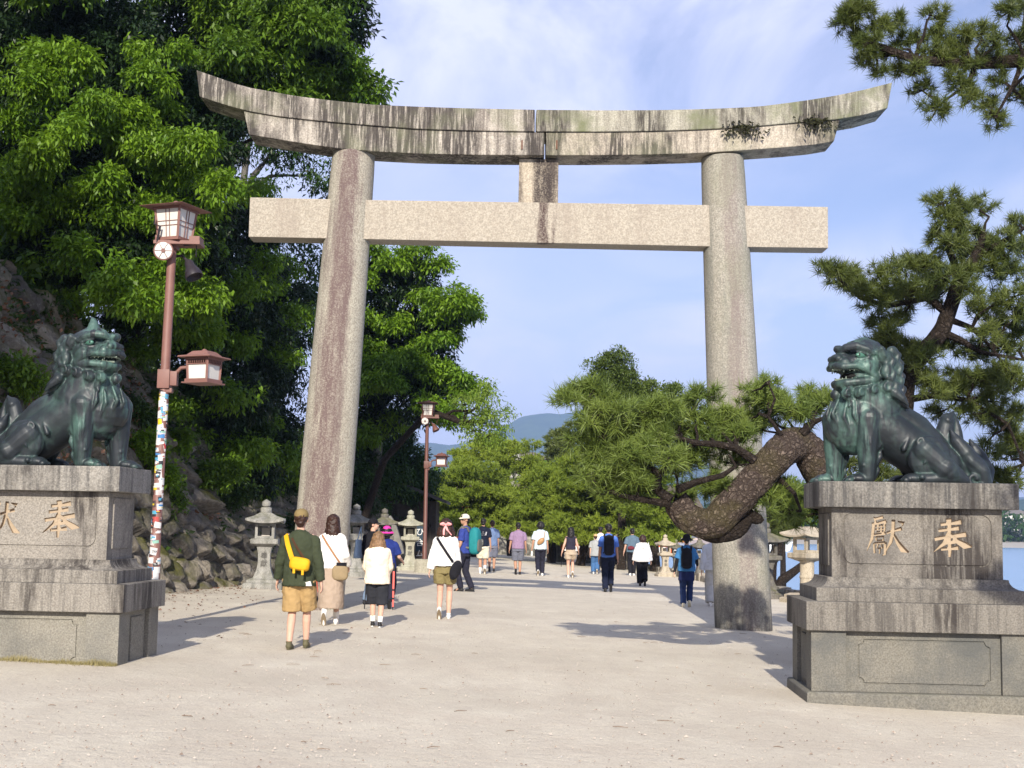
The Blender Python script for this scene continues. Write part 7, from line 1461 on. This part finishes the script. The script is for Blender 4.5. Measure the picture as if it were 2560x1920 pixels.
boughs = [([trunk[3]] + [PT(a, b, YT) for a, b in ((2640, 170), (2560, 150), (2430, 160), (2290, 150), (2180, 110), (2125, 60))], .09), ([trunk[2], Vector((5.5, 10, 4.6)), Vector((5.1, 8.5, 5.1)), Vector((4.8, 7, 5.2))], .08), ([trunk[3], Vector((5.4, 11, 5.4)), Vector((4.8, 9.5, 5.6))], .07), ([PT(a, b, YT) for a, b in ((2440, 160), (2420, 210), (2350, 260))], .03), ([PT(a, b, YT) for a, b in ((2560, 150), (2530, 220), (2490, 290))], .03)]
pine('black_pine', 'nearest pine, only its needled bough showing at the top right corner against the sky', pads, trunk, [.22, .2, .18, .15, .1], boughs, 53, N_NR, BK_D, K=42, L=.12, W=.0036, dens=105, group='black pines near the water')
# ---- dark forked trunk at the water side
F_ = lambda x, y, Y: PT(1880 + x / 5.53, 1260 + y / 5.53, Y)
pads = [(F_(x, y, 39 + r.uniform(-.5, .5)), .5, .28) for x, y in ((320, 400), (420, 360), (300, 300), (470, 300), (380, 230), (250, 340), (450, 440), (200, 260), (350, 120), (250, 160), (500, 150), (560, 60), (150, 200))]
pine('forked_pine', 'low pine with a dark forked trunk beside the cream lantern at the water edge', pads, [F_(330, 1300, 39), F_(270, 1100, 39), F_(260, 850, 39), F_(340, 640, 39), F_(400, 450, 39)], [.22, .16, .17, .15, .10], [([F_(330, 1240, 39), F_(420, 1050, 39), F_(600, 920, 39), F_(800, 760, 39), F_(900, 700, 39)], .17), ([F_(120, 120, 39), F_(250, 230, 39), F_(400, 240, 39), F_(430, 330, 39)], .10)], 54, N_NR, BK_D, K=26, L=.16, W=.008, dens=14, group='black pines near the water')
# ---- distant pines beyond the crowd
def region(x0, x1, y0, y1, n, Y, seed, shape=None, rr=.62):
    q = random.Random(seed); out = []
    for k in range(n * 6):
        if len(out) >= n: break
        x = q.uniform(x0, x1); y = q.uniform(y0, y1)
        if shape and not shape((x - x0) / (x1 - x0), (y - y0) / (y1 - y0)): continue
        s = q.uniform(.75, 1.25); out.append((PT(x, y, Y + q.uniform(-2.2, 1.5)), rr * s, rr * .42 * s))
    return out
dome = lambda u, v: v > (abs(u - .5) * 2) ** 2 * .55
def far_pine(lab, pads, foot, lean, Y, seed, mat=N_FR, K=14, L=.22, W=.022, dens=13):
    P0 = PT(*foot, Y); P0.z = gz(P0.x); tx, ty = lean; trunk = [P0, PT(foot[0] + (tx - foot[0]) * .4, foot[1] + (ty - foot[1]) * .35, Y), PT(foot[0] + (tx - foot[0]) * .75, foot[1] + (ty - foot[1]) * .7, Y), PT(tx, ty, Y)]
    rg = random.Random(seed); bo = [([Vector(rg.choice(trunk[1:])), Vector(p[0]) - Vector((0, 0, .12))], .05) for p in pads[::5]]
    return pine('black_pine', lab, pads, trunk, [.22, .18, .14, .07], [(limb_path(b[0][0], b[0][1], np.random.RandomState(seed + i), .06, 6), b[1]) for i, b in enumerate(bo)], seed, mat, BK_D, K=K, L=L, W=W, dens=dens, group='pines beyond the crowd', twigs=False, bseg=8)
far_pine('distant pine with layered branches just right of the far lamp post', region(1068, 1300, 1150, 1334, 145, 68, 1, dome), (1180, 1420), (1190, 1190), 68, 61)
far_pine('tallest distant pine reaching over the mountains with flat topped boughs', region(1140, 1345, 1082, 1200, 60, 74, 2, lambda u, v: v > abs(u - .55) * .7), (1277, 1420), (1265, 1110), 74, 62)
far_pine('distant pine above the black haired woman with a dark upright trunk', region(1290, 1500, 1150, 1342, 160, 63, 3, dome), (1378, 1418), (1385, 1180), 63, 63)
far_pine('distant pine with the slanting dark trunk', region(1390, 1620, 1090, 1352, 160, 60, 4, dome), (1450, 1416), (1500, 1130), 60, 64)
far_pine('distant pine hanging its needles over the man in slate grey', region(1560, 1700, 1180, 1350, 60, 56, 5, dome), (1640, 1400), (1620, 1210), 56, 65)
far_pine('distant dark pine top between the mountains and the bent pine', region(1380, 1560, 1040, 1160, 60, 72, 6, lambda u, v: v > abs(u - .6) * .6), (1470, 1420), (1480, 1070), 72, 66, mat=N_NR)
far_pine('darkest distant pine low behind the stone monument', region(1080, 1330, 1250, 1325, 50, 96, 7), (1120, 1410), (1130, 1250), 96, 67, mat=N_NR)
far_pine('distant pine spreading low above the orange clad walkers', region(1420, 1660, 1290, 1352, 50, 66, 8), (1560, 1410), (1540, 1290), 66, 68)
lobes = [lobe(1545, 905, 34, 26, 54), lobe(1530, 950, 60, 30, 54), lobe(1560, 990, 60, 34, 54), lobe(1620, 990, 50, 28, 54), lobe(1680, 1000, 44, 30, 54), lobe(1590, 1040, 100, 50, 54), lobe(1500, 925, 26, 16, 54), lobe(1620, 1100, 110, 70, 55), lobe(1500, 1060, 60, 50, 55)]
broadleaf('juniper_tree', 'small pointed bushy tree rising behind the needles of the bent pine', lobes, [(4.6, 56, -.1), (4.6, 56, 2), PT(1580, 1020, 54), PT(1550, 930, 54)], 8, leafmat('juniper_leaf', (0.035, 0.06, 0.01), (0.13, 0.18, 0.03), .2), BK_D, tr=.2, sub_r=.36, nsp=22, nleaf=9, L=.12, cover=1.0, inner=.4, droop=-.5)
broadleaf('broadleaf_tree', 'bright green tree by the water seen between the right column and the right pedestal', [lobe(1970, 1240, 60, 40, 60), lobe(1930, 1270, 40, 40, 60), lobe(2010, 1270, 40, 40, 60)], [(12, 60, -1), (12, 60, 1), PT(1970, 1250, 60)], 9, L_MD, BK_D, tr=.15, sub_r=.4, nsp=18, nleaf=7, L=.16, inner=.3)
# distant wooded band behind the shrine and along the far shore
rng = np.random.RandomState(77); n = 60000; P = []
for k in range(420):
    x = rng.uniform(-14, 9) ; y = rng.uniform(96, 118); hh = rng.uniform(2.5, 6.0) if x < 3 else rng.uniform(1.5, 3.5); c = np.array([x, y, hh * .5]); d = norm(rng.normal(size=(140, 3))); P.append(c + d * np.array([1.6, 1.6, hh * .55]))
P = np.concatenate(P); D = norm(rng.normal(size=(len(P), 3)) + np.array([0, -.3, .4])); Ls = rng.uniform(.3, .55, len(P)); V, Fq = leaf_arrays(P, D, Ls, Ls * .35, rng); tagd(link('distant_wood', np_mesh('distant_wood', V, Fq, 4), L_MD), 'mass of distant trees behind the shrine roofs', 'wood', kind='stuff')
P = []
for k in range(900):
    x = rng.uniform(30, 240); y = rng.uniform(440, 500); hh = rng.uniform(4, 11); c = np.array([x, y, hh * .4]); d = norm(rng.normal(size=(40, 3))); P.append(c + d * np.array([4, 4, hh * .6]))
P = np.concatenate(P); D = norm(rng.normal(size=(len(P), 3)) + np.array([0, -.3, .4])); Ls = rng.uniform(1.2, 2.4, len(P)); V, Fq = leaf_arrays(P, D, Ls, Ls * .4, rng); tagd(link('far_wood', np_mesh('far_wood', V, Fq, 4), L_DK), 'dark belt of trees on the opposite shore', 'wood', kind='stuff')
# small twigs and fallen needles on the sand
r = random.Random(88); TW = plain('twig_brown', (0.20, 0.145, 0.10), .9)
for k in range(60):
    px = r.uniform(20, 2400); py = r.uniform(1560, 1910) if k % 3 else r.uniform(1480, 1600); P = GP(px, py)
    if P.x > 2.7 and P.y < 15.5 or P.x < -3.8 and P.y < 15.5: continue
    a = r.uniform(-.5, .5); l = r.uniform(.02, .07); m = MB(); m.tube([(-l, 0, .006), (-l * .2, r.uniform(-.015, .015), .010), (l, r.uniform(-.02, .02), .006)], [.0025, .0035, .002], 5)
    if r.random() < .4: m.tube([(0, 0, .008), (l * .4, .03, .008)], [.002, .001], 4)
    o = m.build('twig', TW); o.location = (P.x, P.y, gz(P.x) + .004); o.rotation_euler = (0, 0, a); tagd(o, 'small brown twig lying on the sand', 'twig', 'twigs scattered on the sand')

# unseen tree added left of the frame; its crown shades the upper wall
c0 = [(np.array([-8.9, 11.5, 10.6]), np.array([1.7, 2.6, 2.3])), (np.array([-10.5, 14.0, 12.0]), np.array([2.0, 2.6, 1.8]))]
broadleaf('broadleaf_tree', 'unseen tall tree added beyond the left frame edge to shade the wall', c0, [(-12.0, 12, 5.5), (-11.2, 12, 8), (-9.8, 12.2, 10.5)], 91, L_MD, BK_D, tr=.3, group='trees on the wooded slope', sub_r=.6, nsp=20, nleaf=7, L=.2, cover=.8, inner=.2)
# grit and litter on the sand
rng = np.random.RandomState(12); V = []; Fq = []; n = 7000
for k in range(n):
    y = 6.5 + 30 * rng.rand() ** 1.8; x = rng.uniform(-.42, .42) * y
    if y > 12.2 and y < 15.2 and abs(x) > 2.7: continue
    s = rng.uniform(.003, .009) * (1 + .6 * (rng.rand() < .05)); z = gz(x) + s * .3 + .012; a = rng.uniform(0, 6.28); b = len(V); ex = rng.uniform(.7, 1.6)
    for q in range(4): V.append((x + s * ex * math.cos(a + q * PI / 2), y + s * math.sin(a + q * PI / 2), z - s * .5))
    V.append((x, y, z + s * .6)); Fq += [(b + q, b + (q + 1) % 4, b + 4) for q in range(4)]
me = bpy.data.meshes.new('grit'); me.from_pydata(V, [], Fq); m_, nt_, p_ = newmat('grit'); g_ = nd(nt_, 'ShaderNodeNewGeometry')
nt_.links.new(ramp(nt_, g_.outputs['Random Per Island'], [(0, (0.14, 0.10, 0.075)), (.5, (0.34, 0.28, 0.22)), (1, (0.50, 0.44, 0.37))]), p_.inputs['Base Color']); p_.inputs['Roughness'].default_value = .95
tagd(link('grit', me, m_), 'fine grit and pebbles scattered over the pale sand', 'gravel', kind='stuff')
# dry grass and moss along the foot of the left pedestal
V = []; Fq = []; rng = np.random.RandomState(4)
for k in range(2600):
    u = rng.uniform(-1.15, 1.06); base = cL + axL * u - ayL * (0.62 + rng.exponential(.035)); base.z = gz(base.x) + .005; h_ = rng.uniform(.015, .055) * (1 + .8 * mnoise.noise(Vector((u * 4, 0, 0)))); d = Vector((rng.normal(0, .012), rng.normal(0, .012) - .01, h_)); b = len(V); V += [base + Vector((-.0025, 0, 0)), base + Vector((.0025, 0, 0)), base + d]; Fq.append((b, b + 1, b + 2))
me = bpy.data.meshes.new('grass_fringe'); me.from_pydata([tuple(v) for v in V], [], Fq); tagd(link('grass_fringe', me, leafmat('dry_moss_grass', (0.16, 0.14, 0.05), (0.36, 0.31, 0.15), .2)), 'thin dry yellowish grass along the foot of the left pedestal', 'grass', kind='stuff')

# dead leaves and dark bits blown to the foot of the wall
rng = np.random.RandomState(19); n = 900; y = rng.uniform(15.5, 32, n); x = np.array([wall_x(q) for q in y]) + .35 + rng.exponential(.75, n); P = np.stack([x, y, np.array([gz(q) for q in x]) + .022], 1); D = norm(np.stack([rng.normal(size=n), rng.normal(size=n), rng.normal(0, .12, n)], 1)); Ls = rng.uniform(.02, .07, n); V, Fq = leaf_arrays(P, D, Ls, Ls * .3, rng)
tagd(link('fallen_leaves', np_mesh('fallen_leaves', V, Fq, 4), MATS['dead_leaf']), 'small fallen leaves gathered on the sand at the foot of the boulder wall', 'leaf litter', kind='stuff')

# ------------------------------------------------------------------ the air
m = MB(); m.box((900, 2550, 202), (7600, 5900, 416)); hz_o = m.build('haze', None)
hm = bpy.data.materials.new('haze'); hm.use_nodes = True; hn = hm.node_tree; hn.nodes.clear()
ho = hn.nodes.new('ShaderNodeOutputMaterial'); pv = hn.nodes.new('ShaderNodeVolumePrincipled'); pv.inputs['Color'].default_value = (0.42, 0.60, 1.0, 1); pv.inputs['Density'].default_value = 0.00021; pv.inputs['Anisotropy'].default_value = 0.0
hn.links.new(pv.outputs[0], ho.inputs['Volume']); hz_o.data.materials.append(hm); tagd(hz_o, 'thin blue haze in the air over the bay', 'haze', kind='stuff')
